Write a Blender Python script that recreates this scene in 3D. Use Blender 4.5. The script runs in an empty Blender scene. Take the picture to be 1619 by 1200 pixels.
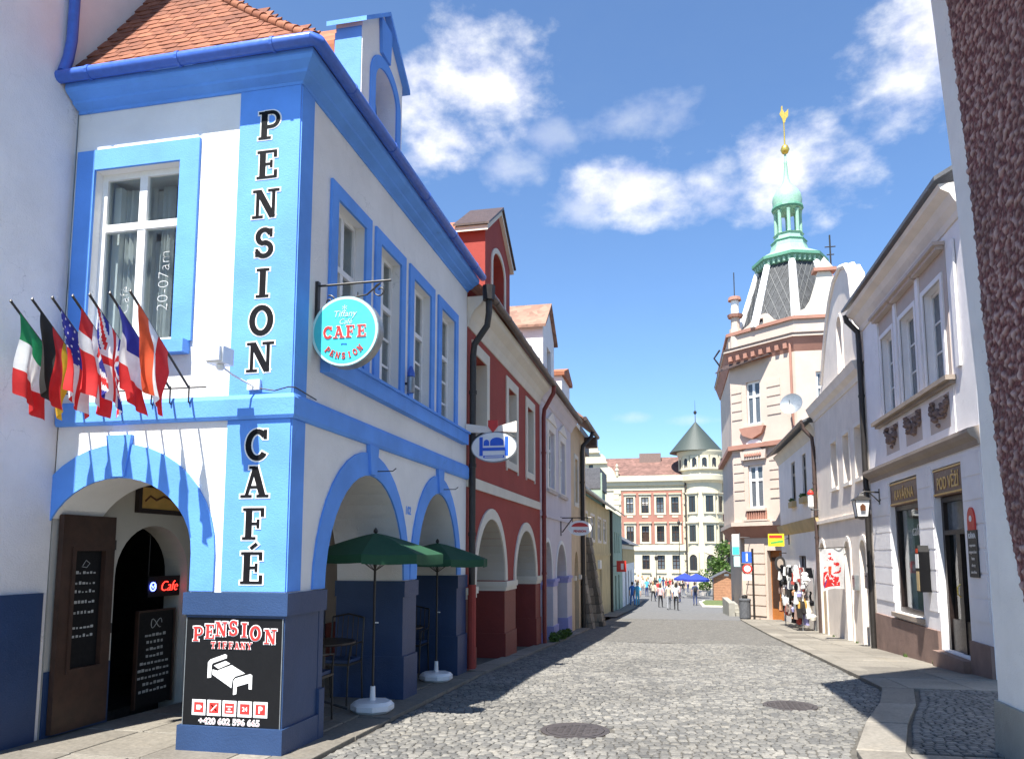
import bpy, bmesh, math, random
from mathutils import Vector, Matrix, noise
from mathutils.geometry import tessellate_polygon
random.seed(7)
R = math.radians
scene = bpy.context.scene
C = scene.collection
# ---------------------------------------------------------------- camera
EYE = 1.7
cam = bpy.data.cameras.new('camera')
cam.sensor_width = 36.0
cam.lens = 36.0 * 1200.0 / 1619.0
cam.shift_y = (741.0 - 600.0) / 1619.0
cam.clip_start = 0.05
cam.clip_end = 3000.0
camo = bpy.data.objects.new('camera', cam)
C.objects.link(camo)
camo.location = (0, 0, EYE)
camo.rotation_euler = (R(90 + 6.324), 0, R(12.017))
scene.camera = camo
# ---------------------------------------------------------------- light
SUN_EL, SUN_AZ = 60.5, 12.5          # degrees; azimuth to the left of straight behind the viewer
sunv = Vector((-math.sin(R(SUN_AZ)) * math.cos(R(SUN_EL)), -math.cos(R(SUN_AZ)) * math.cos(R(SUN_EL)), math.sin(R(SUN_EL))))
sl = bpy.data.lights.new('sun', 'SUN')
sl.energy = 5.0
sl.angle = R(0.53)
sl.color = (1.0, 0.955, 0.88)
so = bpy.data.objects.new('sun', sl)
C.objects.link(so)
so.rotation_euler = sunv.to_track_quat('Z', 'Y').to_euler()
so.location = (-10, -30, 60)
scene.view_settings.view_transform = 'Standard'
scene.view_settings.look = 'None'
scene.view_settings.gamma = 1.0
scene.view_settings.use_curve_mapping = False
scene.view_settings.exposure = 1.25
scene.render.engine = 'CYCLES'
scene.cycles.max_bounces = 6
scene.cycles.transparent_max_bounces = 12

def ray(u, v):
    """direction seen at a point of the picture (used to aim the clouds of the sky)"""
    d = Vector(((u - 810) / 1200.0, 1.0, (741 - v) / 1200.0))
    d = Matrix.Rotation(R(6.324), 3, 'X') @ d
    d = Matrix.Rotation(R(12.017), 3, 'Z') @ d
    return d.normalized()

def make_world():
    w = bpy.data.worlds.new('World')
    scene.world = w
    w.use_nodes = True
    nt = w.node_tree
    N, L = nt.nodes, nt.links
    N.clear()
    out = N.new('ShaderNodeOutputWorld')
    sky = N.new('ShaderNodeTexSky')
    sky.sky_type = 'NISHITA'
    sky.sun_disc = False
    sky.sun_elevation = R(SUN_EL)
    sky.sun_rotation = R(180 + SUN_AZ)
    sky.altitude = 400
    sky.air_density = 1.0
    sky.dust_density = 0.3
    sky.ozone_density = 2.0
    bg = N.new('ShaderNodeBackground')
    bg.inputs['Strength'].default_value = 0.079
    tint = N.new('ShaderNodeMix'); tint.data_type = 'RGBA'; tint.blend_type = 'MULTIPLY'; tint.inputs[0].default_value = 1.0
    tint.inputs[7].default_value = (.79, 1.03, 1.24, 1)          # white balance of a clear summer sky
    L.new(sky.outputs[0], tint.inputs[6]); L.new(tint.outputs[2], bg.inputs['Color'])
    tc = N.new('ShaderNodeTexCoord')
    def mth(op, a, b=None, clamp=False):
        m = N.new('ShaderNodeMath'); m.operation = op; m.use_clamp = clamp
        for i, x in enumerate((a, b)):
            if x is None: continue
            if isinstance(x, (int, float)): m.inputs[i].default_value = x
            else: L.new(x, m.inputs[i])
        return m.outputs[0]
    def dot(v):
        m = N.new('ShaderNodeVectorMath'); m.operation = 'DOT_PRODUCT'
        L.new(tc.outputs['Generated'], m.inputs[0]); m.inputs[1].default_value = v
        return m.outputs['Value']
    def nz(scale, detail, rough, off):
        mp = N.new('ShaderNodeMapping'); mp.inputs['Location'].default_value = (off, off * .7, 0)
        mp.inputs['Scale'].default_value = (1, 1, 1.6)
        L.new(tc.outputs['Generated'], mp.inputs[0])
        n = N.new('ShaderNodeTexNoise'); n.inputs['Scale'].default_value = scale
        n.inputs['Detail'].default_value = detail; n.inputs['Roughness'].default_value = rough
        L.new(mp.outputs[0], n.inputs['Vector'])
        return n.outputs[0]
    big = mth('SUBTRACT', nz(9, 3, .55, 1.3), .5)
    fine = mth('SUBTRACT', nz(26, 7, .62, 4.1), .5)
    wob = mth('ADD', mth('MULTIPLY', big, 2.6), mth('MULTIPLY', fine, 1.25))
    # centre in the picture, half width, half height (in picture points), softness weight
    clouds = [(750, 125, 130, 88, 1.0), (690, 210, 125, 85, 1.0), (800, 265, 70, 50, .4), (985, 195, 95, 35, .3), (1020, 305, 140, 62, .85), (1120, 285, 90, 55, .7), (1245, 262, 110, 72, .95),
              (930, 330, 70, 45, .5), (1430, 130, 90, 70, .9), (1470, 50, 75, 95, 1.0), (1110, 665, 60, 12, .35), (1000, 660, 40, 12, .3), (870, 215, 55, 35, .3)]
    dirs = [(ray(u, v), rx / 1200.0, ry / 1200.0, k) for u, v, rx, ry, k in clouds]
    rr = random.Random(5)
    for i in range(9):                      # the same fair-weather clouds all round
        a = rr.uniform(0.75, 2 * math.pi - 0.75); e = rr.uniform(R(10), R(60))
        d = Vector((math.sin(a) * math.cos(e), math.cos(a) * math.cos(e), math.sin(e)))
        dirs.append((d, rr.uniform(.08, .18), rr.uniform(.04, .08), rr.uniform(.5, 1)))
    total = None
    for d, rx, ry, k in dirs:
        rt = d.cross(Vector((0, 0, 1))).normalized(); up = rt.cross(d).normalized()
        a = mth('DIVIDE', dot(rt), rx); b = mth('DIVIDE', dot(up), ry)
        rad = mth('SQRT', mth('ADD', mth('MULTIPLY', a, a), mth('MULTIPLY', b, b)))
        val = mth('ADD', mth('SUBTRACT', 1.0, rad), wob)
        val = mth('MULTIPLY', val, mth('GREATER_THAN', dot(d), 0))
        mr = N.new('ShaderNodeMapRange'); mr.interpolation_type = 'SMOOTHSTEP'
        L.new(val, mr.inputs['Value']); mr.inputs['From Min'].default_value = -.12; mr.inputs['From Max'].default_value = 1.15
        mr.inputs['To Max'].default_value = k
        total = mr.outputs[0] if total is None else mth('MAXIMUM', total, mr.outputs[0])
    cb = N.new('ShaderNodeBackground')
    cr = N.new('ShaderNodeMapRange'); L.new(fine, cr.inputs['Value'])
    cr.inputs['From Min'].default_value = -.2; cr.inputs['From Max'].default_value = .2
    cr.inputs['To Min'].default_value = .80; cr.inputs['To Max'].default_value = 1.0
    cc = N.new('ShaderNodeCombineColor'); L.new(cr.outputs[0], cc.inputs[0]); L.new(cr.outputs[0], cc.inputs[1]); cc.inputs[2].default_value = .97
    L.new(cc.outputs[0], cb.inputs['Color']); cb.inputs['Strength'].default_value = 0.56
    mx = N.new('ShaderNodeMixShader')
    L.new(total, mx.inputs[0]); L.new(bg.outputs[0], mx.inputs[1]); L.new(cb.outputs[0], mx.inputs[2])
    L.new(mx.outputs[0], out.inputs['Surface'])
make_world()

# ---------------------------------------------------------------- ground profile (the street runs gently downhill)
GP = [(-200, .0), (5, 0), (6, 0), (8, -.05), (11.6, -.16), (18.5, -.52), (24, -.8), (40, -1.5), (52, -2.05), (70, -2.55), (110, -3.0), (2000, -3.0)]
def g(y):
    for (a, za), (b, zb) in zip(GP, GP[1:]):
        if y <= b: return za + (zb - za) * (y - a) / (b - a)
    return GP[-1][1]

# ---------------------------------------------------------------- materials
M = {}
def _mat(name):
    m = bpy.data.materials.new(name); m.use_nodes = True
    nt = m.node_tree; b = nt.nodes['Principled BSDF']
    M[name] = m
    return m, nt.nodes, nt.links, b
def mixc(N, L, fac, a, b):
    x = N.new('ShaderNodeMix'); x.data_type = 'RGBA'
    if isinstance(fac, (int, float)): x.inputs[0].default_value = fac
    else: L.new(fac, x.inputs[0])
    for i, c in ((6, a), (7, b)):
        if hasattr(c, 'links'): L.new(c, x.inputs[i])
        else: x.inputs[i].default_value = (*c[:3], 1)
    return x.outputs[2]
def noisen(N, L, scale, detail=4, rough=.55, vec=None, stretch=None):
    n = N.new('ShaderNodeTexNoise'); n.inputs['Scale'].default_value = scale; n.inputs['Detail'].default_value = detail; n.inputs['Roughness'].default_value = rough
    if vec is None: vec = N.new('ShaderNodeNewGeometry').outputs['Position']
    if stretch:
        mp = N.new('ShaderNodeMapping'); mp.inputs['Scale'].default_value = stretch; L.new(vec, mp.inputs[0]); vec = mp.outputs[0]
    L.new(vec, n.inputs['Vector'])
    return n.outputs[0]
def rng(N, L, v, a, b, c=0., d=1.):
    m = N.new('ShaderNodeMapRange'); L.new(v, m.inputs[0])
    for i, x in zip((1, 2, 3, 4), (a, b, c, d)): m.inputs[i].default_value = x
    return m.outputs[0]
def bump(N, L, b, h, strength, dist):
    bp = N.new('ShaderNodeBump'); bp.inputs['Strength'].default_value = strength; bp.inputs['Distance'].default_value = dist
    L.new(h, bp.inputs['Height']); L.new(bp.outputs[0], b.inputs['Normal'])
def sc(c, k): return tuple(min(1, x * k) for x in c)
def plaster(name, col, var=.12, rough=.85, stain=.25, bs=.35, scale=1.):
    m, N, L, b = _mat(name)
    n1 = rng(N, L, noisen(N, L, 1.6 * scale, 5, .6), .35, .7)
    c = mixc(N, L, n1, sc(col, 1 - var), sc(col, 1 + var * .5))
    n2 = rng(N, L, noisen(N, L, 3.0 * scale, 6, .7, stretch=(1, 1, .25)), .58, .78, 0, stain)   # rain streaks
    c = mixc(N, L, n2, c, tuple(x * .62 + .01 for x in col))
    n4 = rng(N, L, noisen(N, L, .55 * scale, 6, .75), .60, .66, 0, .12)                                      # repaired patches
    c = mixc(N, L, n4, c, tuple(min(1, x * 1.12 + .02) for x in col))
    vo = N.new('ShaderNodeTexVoronoi'); vo.feature = 'DISTANCE_TO_EDGE'; vo.inputs['Scale'].default_value = .9 * scale
    wv = N.new('ShaderNodeVectorMath'); wv.operation = 'ADD'
    nc = N.new('ShaderNodeTexNoise'); nc.inputs['Scale'].default_value = 3.5 * scale; nc.inputs['Detail'].default_value = 6
    gp_ = N.new('ShaderNodeNewGeometry').outputs['Position']; L.new(gp_, nc.inputs['Vector']); L.new(gp_, wv.inputs[0]); L.new(nc.outputs['Color'], wv.inputs[1]); L.new(wv.outputs[0], vo.inputs['Vector'])
    ck = N.new('ShaderNodeMath'); ck.operation = 'MULTIPLY'; L.new(rng(N, L, vo.outputs['Distance'], .0, .006, .45, 0), ck.inputs[0]); L.new(rng(N, L, noisen(N, L, .7 * scale, 3), .52, .6), ck.inputs[1])
    c = mixc(N, L, ck.outputs[0], c, tuple(x * .45 for x in col))
    L.new(c, b.inputs['Base Color']); b.inputs['Roughness'].default_value = rough
    h = N.new('ShaderNodeMath'); h.operation = 'ADD'
    L.new(noisen(N, L, 9 * scale, 4, .6), h.inputs[0]); L.new(noisen(N, L, 70 * scale, 3, .6), h.inputs[1])
    bump(N, L, b, h.outputs[0], bs, .012)
    return m
def paint(name, col, rough=.45, var=.1, metal=0., bs=.08, scale=12.):
    m, N, L, b = _mat(name)
    n1 = rng(N, L, noisen(N, L, scale, 5, .65), .3, .7)
    L.new(mixc(N, L, n1, sc(col, 1 - var), sc(col, 1 + var)), b.inputs['Base Color'])
    L.new(rng(N, L, noisen(N, L, scale * 2.3, 3), .3, .7, rough * .8, min(1, rough * 1.2)), b.inputs['Roughness'])
    b.inputs['Metallic'].default_value = metal
    bump(N, L, b, noisen(N, L, scale * 5, 3), bs, .004)
    return m
def cloth(name, col, trans=.35):
    m, N, L, b = _mat(name)
    n1 = rng(N, L, noisen(N, L, 14, 4), .3, .7)
    cc = mixc(N, L, n1, sc(col, .9), sc(col, 1.08))
    L.new(cc, b.inputs['Base Color']); b.inputs['Roughness'].default_value = .8
    tr = N.new('ShaderNodeBsdfTranslucent'); L.new(cc, tr.inputs['Color'])
    ms = N.new('ShaderNodeMixShader'); ms.inputs[0].default_value = trans
    L.new(b.outputs[0], ms.inputs[1]); L.new(tr.outputs[0], ms.inputs[2])
    L.new(ms.outputs[0], N['Material Output'].inputs['Surface'])
    return m
def tone_stone(name, c0, c1, c2, rough=.75, bs=.5, grain=45):
    """stones: every stone has its own tone, stored on its faces"""
    m, N, L, b = _mat(name)
    at = N.new('ShaderNodeAttribute'); at.attribute_name = 'tone'
    r = N.new('ShaderNodeValToRGB'); L.new(at.outputs['Fac'], r.inputs[0])
    r.color_ramp.elements[0].color = (*c0, 1); r.color_ramp.elements[1].color = (*c2, 1)
    e = r.color_ramp.elements.new(.5); e.color = (*c1, 1)
    n = rng(N, L, noisen(N, L, grain, 5, .7), .3, .7, .72, 1.22)
    n3 = rng(N, L, noisen(N, L, .8, 6, .65), .32, .7, .74, 1.2)
    mu = N.new('ShaderNodeMath'); mu.operation = 'MULTIPLY'; L.new(n, mu.inputs[0]); L.new(n3, mu.inputs[1])
    hs = N.new('ShaderNodeVectorMath'); hs.operation = 'SCALE'; L.new(r.outputs[0], hs.inputs[0]); L.new(mu.outputs[0], hs.inputs['Scale'])
    sd = rng(N, L, noisen(N, L, 1.7, 7, .75), .56, .72, 0, .5)                # sand and dust lying in patches
    sm = N.new('ShaderNodeVectorMath'); sm.operation = 'MULTIPLY'; L.new(hs.outputs[0], sm.inputs[0]); sm.inputs[1].default_value = (1.18, 1.08, .92)
    L.new(mixc(N, L, sd, hs.outputs[0], sm.outputs[0]), b.inputs['Base Color'])
    b.inputs['Roughness'].default_value = rough
    bump(N, L, b, noisen(N, L, grain * 1.5, 5, .7), bs, .006)
    return m
def glass(name, tint=(.62, .68, .70)):
    m, N, L, b = _mat(name)
    N.remove(b)
    t = N.new('ShaderNodeBsdfTransparent'); t.inputs[0].default_value = (*tint, 1)
    gl = N.new('ShaderNodeBsdfGlossy'); gl.inputs['Roughness'].default_value = .015
    fc = N.new('ShaderNodeLayerWeight'); fc.inputs['Blend'].default_value = .5
    pw = N.new('ShaderNodeMath'); pw.operation = 'POWER'; L.new(fc.outputs['Facing'], pw.inputs[0]); pw.inputs[1].default_value = 4.0
    lw = N.new('ShaderNodeMapRange'); L.new(pw.outputs[0], lw.inputs[0]); lw.inputs[3].default_value = .05; lw.inputs[4].default_value = .75
    bp = N.new('ShaderNodeBump'); bp.inputs['Strength'].default_value = .05; bp.inputs['Distance'].default_value = .01
    L.new(noisen(N, L, 3.5, 2), bp.inputs['Height']); L.new(bp.outputs[0], gl.inputs['Normal'])
    mx = N.new('ShaderNodeMixShader'); L.new(lw.outputs[0], mx.inputs[0]); L.new(t.outputs[0], mx.inputs[1]); L.new(gl.outputs[0], mx.inputs[2])
    L.new(mx.outputs[0], N['Material Output'].inputs['Surface'])
    return m
def emit(name, col, s):
    m, N, L, b = _mat(name)
    b.inputs['Base Color'].default_value = (*sc(col, .4), 1)
    b.inputs['Emission Color'].default_value = (*col, 1); b.inputs['Emission Strength'].default_value = s
    return m

plaster('white_wall', (.80, .80, .79), .07, stain=.20, bs=.55)
plaster('grey_white', (.83, .80, .775), .08, stain=.25, bs=.5)
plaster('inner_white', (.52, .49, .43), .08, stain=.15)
plaster('blue', (.12, .335, .86), .14, rough=.75, stain=.22, bs=.28)
plaster('navy', (.021, .052, .135), .15, rough=.5, stain=.2, bs=.3)
plaster('red_wall', (.33, .050, .037), .12, stain=.25)
plaster('red_dark', (.20, .028, .022), .15, stain=.25, rough=.6)
plaster('cream', (.72, .67, .57), .08, stain=.22)
plaster('lilac', (.64, .59, .63), .08, stain=.25)
plaster('lilac_deep', (.36, .35, .64), .12, stain=.2)
plaster('tan', (.66, .50, .32), .12, stain=.3)
plaster('yellow', (.66, .55, .30), .14, stain=.35)
plaster('green', (.33, .44, .34), .14, stain=.3)
plaster('palace', (.60, .545, .40), .07, stain=.15, scale=.4)
plaster('palace_red', (.37, .17, .125), .15, stain=.15, scale=.5)
plaster('pink', (.58, .475, .395), .08, stain=.18, scale=.6)
plaster('pink_deep', (.40, .20, .145), .15, stain=.2, scale=.6)
plaster('low_white', (.86, .81, .76), .07, stain=.2)
plaster('greige', (.82, .73, .635), .10, stain=.25)
plaster('greige_light', (.84, .77, .68), .10, stain=.25)
plaster('shop_wall', (.88, .86, .86), .07, stain=.2)
plaster('mauve', (.56, .475, .42), .08, stain=.2)
plaster('taupe', (.34, .28, .23), .15, stain=.3)
plaster('brown_plinth', (.25, .165, .135), .25, stain=.35, bs=.6)
plaster('ochre', (.52, .39, .20), .15, stain=.25)
plaster('old_plaster', (.88, .855, .81), .08, stain=.35, bs=.6)
plaster('concrete', (.34, .33, .29), .2, stain=.3, bs=.8)
paint('blue_metal', (.05, .13, .50), .35, .12)
paint('black_metal', (.025, .022, .02), .45, .25)
paint('brown_metal', (.075, .05, .042), .45, .3)
paint('red_metal', (.20, .03, .025), .45, .2)
paint('zinc', (.30, .32, .33), .4, .2, .6)
paint('slate', (.10, .105, .115), .6, .3)
paint('copper_green', (.27, .46, .35), .6, .18)
paint('copper_mid', (.10, .28, .19), .6, .2)
paint('cone_green', (.045, .06, .052), .55, .25)
paint('gold', (.72, .50, .10), .3, .1, .7)
paint('white_paint', (.80, .80, .78), .4, .05)
paint('wood_brown', (.045, .021, .013), .45, .35, scale=6)
paint('wood_orange', (.33, .12, .03), .45, .25, scale=5)
paint('wood_kiosk', (.38, .19, .10), .7, .22, scale=5)
paint('wood_dark', (.022, .014, .012), .4, .3)
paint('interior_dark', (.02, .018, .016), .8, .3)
paint('interior', (.42, .40, .36), .9, .15)
paint('curtain', (.62, .62, .60), .9, .1)
paint('plastic_white', (.78, .79, .80), .35, .04)
paint('sign_black', (.006, .006, .007), .5, .1)
M['sign_black'].node_tree.nodes['Principled BSDF'].inputs['Specular IOR Level'].default_value = .25
paint('ink_black', (.006, .006, .008), .7, .2)
M['ink_black'].node_tree.nodes['Principled BSDF'].inputs['Specular IOR Level'].default_value = .15
paint('letter_white', (.82, .82, .80), .5, .04)
paint('letter_red', (.55, .035, .03), .4, .06)
paint('letter_gold', (.62, .38, .10), .4, .15)
paint('chalk', (.42, .42, .40), .9, .2)
paint('sign_brown', (.12, .045, .02), .4, .3)
paint('aqua', (.07, .56, .60), .35, .04)
paint('aqua_pale', (.50, .80, .78), .35, .04)
paint('sign_blue', (.03, .12, .62), .35, .06)
paint('sign_yellow', (.80, .62, .03), .4, .08)
paint('sign_red', (.60, .04, .03), .4, .08)
paint('sign_green', (.10, .40, .09), .4, .08)
paint('plaque_dark', (.03, .028, .028), .45, .2)
paint('stucco_dark', (.20, .14, .12), .85, .3, bs=.4)
paint('terracotta', (.50, .17, .07), .75, .2)
paint('skin', (.52, .31, .22), .6, .06)
paint('rust', (.055, .047, .045), .6, .3)
glass('glass', (.80, .84, .85)); glass('glass_dark', (.35, .37, .38))
paint('pane_dark', (.028, .032, .038), .07, .2, bs=.0)
paint('pane_grey', (.10, .12, .14), .08, .2, bs=.0)
paint('pane_brown', (.06, .04, .03), .1, .3, bs=.0)
cloth('canopy_green', (.013, .072, .032), .12)
cloth('canopy_blue', (.03, .06, .42), .25)
for k, c in dict(flag_green=(.02, .27, .10), flag_white=(.80, .80, .78), flag_red=(.68, .03, .03), flag_orange=(.75, .10, .03), flag_blue=(.035, .04, .30), flag_black=(.03, .028, .025), flag_gold=(.72, .42, .03)).items(): cloth(k, c, .4)
tone_stone('sett', (.098, .097, .092), (.152, .147, .134), (.225, .214, .188))
tone_stone('flagstone', (.155, .141, .118), (.205, .187, .155), (.255, .233, .195), grain=25)
tone_stone('rubble', (.10, .085, .065), (.20, .165, .125), (.33, .28, .215), grain=30)
tone_stone('clay_tile', (.17, .052, .024), (.235, .075, .033), (.30, .11, .052), rough=.8, grain=30)
def joint_mat(name, col):
    m, N, L, b = _mat(name)
    n1 = rng(N, L, noisen(N, L, 6, 6, .7), .3, .7)
    L.new(mixc(N, L, n1, sc(col, .7), sc(col, 1.3)), b.inputs['Base Color']); b.inputs['Roughness'].default_value = .95
    bump(N, L, b, noisen(N, L, 60, 4, .7), .6, .01)
joint_mat('joint', (.095, .088, .075)); joint_mat('earth', (.15, .135, .105)); joint_mat('asphalt', (.13, .13, .13))
def far_setts():
    m, N, L, b = _mat('far_setts')
    geo = N.new('ShaderNodeNewGeometry').outputs['Position']
    v = N.new('ShaderNodeTexVoronoi'); v.inputs['Scale'].default_value = 12.5; L.new(geo, v.inputs['Vector'])
    sp = N.new('ShaderNodeSeparateColor'); L.new(v.outputs['Color'], sp.inputs[0])
    c = mixc(N, L, sp.outputs[0], (.09, .088, .082), (.20, .19, .168))
    v2 = N.new('ShaderNodeTexVoronoi'); v2.feature = 'DISTANCE_TO_EDGE'; v2.inputs['Scale'].default_value = 12.5; L.new(geo, v2.inputs['Vector'])
    e = rng(N, L, v2.outputs['Distance'], .02, .10)
    c = mixc(N, L, e, (.095, .09, .08), c)
    L.new(c, b.inputs['Base Color']); b.inputs['Roughness'].default_value = .8
    bump(N, L, b, e, .6, .02)
far_setts()
def tile_sheet(name, col, s=5.5):
    m, N, L, b = _mat(name)
    v = N.new('ShaderNodeTexVoronoi'); v.inputs['Scale'].default_value = s; L.new(N.new('ShaderNodeNewGeometry').outputs['Position'], v.inputs['Vector'])
    sp = N.new('ShaderNodeSeparateColor'); L.new(v.outputs['Color'], sp.inputs[0])
    c = mixc(N, L, sp.outputs[0], sc(col, .7), sc(col, 1.25))
    L.new(mixc(N, L, rng(N, L, noisen(N, L, .8, 5), .4, .7, 0, .5), c, sc(col, .5)), b.inputs['Base Color']); b.inputs['Roughness'].default_value = .85
    bump(N, L, b, v.outputs['Distance'], .5, .03)
tile_sheet('roof_red', (.40, .15, .075)); tile_sheet('roof_old', (.30, .17, .12)); tile_sheet('roof_far', (.185, .10, .08), 2.5); tile_sheet('roof_slate', (.17, .18, .19), 2.0)
def leaf_mat(name, a, b_):
    m, N, L, b = _mat(name)
    at = N.new('ShaderNodeAttribute'); at.attribute_name = 'tone'
    c = mixc(N, L, at.outputs['Fac'], a, b_)
    L.new(c, b.inputs['Base Color']); b.inputs['Roughness'].default_value = .55
    tr = N.new('ShaderNodeBsdfTranslucent'); L.new(c, tr.inputs[0])
    ms = N.new('ShaderNodeMixShader'); ms.inputs[0].default_value = .3
    L.new(b.outputs[0], ms.inputs[1]); L.new(tr.outputs[0], ms.inputs[2]); L.new(ms.outputs[0], N['Material Output'].inputs['Surface'])
leaf_mat('leaf', (.03, .075, .012), (.12, .21, .035))

# ---------------------------------------------------------------- scene helpers
def wloc(o):
    v = Vector((0, 0, 0))
    while o is not None:
        v += o.location; o = o.parent
    return v
def tag(o, label=None, cat=None, group=None, kind=None):
    for k, x in (('label', label), ('category', cat), ('group', group), ('kind', kind)):
        if x: o[k] = x
    return o
def thing(name, label, cat, loc=(0, 0, 0), group=None, rz=0):
    o = bpy.data.objects.new(name, None); C.objects.link(o)
    o.location = loc; o.rotation_euler = (0, 0, rz); o.empty_display_size = .2
    return tag(o, label, cat, group)
def copy_tree(o, parent=None):
    c = o.copy(); C.objects.link(c); c.parent = parent
    for ch in list(o.children): copy_tree(ch, c)
    return c
class Fr:
    """a vertical plane: s runs along it, z up, d outwards"""
    def __init__(s, o, u, n): s.o = Vector((*o, 0)); s.u = Vector((*u, 0)).normalized(); s.n = Vector((*n, 0)).normalized()
    def P(f, s, z, d=0): return f.o + f.u * s + f.n * d + Vector((0, 0, z))
class MB:
    def __init__(s): s.v = []; s.f = []; s.t = []; s.tone = 0.5
    def add(s, vs, fs):
        b = len(s.v); s.v += [Vector(x) for x in vs]
        for f in fs: s.f.append([b + i for i in f]); s.t.append(s.tone)
        return s
    def hexa(s, p): return s.add(p, [(0, 3, 2, 1), (4, 5, 6, 7), (0, 1, 5, 4), (1, 2, 6, 5), (2, 3, 7, 6), (3, 0, 4, 7)])
    def abox(s, x0, x1, y0, y1, z0, z1):
        return s.hexa([(x0, y0, z0), (x1, y0, z0), (x1, y1, z0), (x0, y1, z0), (x0, y0, z1), (x1, y0, z1), (x1, y1, z1), (x0, y1, z1)])
    def box(s, fr, s0, s1, z0, z1, d0, d1):
        P = fr.P
        return s.hexa([P(s0, z0, d0), P(s1, z0, d0), P(s1, z0, d1), P(s0, z0, d1), P(s0, z1, d0), P(s1, z1, d0), P(s1, z1, d1), P(s0, z1, d1)])
    def poly(s, fr, outer, holes, d0, d1):
        loops = [outer] + list(holes)
        flat = [p for l in loops for p in l]
        tri = tessellate_polygon([[Vector((p[0], p[1], 0)) for p in l] for l in loops])
        n = len(flat)
        vs = [fr.P(p[0], p[1], d1) for p in flat] + [fr.P(p[0], p[1], d0) for p in flat]
        fs = [tuple(t) for t in tri] + [tuple(n + i for i in reversed(t)) for t in tri]
        b = 0
        for l in loops:
            k = len(l)
            for i in range(k): j = (i + 1) % k; fs.append((b + i, b + j, n + b + j, n + b + i))
            b += k
        return s.add(vs, fs)
    def tube(s, pts, r, n=8, cap=True):
        pts = [Vector(p) for p in pts]; rs = r if isinstance(r, (list, tuple)) else [r] * len(pts)
        rings = []
        t0 = (pts[1] - pts[0]).normalized()
        a = t0.cross(Vector((0, 0, 1)))
        if a.length < 1e-3: a = Vector((1, 0, 0))
        a.normalize()
        for i, p in enumerate(pts):
            t = (pts[min(i + 1, len(pts) - 1)] - pts[max(i - 1, 0)]).normalized()
            a = (a - t * a.dot(t)).normalized(); b = t.cross(a)
            rings.append([p + (a * math.cos(2 * math.pi * k / n) + b * math.sin(2 * math.pi * k / n)) * rs[i] for k in range(n)])
        vs = [v for ring in rings for v in ring]; fs = []
        for i in range(len(rings) - 1):
            for k in range(n): q = (k + 1) % n; fs.append((i * n + k, i * n + q, (i + 1) * n + q, (i + 1) * n + k))
        if cap: fs += [tuple(range(n - 1, -1, -1)), tuple((len(rings) - 1) * n + k for k in range(n))]
        return s.add(vs, fs)
    def lathe(s, cx, cy, prof, n=16, rot=0., sx=1., sy=1.):
        vs = []; fs = []
        for r, z in prof:
            for k in range(n):
                a = 2 * math.pi * k / n + rot; vs.append((cx + r * math.cos(a) * sx, cy + r * math.sin(a) * sy, z))
        m = len(prof)
        for i in range(m - 1):
            for k in range(n): q = (k + 1) % n; fs.append((i * n + k, i * n + q, (i + 1) * n + q, (i + 1) * n + k))
        fs += [tuple(range(n - 1, -1, -1)), tuple((m - 1) * n + k for k in range(n))]
        return s.add(vs, fs)
    def mesh(s, name, off=Vector((0, 0, 0)), smooth=False, recalc=True):
        me = bpy.data.meshes.new(name)
        me.from_pydata([v - off for v in s.v], [], s.f)
        at = me.attributes.new('tone', 'FLOAT', 'FACE'); at.data.foreach_set('value', s.t)
        if recalc:
            bm = bmesh.new(); bm.from_mesh(me); bmesh.ops.recalc_face_normals(bm, faces=bm.faces); bm.to_mesh(me); bm.free()
        if smooth:
            for p in me.polygons: p.use_smooth = True
            try: me.set_sharp_from_angle(angle=R(40))
            except Exception: pass
        return me
    def build(s, name, mat, parent=None, smooth=False, recalc=True):
        if parent is None:
            xs = [v.x for v in s.v]; ys = [v.y for v in s.v]; zs = [v.z for v in s.v]
            off = Vector(((min(xs) + max(xs)) / 2, (min(ys) + max(ys)) / 2, min(zs)))
        else: off = wloc(parent)
        me = s.mesh(name, off, smooth, recalc)
        me.materials.append(M[mat] if isinstance(mat, str) else mat)
        o = bpy.data.objects.new(name, me); C.objects.link(o)
        if parent is None: o.location = off
        else: o.parent = parent
        return o
def struct(mb, name, mat, kind='structure', **k): return tag(mb.build(name, mat, **k), kind=kind)
def arc(cx, cz, rx, rz, a0, a1, n=16): return [(cx + rx * math.cos(R(a0 + (a1 - a0) * i / n)), cz + rz * math.sin(R(a0 + (a1 - a0) * i / n))) for i in range(n + 1)]
def archhole(s0, s1, zb, zs, zc, n=18):
    """arched opening: outline from the foot at s1 over the crown to the foot at s0"""
    c = (s0 + s1) / 2; a = arc(c, zs, (s1 - s0) / 2, zc - zs, 0, 180, n)
    return [(s1, zb)] + a + [(s0, zb)]
def rect(s0, s1, z0, z1): return [(s0, z0), (s1, z0), (s1, z1), (s0, z1)]
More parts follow.
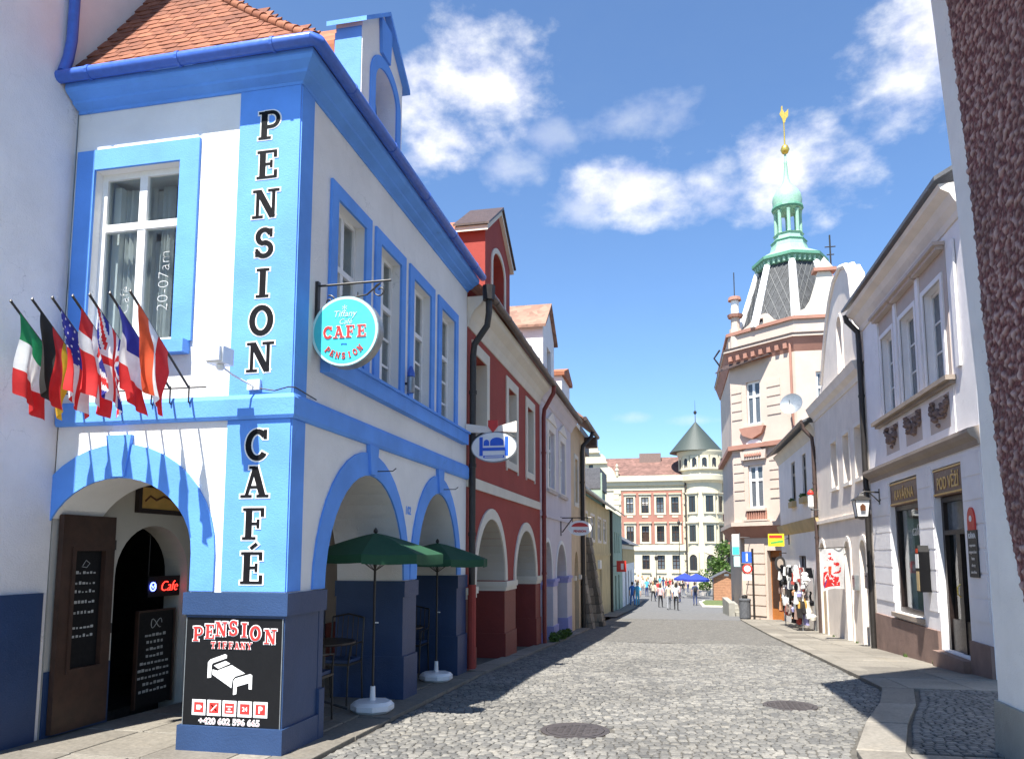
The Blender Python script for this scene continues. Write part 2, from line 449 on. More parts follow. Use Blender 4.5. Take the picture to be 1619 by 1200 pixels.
def ring(mb, fr, s0, s1, zb, zs, zc, w, d0, d1, n=20, wl=None, wr=None):
    wl = w if wl is None else wl; wr = w if wr is None else wr
    c = (s0 + s1) / 2; inn = [(s1, zb)] + arc(c, zs, (s1 - s0) / 2, zc - zs, 0, 180, n) + [(s0, zb)]
    c2 = (s0 - wl + s1 + wr) / 2
    out = [(s1 + wr, zb)] + arc(c2, zs, (s1 - s0 + wl + wr) / 2, zc - zs + w, 0, 180, n) + [(s0 - wl, zb)]
    m = len(inn); vs = []; fs = []
    for d in (d1, d0):
        vs += [fr.P(a, z, d) for a, z in inn] + [fr.P(a, z, d) for a, z in out]
    for i in range(m - 1):
        fs.append((i, i + 1, m + i + 1, m + i)); fs.append((2 * m + i, 3 * m + i, 3 * m + i + 1, 2 * m + i + 1))
        fs.append((i, 2 * m + i, 2 * m + i + 1, i + 1)); fs.append((m + i, m + i + 1, 3 * m + i + 1, 3 * m + i))
    fs += [(0, m, 3 * m, 2 * m), (m - 1, 3 * m - 1, 4 * m - 1, 2 * m - 1)]
    return mb.add(vs, fs)
def profile_run(mb, path, prof, closed=False):
    """sweep a profile [(out, z)] along plan points [(x, y, nx, ny)] (n = outward, mitred)"""
    k = len(prof); vs = []; fs = []
    for x, y, nx, ny in path: vs += [(x + nx * o, y + ny * o, z) for o, z in prof]
    for i in range(len(path) - 1):
        for j in range(k): q = (j + 1) % k; fs.append((i * k + j, i * k + q, (i + 1) * k + q, (i + 1) * k + j))
    fs += [tuple(range(k)), tuple((len(path) - 1) * k + j for j in range(k))]
    return mb.add(vs, fs)
def window(fr, s0, s1, z0, z1, par, mf='white_paint', mg='pane_dark', d=-.14, cols=2, trans=(.68,), bar=.055, thick=.05, name='window', bars=(), fin=.028):
    """casement: frame mesh with one pane object for each light; bars = fractions of thin glazing bars"""
    mb = MB(); P = []
    o = [(s0, s0 + bar), (s1 - bar, s1)]; 
    for a, b in o: mb.box(fr, a, b, z0, z1, d - thick, d)
    zs = [z0] + [z0 + (z1 - z0) * t for t in trans] + [z1]
    mb.box(fr, s0 + bar, s1 - bar, z0, z0 + bar, d - thick, d - .002); mb.box(fr, s0 + bar, s1 - bar, z1 - bar, z1, d - thick, d - .002)
    for t in zs[1:-1]: mb.box(fr, s0 + bar, s1 - bar, t - bar * .6, t + bar * .6, d - thick, d + .012)
    cw = (s1 - s0 - 2 * bar) / cols
    for c in range(1, cols):
        x = s0 + bar + cw * c
        for zi in range(len(zs) - 1):
            a = zs[zi] + (bar if zi == 0 else bar * .6); b = zs[zi + 1] - (bar if zi == len(zs) - 2 else bar * .6)
            mb.box(fr, x - bar * .7, x + bar * .7, a, b, d - thick, d + .006)
    for c in range(cols):
        x0 = s0 + bar + cw * c; x1 = x0 + cw
        for t in bars:
            zz = z0 + (z1 - z0) * t
            mb.box(fr, x0 + .012, x1 - .012, zz - fin / 2, zz + fin / 2, d - thick * .7, d - .008)
    w = mb.build(name, mf, par)
    for zi in range(len(zs) - 1):
        for c in range(cols):
            x0 = s0 + bar * .6 + cw * c + (bar if c else 0); x1 = s0 + bar + cw * (c + 1) - (bar * .4 if c < cols - 1 else -bar * .4)
            MB().box(fr, x0, x1, zs[zi] + bar * .4, zs[zi + 1] - bar * .4, d - thick * .6, d - thick * .5).build('pane', mg, w)
    return w
def surround(fr, s0, s1, z0, z1, w, par, mat, d=.03, wb=None, name='surround', inner=-.1):
    wb = w if wb is None else wb
    return MB().poly(fr, rect(s0 - w, s1 + w, z0 - wb, z1 + w), [rect(s0, s1, z0, z1)], .0005, d).build(name, mat, par)
def text(body, size, fr, s, z, d, mat, par, flip=False, off=0., ext=.003, rot=0., align='CENTER', name='lettering', shear=0., sx=1.):
    cu = bpy.data.curves.new('txt', 'FONT'); cu.body = body; cu.size = size; cu.align_x = align; cu.offset = off; cu.extrude = ext; cu.shear = shear; cu.resolution_u = 3
    ob = bpy.data.objects.new('txt', cu); C.objects.link(ob)
    me = bpy.data.meshes.new_from_object(ob); bpy.data.objects.remove(ob); bpy.data.curves.remove(cu)
    w = wloc(par) if par else Vector((0, 0, 0)); k = -1 if flip else 1
    cr, sr = math.cos(rot), math.sin(rot)
    for v in me.vertices:
        x, y = v.co.x * sx, v.co.y; x, y = x * cr - y * sr, x * sr + y * cr
        v.co = fr.P(s + k * x, z + y, d + v.co.z) - w
    me.materials.append(M[mat]); me.attributes.new('tone', 'FLOAT', 'FACE')
    o = bpy.data.objects.new(name, me); C.objects.link(o); o.parent = par
    return o
# slab-serif capitals drawn as strokes (unit height)
def gl_arc(cx, cy, rx, ry, a0, a1, n=12): return [(cx + rx * math.cos(R(a0 + (a1 - a0) * i / n)), cy + ry * math.sin(R(a0 + (a1 - a0) * i / n))) for i in range(n + 1)]
T, H = .085, .19       # serif and stem weight
GL = {
 'P': (.66, [([(.2, 0), (.2, 1)], H), ([(.2, .955), (.42, .955)] + gl_arc(.42, .70, .22, .255, 90, -90) + [(.2, .445)], .12), ([(.02, .045), (.42, .045)], T), ([(.02, .955), (.2, .955)], T)]),
 'E': (.68, [([(.2, 0), (.2, 1)], H), ([(.02, .955), (.64, .955)], T), ([(.02, .045), (.66, .045)], T), ([(.2, .51), (.5, .51)], T), ([(.6, .98), (.6, .74)], .1), ([(.62, .02), (.62, .28)], .1), ([(.48, .38), (.48, .64)], .08)]),
 'N': (.86, [([(.18, 0), (.18, 1)], .1), ([(.68, 0), (.68, 1)], .1), ([(.2, .97), (.66, .03)], H), ([(.02, .955), (.24, .955)], T), ([(.02, .045), (.36, .045)], T), ([(.5, .955), (.86, .955)], T)]),
 'S': (.62, [(gl_arc(.31, .715, .2, .24, 20, 250) + [(.36, .51)] + gl_arc(.31, .275, .22, .235, 70, -165), .16), ([(.52, .98), (.52, .70)], .09), ([(.09, .02), (.09, .3)], .09)]),
 'I': (.44, [([(.22, 0), (.22, 1)], H), ([(.02, .955), (.42, .955)], T), ([(.02, .045), (.42, .045)], T)]),
 'O': (.78, [(gl_arc(.39, .5, .285, .435, 0, 360, 24), .18)]),
 'C': (.70, [(gl_arc(.39, .5, .27, .43, 40, 322, 20), .17), ([(.62, .98), (.62, .68)], .1)]),
 'A': (.86, [([(.19, .03), (.42, .97)], .1), ([(.42, .97), (.68, .03)], H), ([(.25, .33), (.6, .33)], T), ([(.02, .045), (.36, .045)], T), ([(.5, .045), (.86, .045)], T), ([(.26, .955), (.44, .955)], T)]),
 'F': (.66, [([(.2, 0), (.2, 1)], H), ([(.02, .955), (.64, .955)], T), ([(.02, .045), (.42, .045)], T), ([(.2, .5), (.5, .5)], T), ([(.6, .98), (.6, .72)], .1), ([(.48, .36), (.48, .64)], .08)]),
 'T': (.72, [([(.36, 0), (.36, 1)], H), ([(.04, .955), (.68, .955)], T), ([(.06, .98), (.06, .7)], .09), ([(.66, .98), (.66, .7)], .09), ([(.18, .045), (.54, .045)], T)]),
 'Y': (.80, [([(.4, 0), (.4, .5)], H), ([(.12, .96), (.4, .40)], .16), ([(.68, .96), (.4, .40)], .10), ([(.0, .955), (.24, .955)], T), ([(.58, .955), (.8, .955)], T), ([(.22, .045), (.58, .045)], T)]),
}
GL['\u00c9'] = (.68, GL['E'][1] + [([(.3, 1.10), (.48, 1.26)], .1)])
def ribbon(mb, fr, pts, w, d0, d1, ext):
    P = [Vector(p) for p in pts]
    closed = (P[0] - P[-1]).length < 1e-6
    if not closed and ext: P[0] = P[0] + (P[0] - P[1]).normalized() * ext; P[-1] = P[-1] + (P[-1] - P[-2]).normalized() * ext
    Lf, Rt = [], []
    n = len(P)
    for i, p in enumerate(P):
        a = P[i - 1] if i > 0 else (P[-2] if closed else p); b = P[i + 1] if i < n - 1 else (P[1] if closed else p)
        t = (b - a).normalized(); nn = Vector((-t.y, t.x)) * (w / 2)
        Lf.append(p + nn); Rt.append(p - nn)
    vs = [fr(q.x, q.y, d) for d in (d1, d0) for q in Lf + Rt]; fs = []
    m = n
    for i in range(n - 1):
        fs.append((i, i + 1, m + i + 1, m + i)); fs.append((2 * m + i, 3 * m + i, 3 * m + i + 1, 2 * m + i + 1))
        fs.append((i, 2 * m + i, 2 * m + i + 1, i + 1)); fs.append((m + i, m + i + 1, 3 * m + i + 1, 3 * m + i))
    fs += [(0, m, 3 * m, 2 * m), (m - 1, 3 * m - 1, 4 * m - 1, 2 * m - 1)]
    mb.add(vs, fs)
def glyph(ch, size, pos, par, mat, matout, grow=.045, d=.002, name='letter', sx=1.):
    """pos(x, y, d) maps letter space (x from the letter's middle, y up, d out) to the world"""
    w, st = GL[ch]
    out = None
    if matout:
        mb = MB()
        for k, (p, sw) in enumerate(st):
            ribbon(mb, lambda x, y, dd: pos((x - w / 2) * size * sx, y * size, dd), p, sw + 2 * grow, d - .0018, d + .0009 + k * .00035, grow)
        out = mb.build(name if mat is None else 'letter_outline', matout, par)
    if mat is None: return out
    mb = MB()
    for k, (p, sw) in enumerate(st):
        ribbon(mb, lambda x, y, dd: pos((x - w / 2) * size * sx, y * size, dd), p, sw, d + .002, d + .0055 + k * .00035, 0)
    return mb.build(name, mat, par)
FL = Fr((-3.25, 0), (0, 1), (1, 0))
FF = Fr((0, 6.0), (1, 0), (0, -1))
FT = Fr((4.63, 0), (0, 1), (-1, 0))
# ================================================================ the ground, street and pavements
def sheet(name, mat, ys, xl, xr, dz, nx=1):
    mb = MB(); n = nx + 1
    for y in ys:
        for i in range(n): mb.v.append(Vector((xl(y) + (xr(y) - xl(y)) * i / nx, y, g(y) + dz)))
    for j in range(len(ys) - 1):
        for i in range(nx): mb.f.append([j * n + i, j * n + i + 1, (j + 1) * n + i + 1, (j + 1) * n + i]); mb.t.append(.5)
    return struct(mb, name, mat, recalc=False)
def lin(tab):
    def f(y):
        if y <= tab[0][0]: return tab[0][1]
        for (a, va), (b, vb) in zip(tab, tab[1:]):
            if y <= b: return va + (vb - va) * (y - a) / (b - a)
        return tab[-1][1]
    return f
curb_r = lin([(3, 1.25), (7.1, 1.45), (8.55, 1.86), (10.2, 2.42), (11.3, 2.70), (16.8, 2.77), (30, 2.81), (40, 2.9)])
curb_l = lambda y: -2.93
ysteps = [-200, -60, -20, 0, 5, 6, 8, 11.6, 18.5, 24, 32, 40, 46, 52, 60, 70, 90, 110, 200, 500, 1500]
sheet('ground', 'earth', ysteps, lambda y: -900, lambda y: 900, -.14)
street = sheet('street', 'joint', [2.5, 5, 6, 7.1, 8, 8.55, 10.2, 11.3, 11.6, 16.8, 18.5, 20.5], lambda y: -3.0, lambda y: curb_r(y) + .03, -.008)
sheet('far_street', 'far_setts', [20.5, 24, 28, 33, 36.3], lambda y: -2.97, lambda y: curb_r(y) + .02, .0)
sheet('road', 'asphalt', [36.3, 40, 45, 52], lambda y: -3.0 - max(0, y - 36) * .04, lambda y: 3.2, .002)
sheet('square', 'asphalt', [52, 60, 70, 90, 110, 180], lambda y: -70, lambda y: 70, .003)
# ---- setts: rows of split granite, each row a shallow arc
def sett_verts(w, l, h, rnd):
    c = .28; pts = []
    hw, hl = w / 2, l / 2; k = min(hw, hl) * rnd.uniform(.22, .42)
    for sx, sy, order in ((1, 1, 0), (-1, 1, 1), (-1, -1, 0), (1, -1, 1)):
        jx, jy = rnd.uniform(-.07, .04) * w, rnd.uniform(-.07, .04) * l
        a = (sx * (hw + jx), sy * (hl + jy - k)); b = (sx * (hw + jx - k), sy * (hl + jy))
        pts += [a, b] if order == 0 else [b, a]
    vs = [(x, y, -.05) for x, y in pts] + [(x, y, h * .35) for x, y in pts] + [(x * .78, y * .78, h + rnd.uniform(-.002, .002)) for x, y in pts]
    fs = []
    for r_ in (0, 8):
        for i in range(8): j = (i + 1) % 8; fs.append((r_ + i, r_ + j, r_ + 8 + j, r_ + 8 + i))
    fs.append(tuple(16 + i for i in range(8)))
    return vs, fs
rs = random.Random(11)
setts = []
y = 2.7
while y < 20.4:
    pitch = rs.uniform(.066, .084)
    x = curb_l(y) + rs.uniform(0, .04) ; x1 = curb_r(y)
    while x < x1 - .05:
        w = rs.uniform(.062, .112)
        if x + w > x1: w = x1 - x
        xc = x + w / 2
        yc = y + .10 * math.sin((xc + 3) * 1.9) + .05 * math.sin(y * .9 + xc * .7) + rs.uniform(-.008, .008)
        if math.hypot(xc + 1.0, (yc - 7.69)) > .36 and math.hypot(xc - 1.3, yc - 9.75) > .33:
            setts.append((xc, yc, w - .006, pitch - .006))
        x += w
    y += pitch
def visible(s):
    d = Matrix.Rotation(-R(12.017), 3, 'Z') @ Vector((s[0], s[1], -EYE))
    return d.y > 0 and abs(d.x / d.y) < .66 and d.z / d.y > -.278
near = sorted([s for s in setts if visible(s)], key=lambda s: -s[2] * s[3] / (s[0] ** 2 + s[1] ** 2))[:300]
nearset = set(near)
variants = []
for i in range(24):
    mb = MB(); mb.tone = rs.random(); vs, fs = sett_verts(1, 1, .012, rs); mb.add(vs, fs)
    me = mb.mesh('sett'); me.materials.append(M['sett']); variants.append(me)
for s in near:
    o = bpy.data.objects.new('sett', rs.choice(variants)); C.objects.link(o); o.parent = street
    o.location = Vector((s[0], s[1], g(s[1]) - .004)) - street.location; o.scale = (s[2], s[3], 1); o.rotation_euler = (rs.uniform(-.02, .02), rs.uniform(-.02, .02), rs.uniform(-.06, .06) + .19 * math.cos((s[0] + 3) * 1.9))
mb = MB()
for s in setts:
    if s in nearset: continue
    mb.tone = rs.random(); vs, fs = sett_verts(s[2], s[3], .011, rs); ca = .19 * math.cos((s[0] + 3) * 1.9); cs, sn = math.cos(ca), math.sin(ca); zz = g(s[1]) - .004 + rs.uniform(-.004, .003)
    mb.add([(s[0] + a * cs - b * sn, s[1] + a * sn + b * cs, zz + c) for a, b, c in vs], fs)
tag(mb.build('sett_field', 'sett', street, recalc=False), kind='stuff')
# ---- flagstones
def slab(par, pts, top, th=.12, name='slab', mat='flagstone', inset=.008):
    cx = sum(p[0] for p in pts) / 4; cy = sum(p[1] for p in pts) / 4
    q = []
    for x, y in pts:
        dx, dy = cx - x, cy - y; l = math.hypot(dx, dy) or 1; q.append((x + dx / l * inset * 1.4, y + dy / l * inset * 1.4))
    mb = MB(); mb.tone = rs.random(); j = rs.uniform(-.005, .005)
    vs = [(x, y, g(y) + top - th) for x, y in q] + [(x, y, g(y) + top - .008 + j) for x, y in q] + [(x + (cx - x) * .012, y + (cy - y) * .012, g(y) + top + j) for x, y in q]
    fs = [(0, 3, 2, 1), (8, 9, 10, 11)] + [(r_ + i, r_ + (i + 1) % 4, r_ + 4 + (i + 1) % 4, r_ + 4 + i) for r_ in (0, 4) for i in range(4)]
    mb.add(vs, fs)
    return mb.build(name, mat, par)
pav_r = sheet('pavement_right', 'joint', [3, 5, 6, 8, 8.55, 10.2, 11.3, 11.6, 16.8, 18.5, 24, 30, 37], lambda y: curb_r(y) + .02, lambda y: 4.7, .02)
y = 11.35
while y < 36.5:
    l = rs.uniform(.9, 1.5); y1 = min(y + l, 36.8)
    a, b = curb_r(y), curb_r(y1); k = .34; m1 = rs.uniform(.9, 1.15)
    cuts = [(a, b), (a + k, b + k), (a + k + m1 * .75, b + k + m1 * .75), (4.68, 4.68)] if y < 25 else [(a, b), (a + .8, b + .8), (4.68, 4.68)]
    for (p, q), (r_, s_) in zip(cuts, cuts[1:]): slab(pav_r, [(p, y), (r_, y), (s_, y1), (q, y1)], .05, name='slab' if p != a else 'kerb_stone')
    y = y1
for y0, y1 in ((3.2, 4.7), (4.7, 6.0), (6.0, 7.25), (7.25, 8.6), (8.6, 9.95), (9.95, 11.34)):
    slab(pav_r, [(curb_r(y0), y0), (curb_r(y0) + .40, y0), (curb_r(y1) + .40, y1), (curb_r(y1), y1)], .05, name='kerb_stone')
for y0, y1, c in ((3.2, 5.2, 2.2), (5.2, 7.2, 2.3)):
    slab(pav_r, [(curb_r(y0) + .41, y0), (c + .05, y0), (c, y1), (curb_r(y1) + .41, y1)], .048); slab(pav_r, [(c + .06, y0), (3.2, y0), (3.2, y1), (c + .01, y1)], .05)
mb = MB(); k = 0
y = 7.28
while y < 11.3:                               # small setts of the pavement
    p = rs.uniform(.075, .095); x = curb_r(y) + .45
    while x < 4.66:
        w = rs.uniform(.07, .115); mb.tone = rs.random() * .8; vs, fs = sett_verts(w - .008, p - .008, .012, rs)
        yy = y + .07 * abs(math.sin(x * 3.0)); mb.add([(x + w / 2 + a, yy + b, g(yy) + .032 + c) for a, b, c in vs], fs); x += w
    y += p
tag(mb.build('pavement_setts', 'sett', pav_r, recalc=False), kind='stuff')
pav_l = sheet('pavement_left', 'joint', [2.5, 5, 6, 8, 11.6, 18.5, 24, 31], lambda y: -5.64, lambda y: -2.95, .0)
y = 2.6
while y < 30.5:
    l = rs.uniform(.85, 1.35); slab(pav_l, [(-3.3, y), (-2.93, y), (-2.93, y + l), (-3.3, y + l)], .035, name='kerb_stone'); y += l
y = 2.6
while y < 12.3:
    l = rs.uniform(.6, .9); x = -5.64
    while x < -3.35:
        w = min(rs.uniform(.55, .85), -3.3 - x)
        if -3.3 - (x + w) < .25: w = -3.3 - x
        slab(pav_l, [(x, y), (x + w, y), (x + w, y + l), (x, y + l)], .035 if y < 5.8 else .04); x += w
    y += l
far_pav = sheet('pavement_far', 'flagstone', [36.5, 40, 46, 52, 60, 70], lambda y: -3.62, lambda y: -2.75, .06)
def manhole(x, y, r, label):
    t = thing('manhole_cover', label, 'manhole cover', (x, y, g(y)))
    MB().lathe(x, y, [(r, g(y) - .05), (r, g(y) + .008), (r - .05, g(y) + .008), (r - .05, g(y) - .05)], 32).build('frame', 'rust', t)
    mb = MB().lathe(x, y, [(r - .056, g(y) - .05), (r - .056, g(y) + .010), (.01, g(y) + .010)], 32)
    for i in range(-3, 4):
        for j in range(-3, 4):
            if i * i + j * j < 11: mb.abox(x + i * .065 - .02, x + i * .065 + .02, y + j * .065 - .02, y + j * .065 + .02, g(y), g(y) + .016)
    mb.build('lid', 'rust', t)
manhole(-1.0, 7.69, .34, 'round cast iron manhole cover in the sunlit setts facing the blue guesthouse pier')
manhole(1.3, 9.75, .31, 'round cast iron manhole cover at the edge of the shadow by the kerb')
# ================================================================ blue guesthouse on the corner
PEN = thing('guesthouse', 'blue and white corner guesthouse with arcade and tall vertical lettering', 'building', (-4.4, 8.8, -.1))
XW, X0, YE = -5.64, -3.25, 11.72
# walls
low = rect(-5.63, X0, -.15, 2.98)
ac, aw, az, ah = -4.94, .78, 1.70, .68                     # the front arch dies into the neighbour's wall on its left
fo = [(-5.63, 2.98)] + [p for p in arc(ac, az, aw, ah, 152.2, 0, 22)] + [(ac + aw, -.15), (X0, -.15), (X0, 2.98)]
MB().poly(FF, fo, [], -.6, 0).build('front_wall', 'white_wall', PEN)
MB().poly(FF, rect(-5.63, X0, 2.98, 6.1), [rect(-5.39, -4.46, 3.64, 5.37)], -.45, 0).build('front_wall', 'white_wall', PEN)
A1, A2 = (6.70, 8.85), (9.32, 11.18)
def foot(l): return list(reversed(l))
so_ = [(6.6, 2.98), (6.6, -.4)] + foot(archhole(*A1, -.4, 1.35, 2.54))[0:] + foot(archhole(*A2, -.4, 1.35, 2.53)) + [(YE, -.4), (YE, 2.98)]
MB().poly(FL, so_, [], -.85, 0).build('street_wall', 'white_wall', PEN)
WS = [(6.63, 7.64), (7.77, 8.75), (8.91, 9.94), (10.12, 11.13)]
MB().poly(FL, rect(6.45, YE, 2.98, 6.1), [rect(a + .15, b - .15, 3.60, 5.24) for a, b in WS], -.45, 0).build('street_wall', 'white_wall', PEN)
# inner wall of the arcade with the cafe doorway, back rooms, ceilings
FI = Fr((XW, 0), (0, 1), (1, 0))
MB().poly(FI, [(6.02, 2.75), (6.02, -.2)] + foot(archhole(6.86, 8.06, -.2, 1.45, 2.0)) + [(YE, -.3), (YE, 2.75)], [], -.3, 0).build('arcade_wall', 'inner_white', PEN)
for z0, z1, m, nm in ((-.2, .62, 'navy', 'arcade_plinth'),):
    MB().box(FI, 6.02, 6.84, z0, z1, .001, .02).box(FI, 8.08, YE, z0 - .1, 1.1, .001, .02).build(nm, m, PEN)
vp = [(-4.12, 2.74), (-4.5, 2.73), (-4.9, 2.70), (-5.2, 2.65), (-5.45, 2.58), (-5.639, 2.49), (-5.639, 2.86), (-4.12, 2.86)]
mb = MB(); FY = Fr((0, 6.55), (1, 0), (0, -1))
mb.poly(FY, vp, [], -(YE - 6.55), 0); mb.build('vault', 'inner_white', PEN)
MB().abox(-5.63, -3.8, 6.46, YE, 2.87, 2.97).abox(-5.63, -3.72, 6.46, YE, 5.98, 6.08).abox(-5.94, XW, 6.02, YE, 2.76, 6.3).abox(-5.6, -3.72, YE - .2, YE - .05, 2.98, 5.97).build('rooms', 'interior', PEN)
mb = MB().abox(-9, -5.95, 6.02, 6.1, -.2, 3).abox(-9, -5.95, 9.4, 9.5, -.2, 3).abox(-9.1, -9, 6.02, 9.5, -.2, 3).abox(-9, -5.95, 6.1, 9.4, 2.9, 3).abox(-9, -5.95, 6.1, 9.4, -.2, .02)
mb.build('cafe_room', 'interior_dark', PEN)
# upper trim
ring(MB(), FF, ac - aw, ac + aw, 1.37, az, az + ah, .31, .0005, .022, wl=.24, wr=.23).build('arch_band', 'blue', PEN)
MB().poly(FF, [(-5.02, 2.39), (-4.86, 2.39), (-4.81, 2.77), (-5.07, 2.77)], [], .002, .045).build('keystone', 'blue', PEN)
for (a, b), c in ((A1, 2.54), (A2, 2.53)):
    ring(MB(), FL, a, b, 1.37, 1.37, c, .25, .0005, .022, wl=.24, wr=.19 if b < 9 else .2).build('arch_band', 'blue', PEN)
    m = (a + b) / 2
    MB().poly(FL, [(m - .07, c + .01), (m + .09, c + .01), (m + .14, 2.868), (m - .12, 2.868)], [], .002, .05).build('keystone', 'blue', PEN)
    MB().tube([FL.P(m + .12, 2.60, .0), FL.P(m + .12, 2.60, .22), FL.P(m + .12, 2.63, .26)], .006, 6).build('hook', 'black_metal', PEN)
MB().box(FF, -3.86, X0, 1.37, 2.868, .0005, .012).build('corner_panel', 'blue', PEN)
MB().box(FF, -3.86, X0, 3.092, 6.0, .0005, .012).build('corner_panel', 'blue', PEN)
MB().box(FL, 6.001, 6.24, 1.37, 2.868, .0005, .012).build('corner_strip', 'blue', PEN)
MB().box(FL, 6.001, 6.24, 3.092, 6.0, .0005, .012).build('corner_strip', 'blue', PEN)
bp = [(0.0005, 2.87), (.035, 2.87), (.05, 2.90), (.05, 3.05), (.03, 3.09), (.0005, 3.09)]
band = MB(); profile_run(band, [(-5.63, 6, 0, -1), (X0, 6, 1, -1), (X0, YE, 1, 0)], bp); band.build('string_course', 'blue', PEN)
MB().box(FL, 6.52, 11.5, 3.40, 3.57, .0005, .10).box(FL, 6.50, 11.52, 3.57, 3.60, .0005, .13).build('long_sill', 'blue', PEN)
cp = [(.0005, 5.97), (.02, 5.97), (.026, 5.995), (.10, 6.03), (.108, 6.052), (.185, 6.095), (.205, 6.125), (.205, 6.175), (.0005, 6.18)]
co = MB(); profile_run(co, [(-5.62, 6, 0, -1), (X0, 6, 1, -1), (X0, YE, 1, 0)], cp); co.build('cornice', 'blue', PEN)
gu = MB(); gp = [(-5.68, 5.74, 6.21), (-3.01, 5.74, 6.21), (-2.99, 5.76, 6.21), (-2.99, 11.74, 6.21)]
gu.tube([gp[0], (-4, 5.74, 6.21), (-3.03, 5.74, 6.21), (-2.99, 5.78, 6.21), (-2.99, 8, 6.21), gp[3]], .06, 12); gut = gu.build('gutter', 'blue_metal', PEN, smooth=True)
for p in [(-5.3, 5.74), (-4.35, 5.74), (-3.4, 5.74)]: MB().tube([(p[0] - .015, p[1], 6.21), (p[0] + .015, p[1], 6.21)], .067, 12).build('gutter_joint', 'blue_metal', gut)
for yy in (6.5, 7.6, 8.8, 10.0, 11.2): MB().tube([(-2.99, yy - .015, 6.21), (-2.99, yy + .015, 6.21)], .067, 12).build('gutter_joint', 'blue_metal', gut)
# plinths
pl = [(-4.19, -.15), (-4.19, 1.2)]
MB().box(FF, -4.20, X0 + .035, -.2, .24, -.62, .05).build('pier_base', 'navy', PEN)
MB().box(FF, -4.175, X0 + .012, .24, 1.17, -.605, .012).box(FF, -4.20, X0 + .045, 1.17, 1.36, -.62, .045).build('pier_plinth', 'navy', PEN)
for a, b, in ((6.62, A1[0]), (A1[1], A2[0]), (A2[1], YE - .03)):
    MB().box(FL, a - .012, b + .012, -.4, .46, -.862, .04).box(FL, a - .006, b + .006, .46, 1.17, -.856, .015).box(FL, a - .02, b + .02, 1.17, 1.36, -.87, .04).build('pier_plinth', 'navy', PEN)
# windows
w = window(FF, -5.39, -4.46, 3.64, 5.37, PEN, mg='glass', d=-.09, trans=(.68,), bar=.06)
surround(FF, -5.39, -4.46, 3.64, 5.37, .20, w, 'blue', .03, wb=.02)
MB().box(FF, -5.55, -4.28, 3.50, 3.62, .001, .11).build('sill', 'blue', w)
mb = MB(); mb.box(FF, -5.36, -5.28, 3.66, 5.3, -.42, -.22).box(FF, -4.58, -4.5, 3.66, 5.3, -.42, -.22).box(FF, -5.0, -4.9, 3.66, 5.3, -.42, -.37).box(FF, -5.28, -4.58, 4.78, 4.86, -.42, -.37)
mb.build('inner_casement', 'white_paint', w)
for a, b in ((-5.33, -5.13), (-5.0, -4.94), (-4.86, -4.74), (-4.6, -4.52)):
    mb = MB(); n = 14; vs = []
    for zz in (3.68, 4.5, 5.3): vs += [FF.P(a + (b - a) * k / n, zz, -.30 + .022 * math.sin(k * 1.7)) for k in range(n + 1)]
    mb.add(vs, [(j * (n + 1) + k, j * (n + 1) + k + 1, (j + 1) * (n + 1) + k + 1, (j + 1) * (n + 1) + k) for j in range(2) for k in range(n)]); mb.build('curtain', 'curtain', w, smooth=True, recalc=False)
text('20-07am', .17, FF, -4.60, 3.95, -.085, 'letter_white', w, off=-.006, rot=R(90), align='LEFT', name='glass_lettering')
text('Caf\u00e9', .15, FF, -5.02, 3.95, -.085, 'letter_white', w, off=-.006, rot=R(90), align='LEFT', name='glass_lettering')
for a, b in WS:
    w = window(FL, a + .15, b - .15, 3.60, 5.24, PEN, mg='glass', d=-.10, trans=(.62,), bar=.05, bars=(.2, .4))
    surround(FL, a + .15, b - .15, 3.605, 5.24, .15, w, 'blue', .03, wb=.0)
    mb = MB(); mb.box(FL, a + .16, a + .26, 3.62, 5.2, -.42, -.38).box(FL, b - .26, b - .16, 3.62, 5.2, -.42, -.38); mb.build('curtain', 'curtain', w)
# vertical lettering, one letter under another
def col(word, z_top, step, size):
    for i, ch in enumerate(word):
        zc = z_top - step * i
        glyph(ch, size, lambda x, y, d: FF.P(-3.555 + x, zc - size + y, .012 + d), PEN, 'ink_black', 'letter_white', sx=1.05)
for i, (ch, zt) in enumerate(zip('PENSION', (5.745, 5.365, 4.99, 4.62, 4.245, 3.90, 3.565))):
    glyph(ch, .27, lambda x, y, d, zt=zt: FF.P(-3.565 + x, zt - .27 + y, .012 + d), PEN, 'ink_black', 'letter_white', sx=1.17)
for i, (ch, zt) in enumerate(zip('CAF\u00c9', (2.78, 2.455, 2.09, 1.71))):
    glyph(ch, .275, lambda x, y, d, zt=zt: FF.P(-3.57 + x, zt - .275 + y, .012 + d), PEN, 'ink_black', 'letter_white', sx=1.17)
text('102', .14, FL, 9.02, 2.18, .002, 'blue', PEN, off=.003, name='house_number')
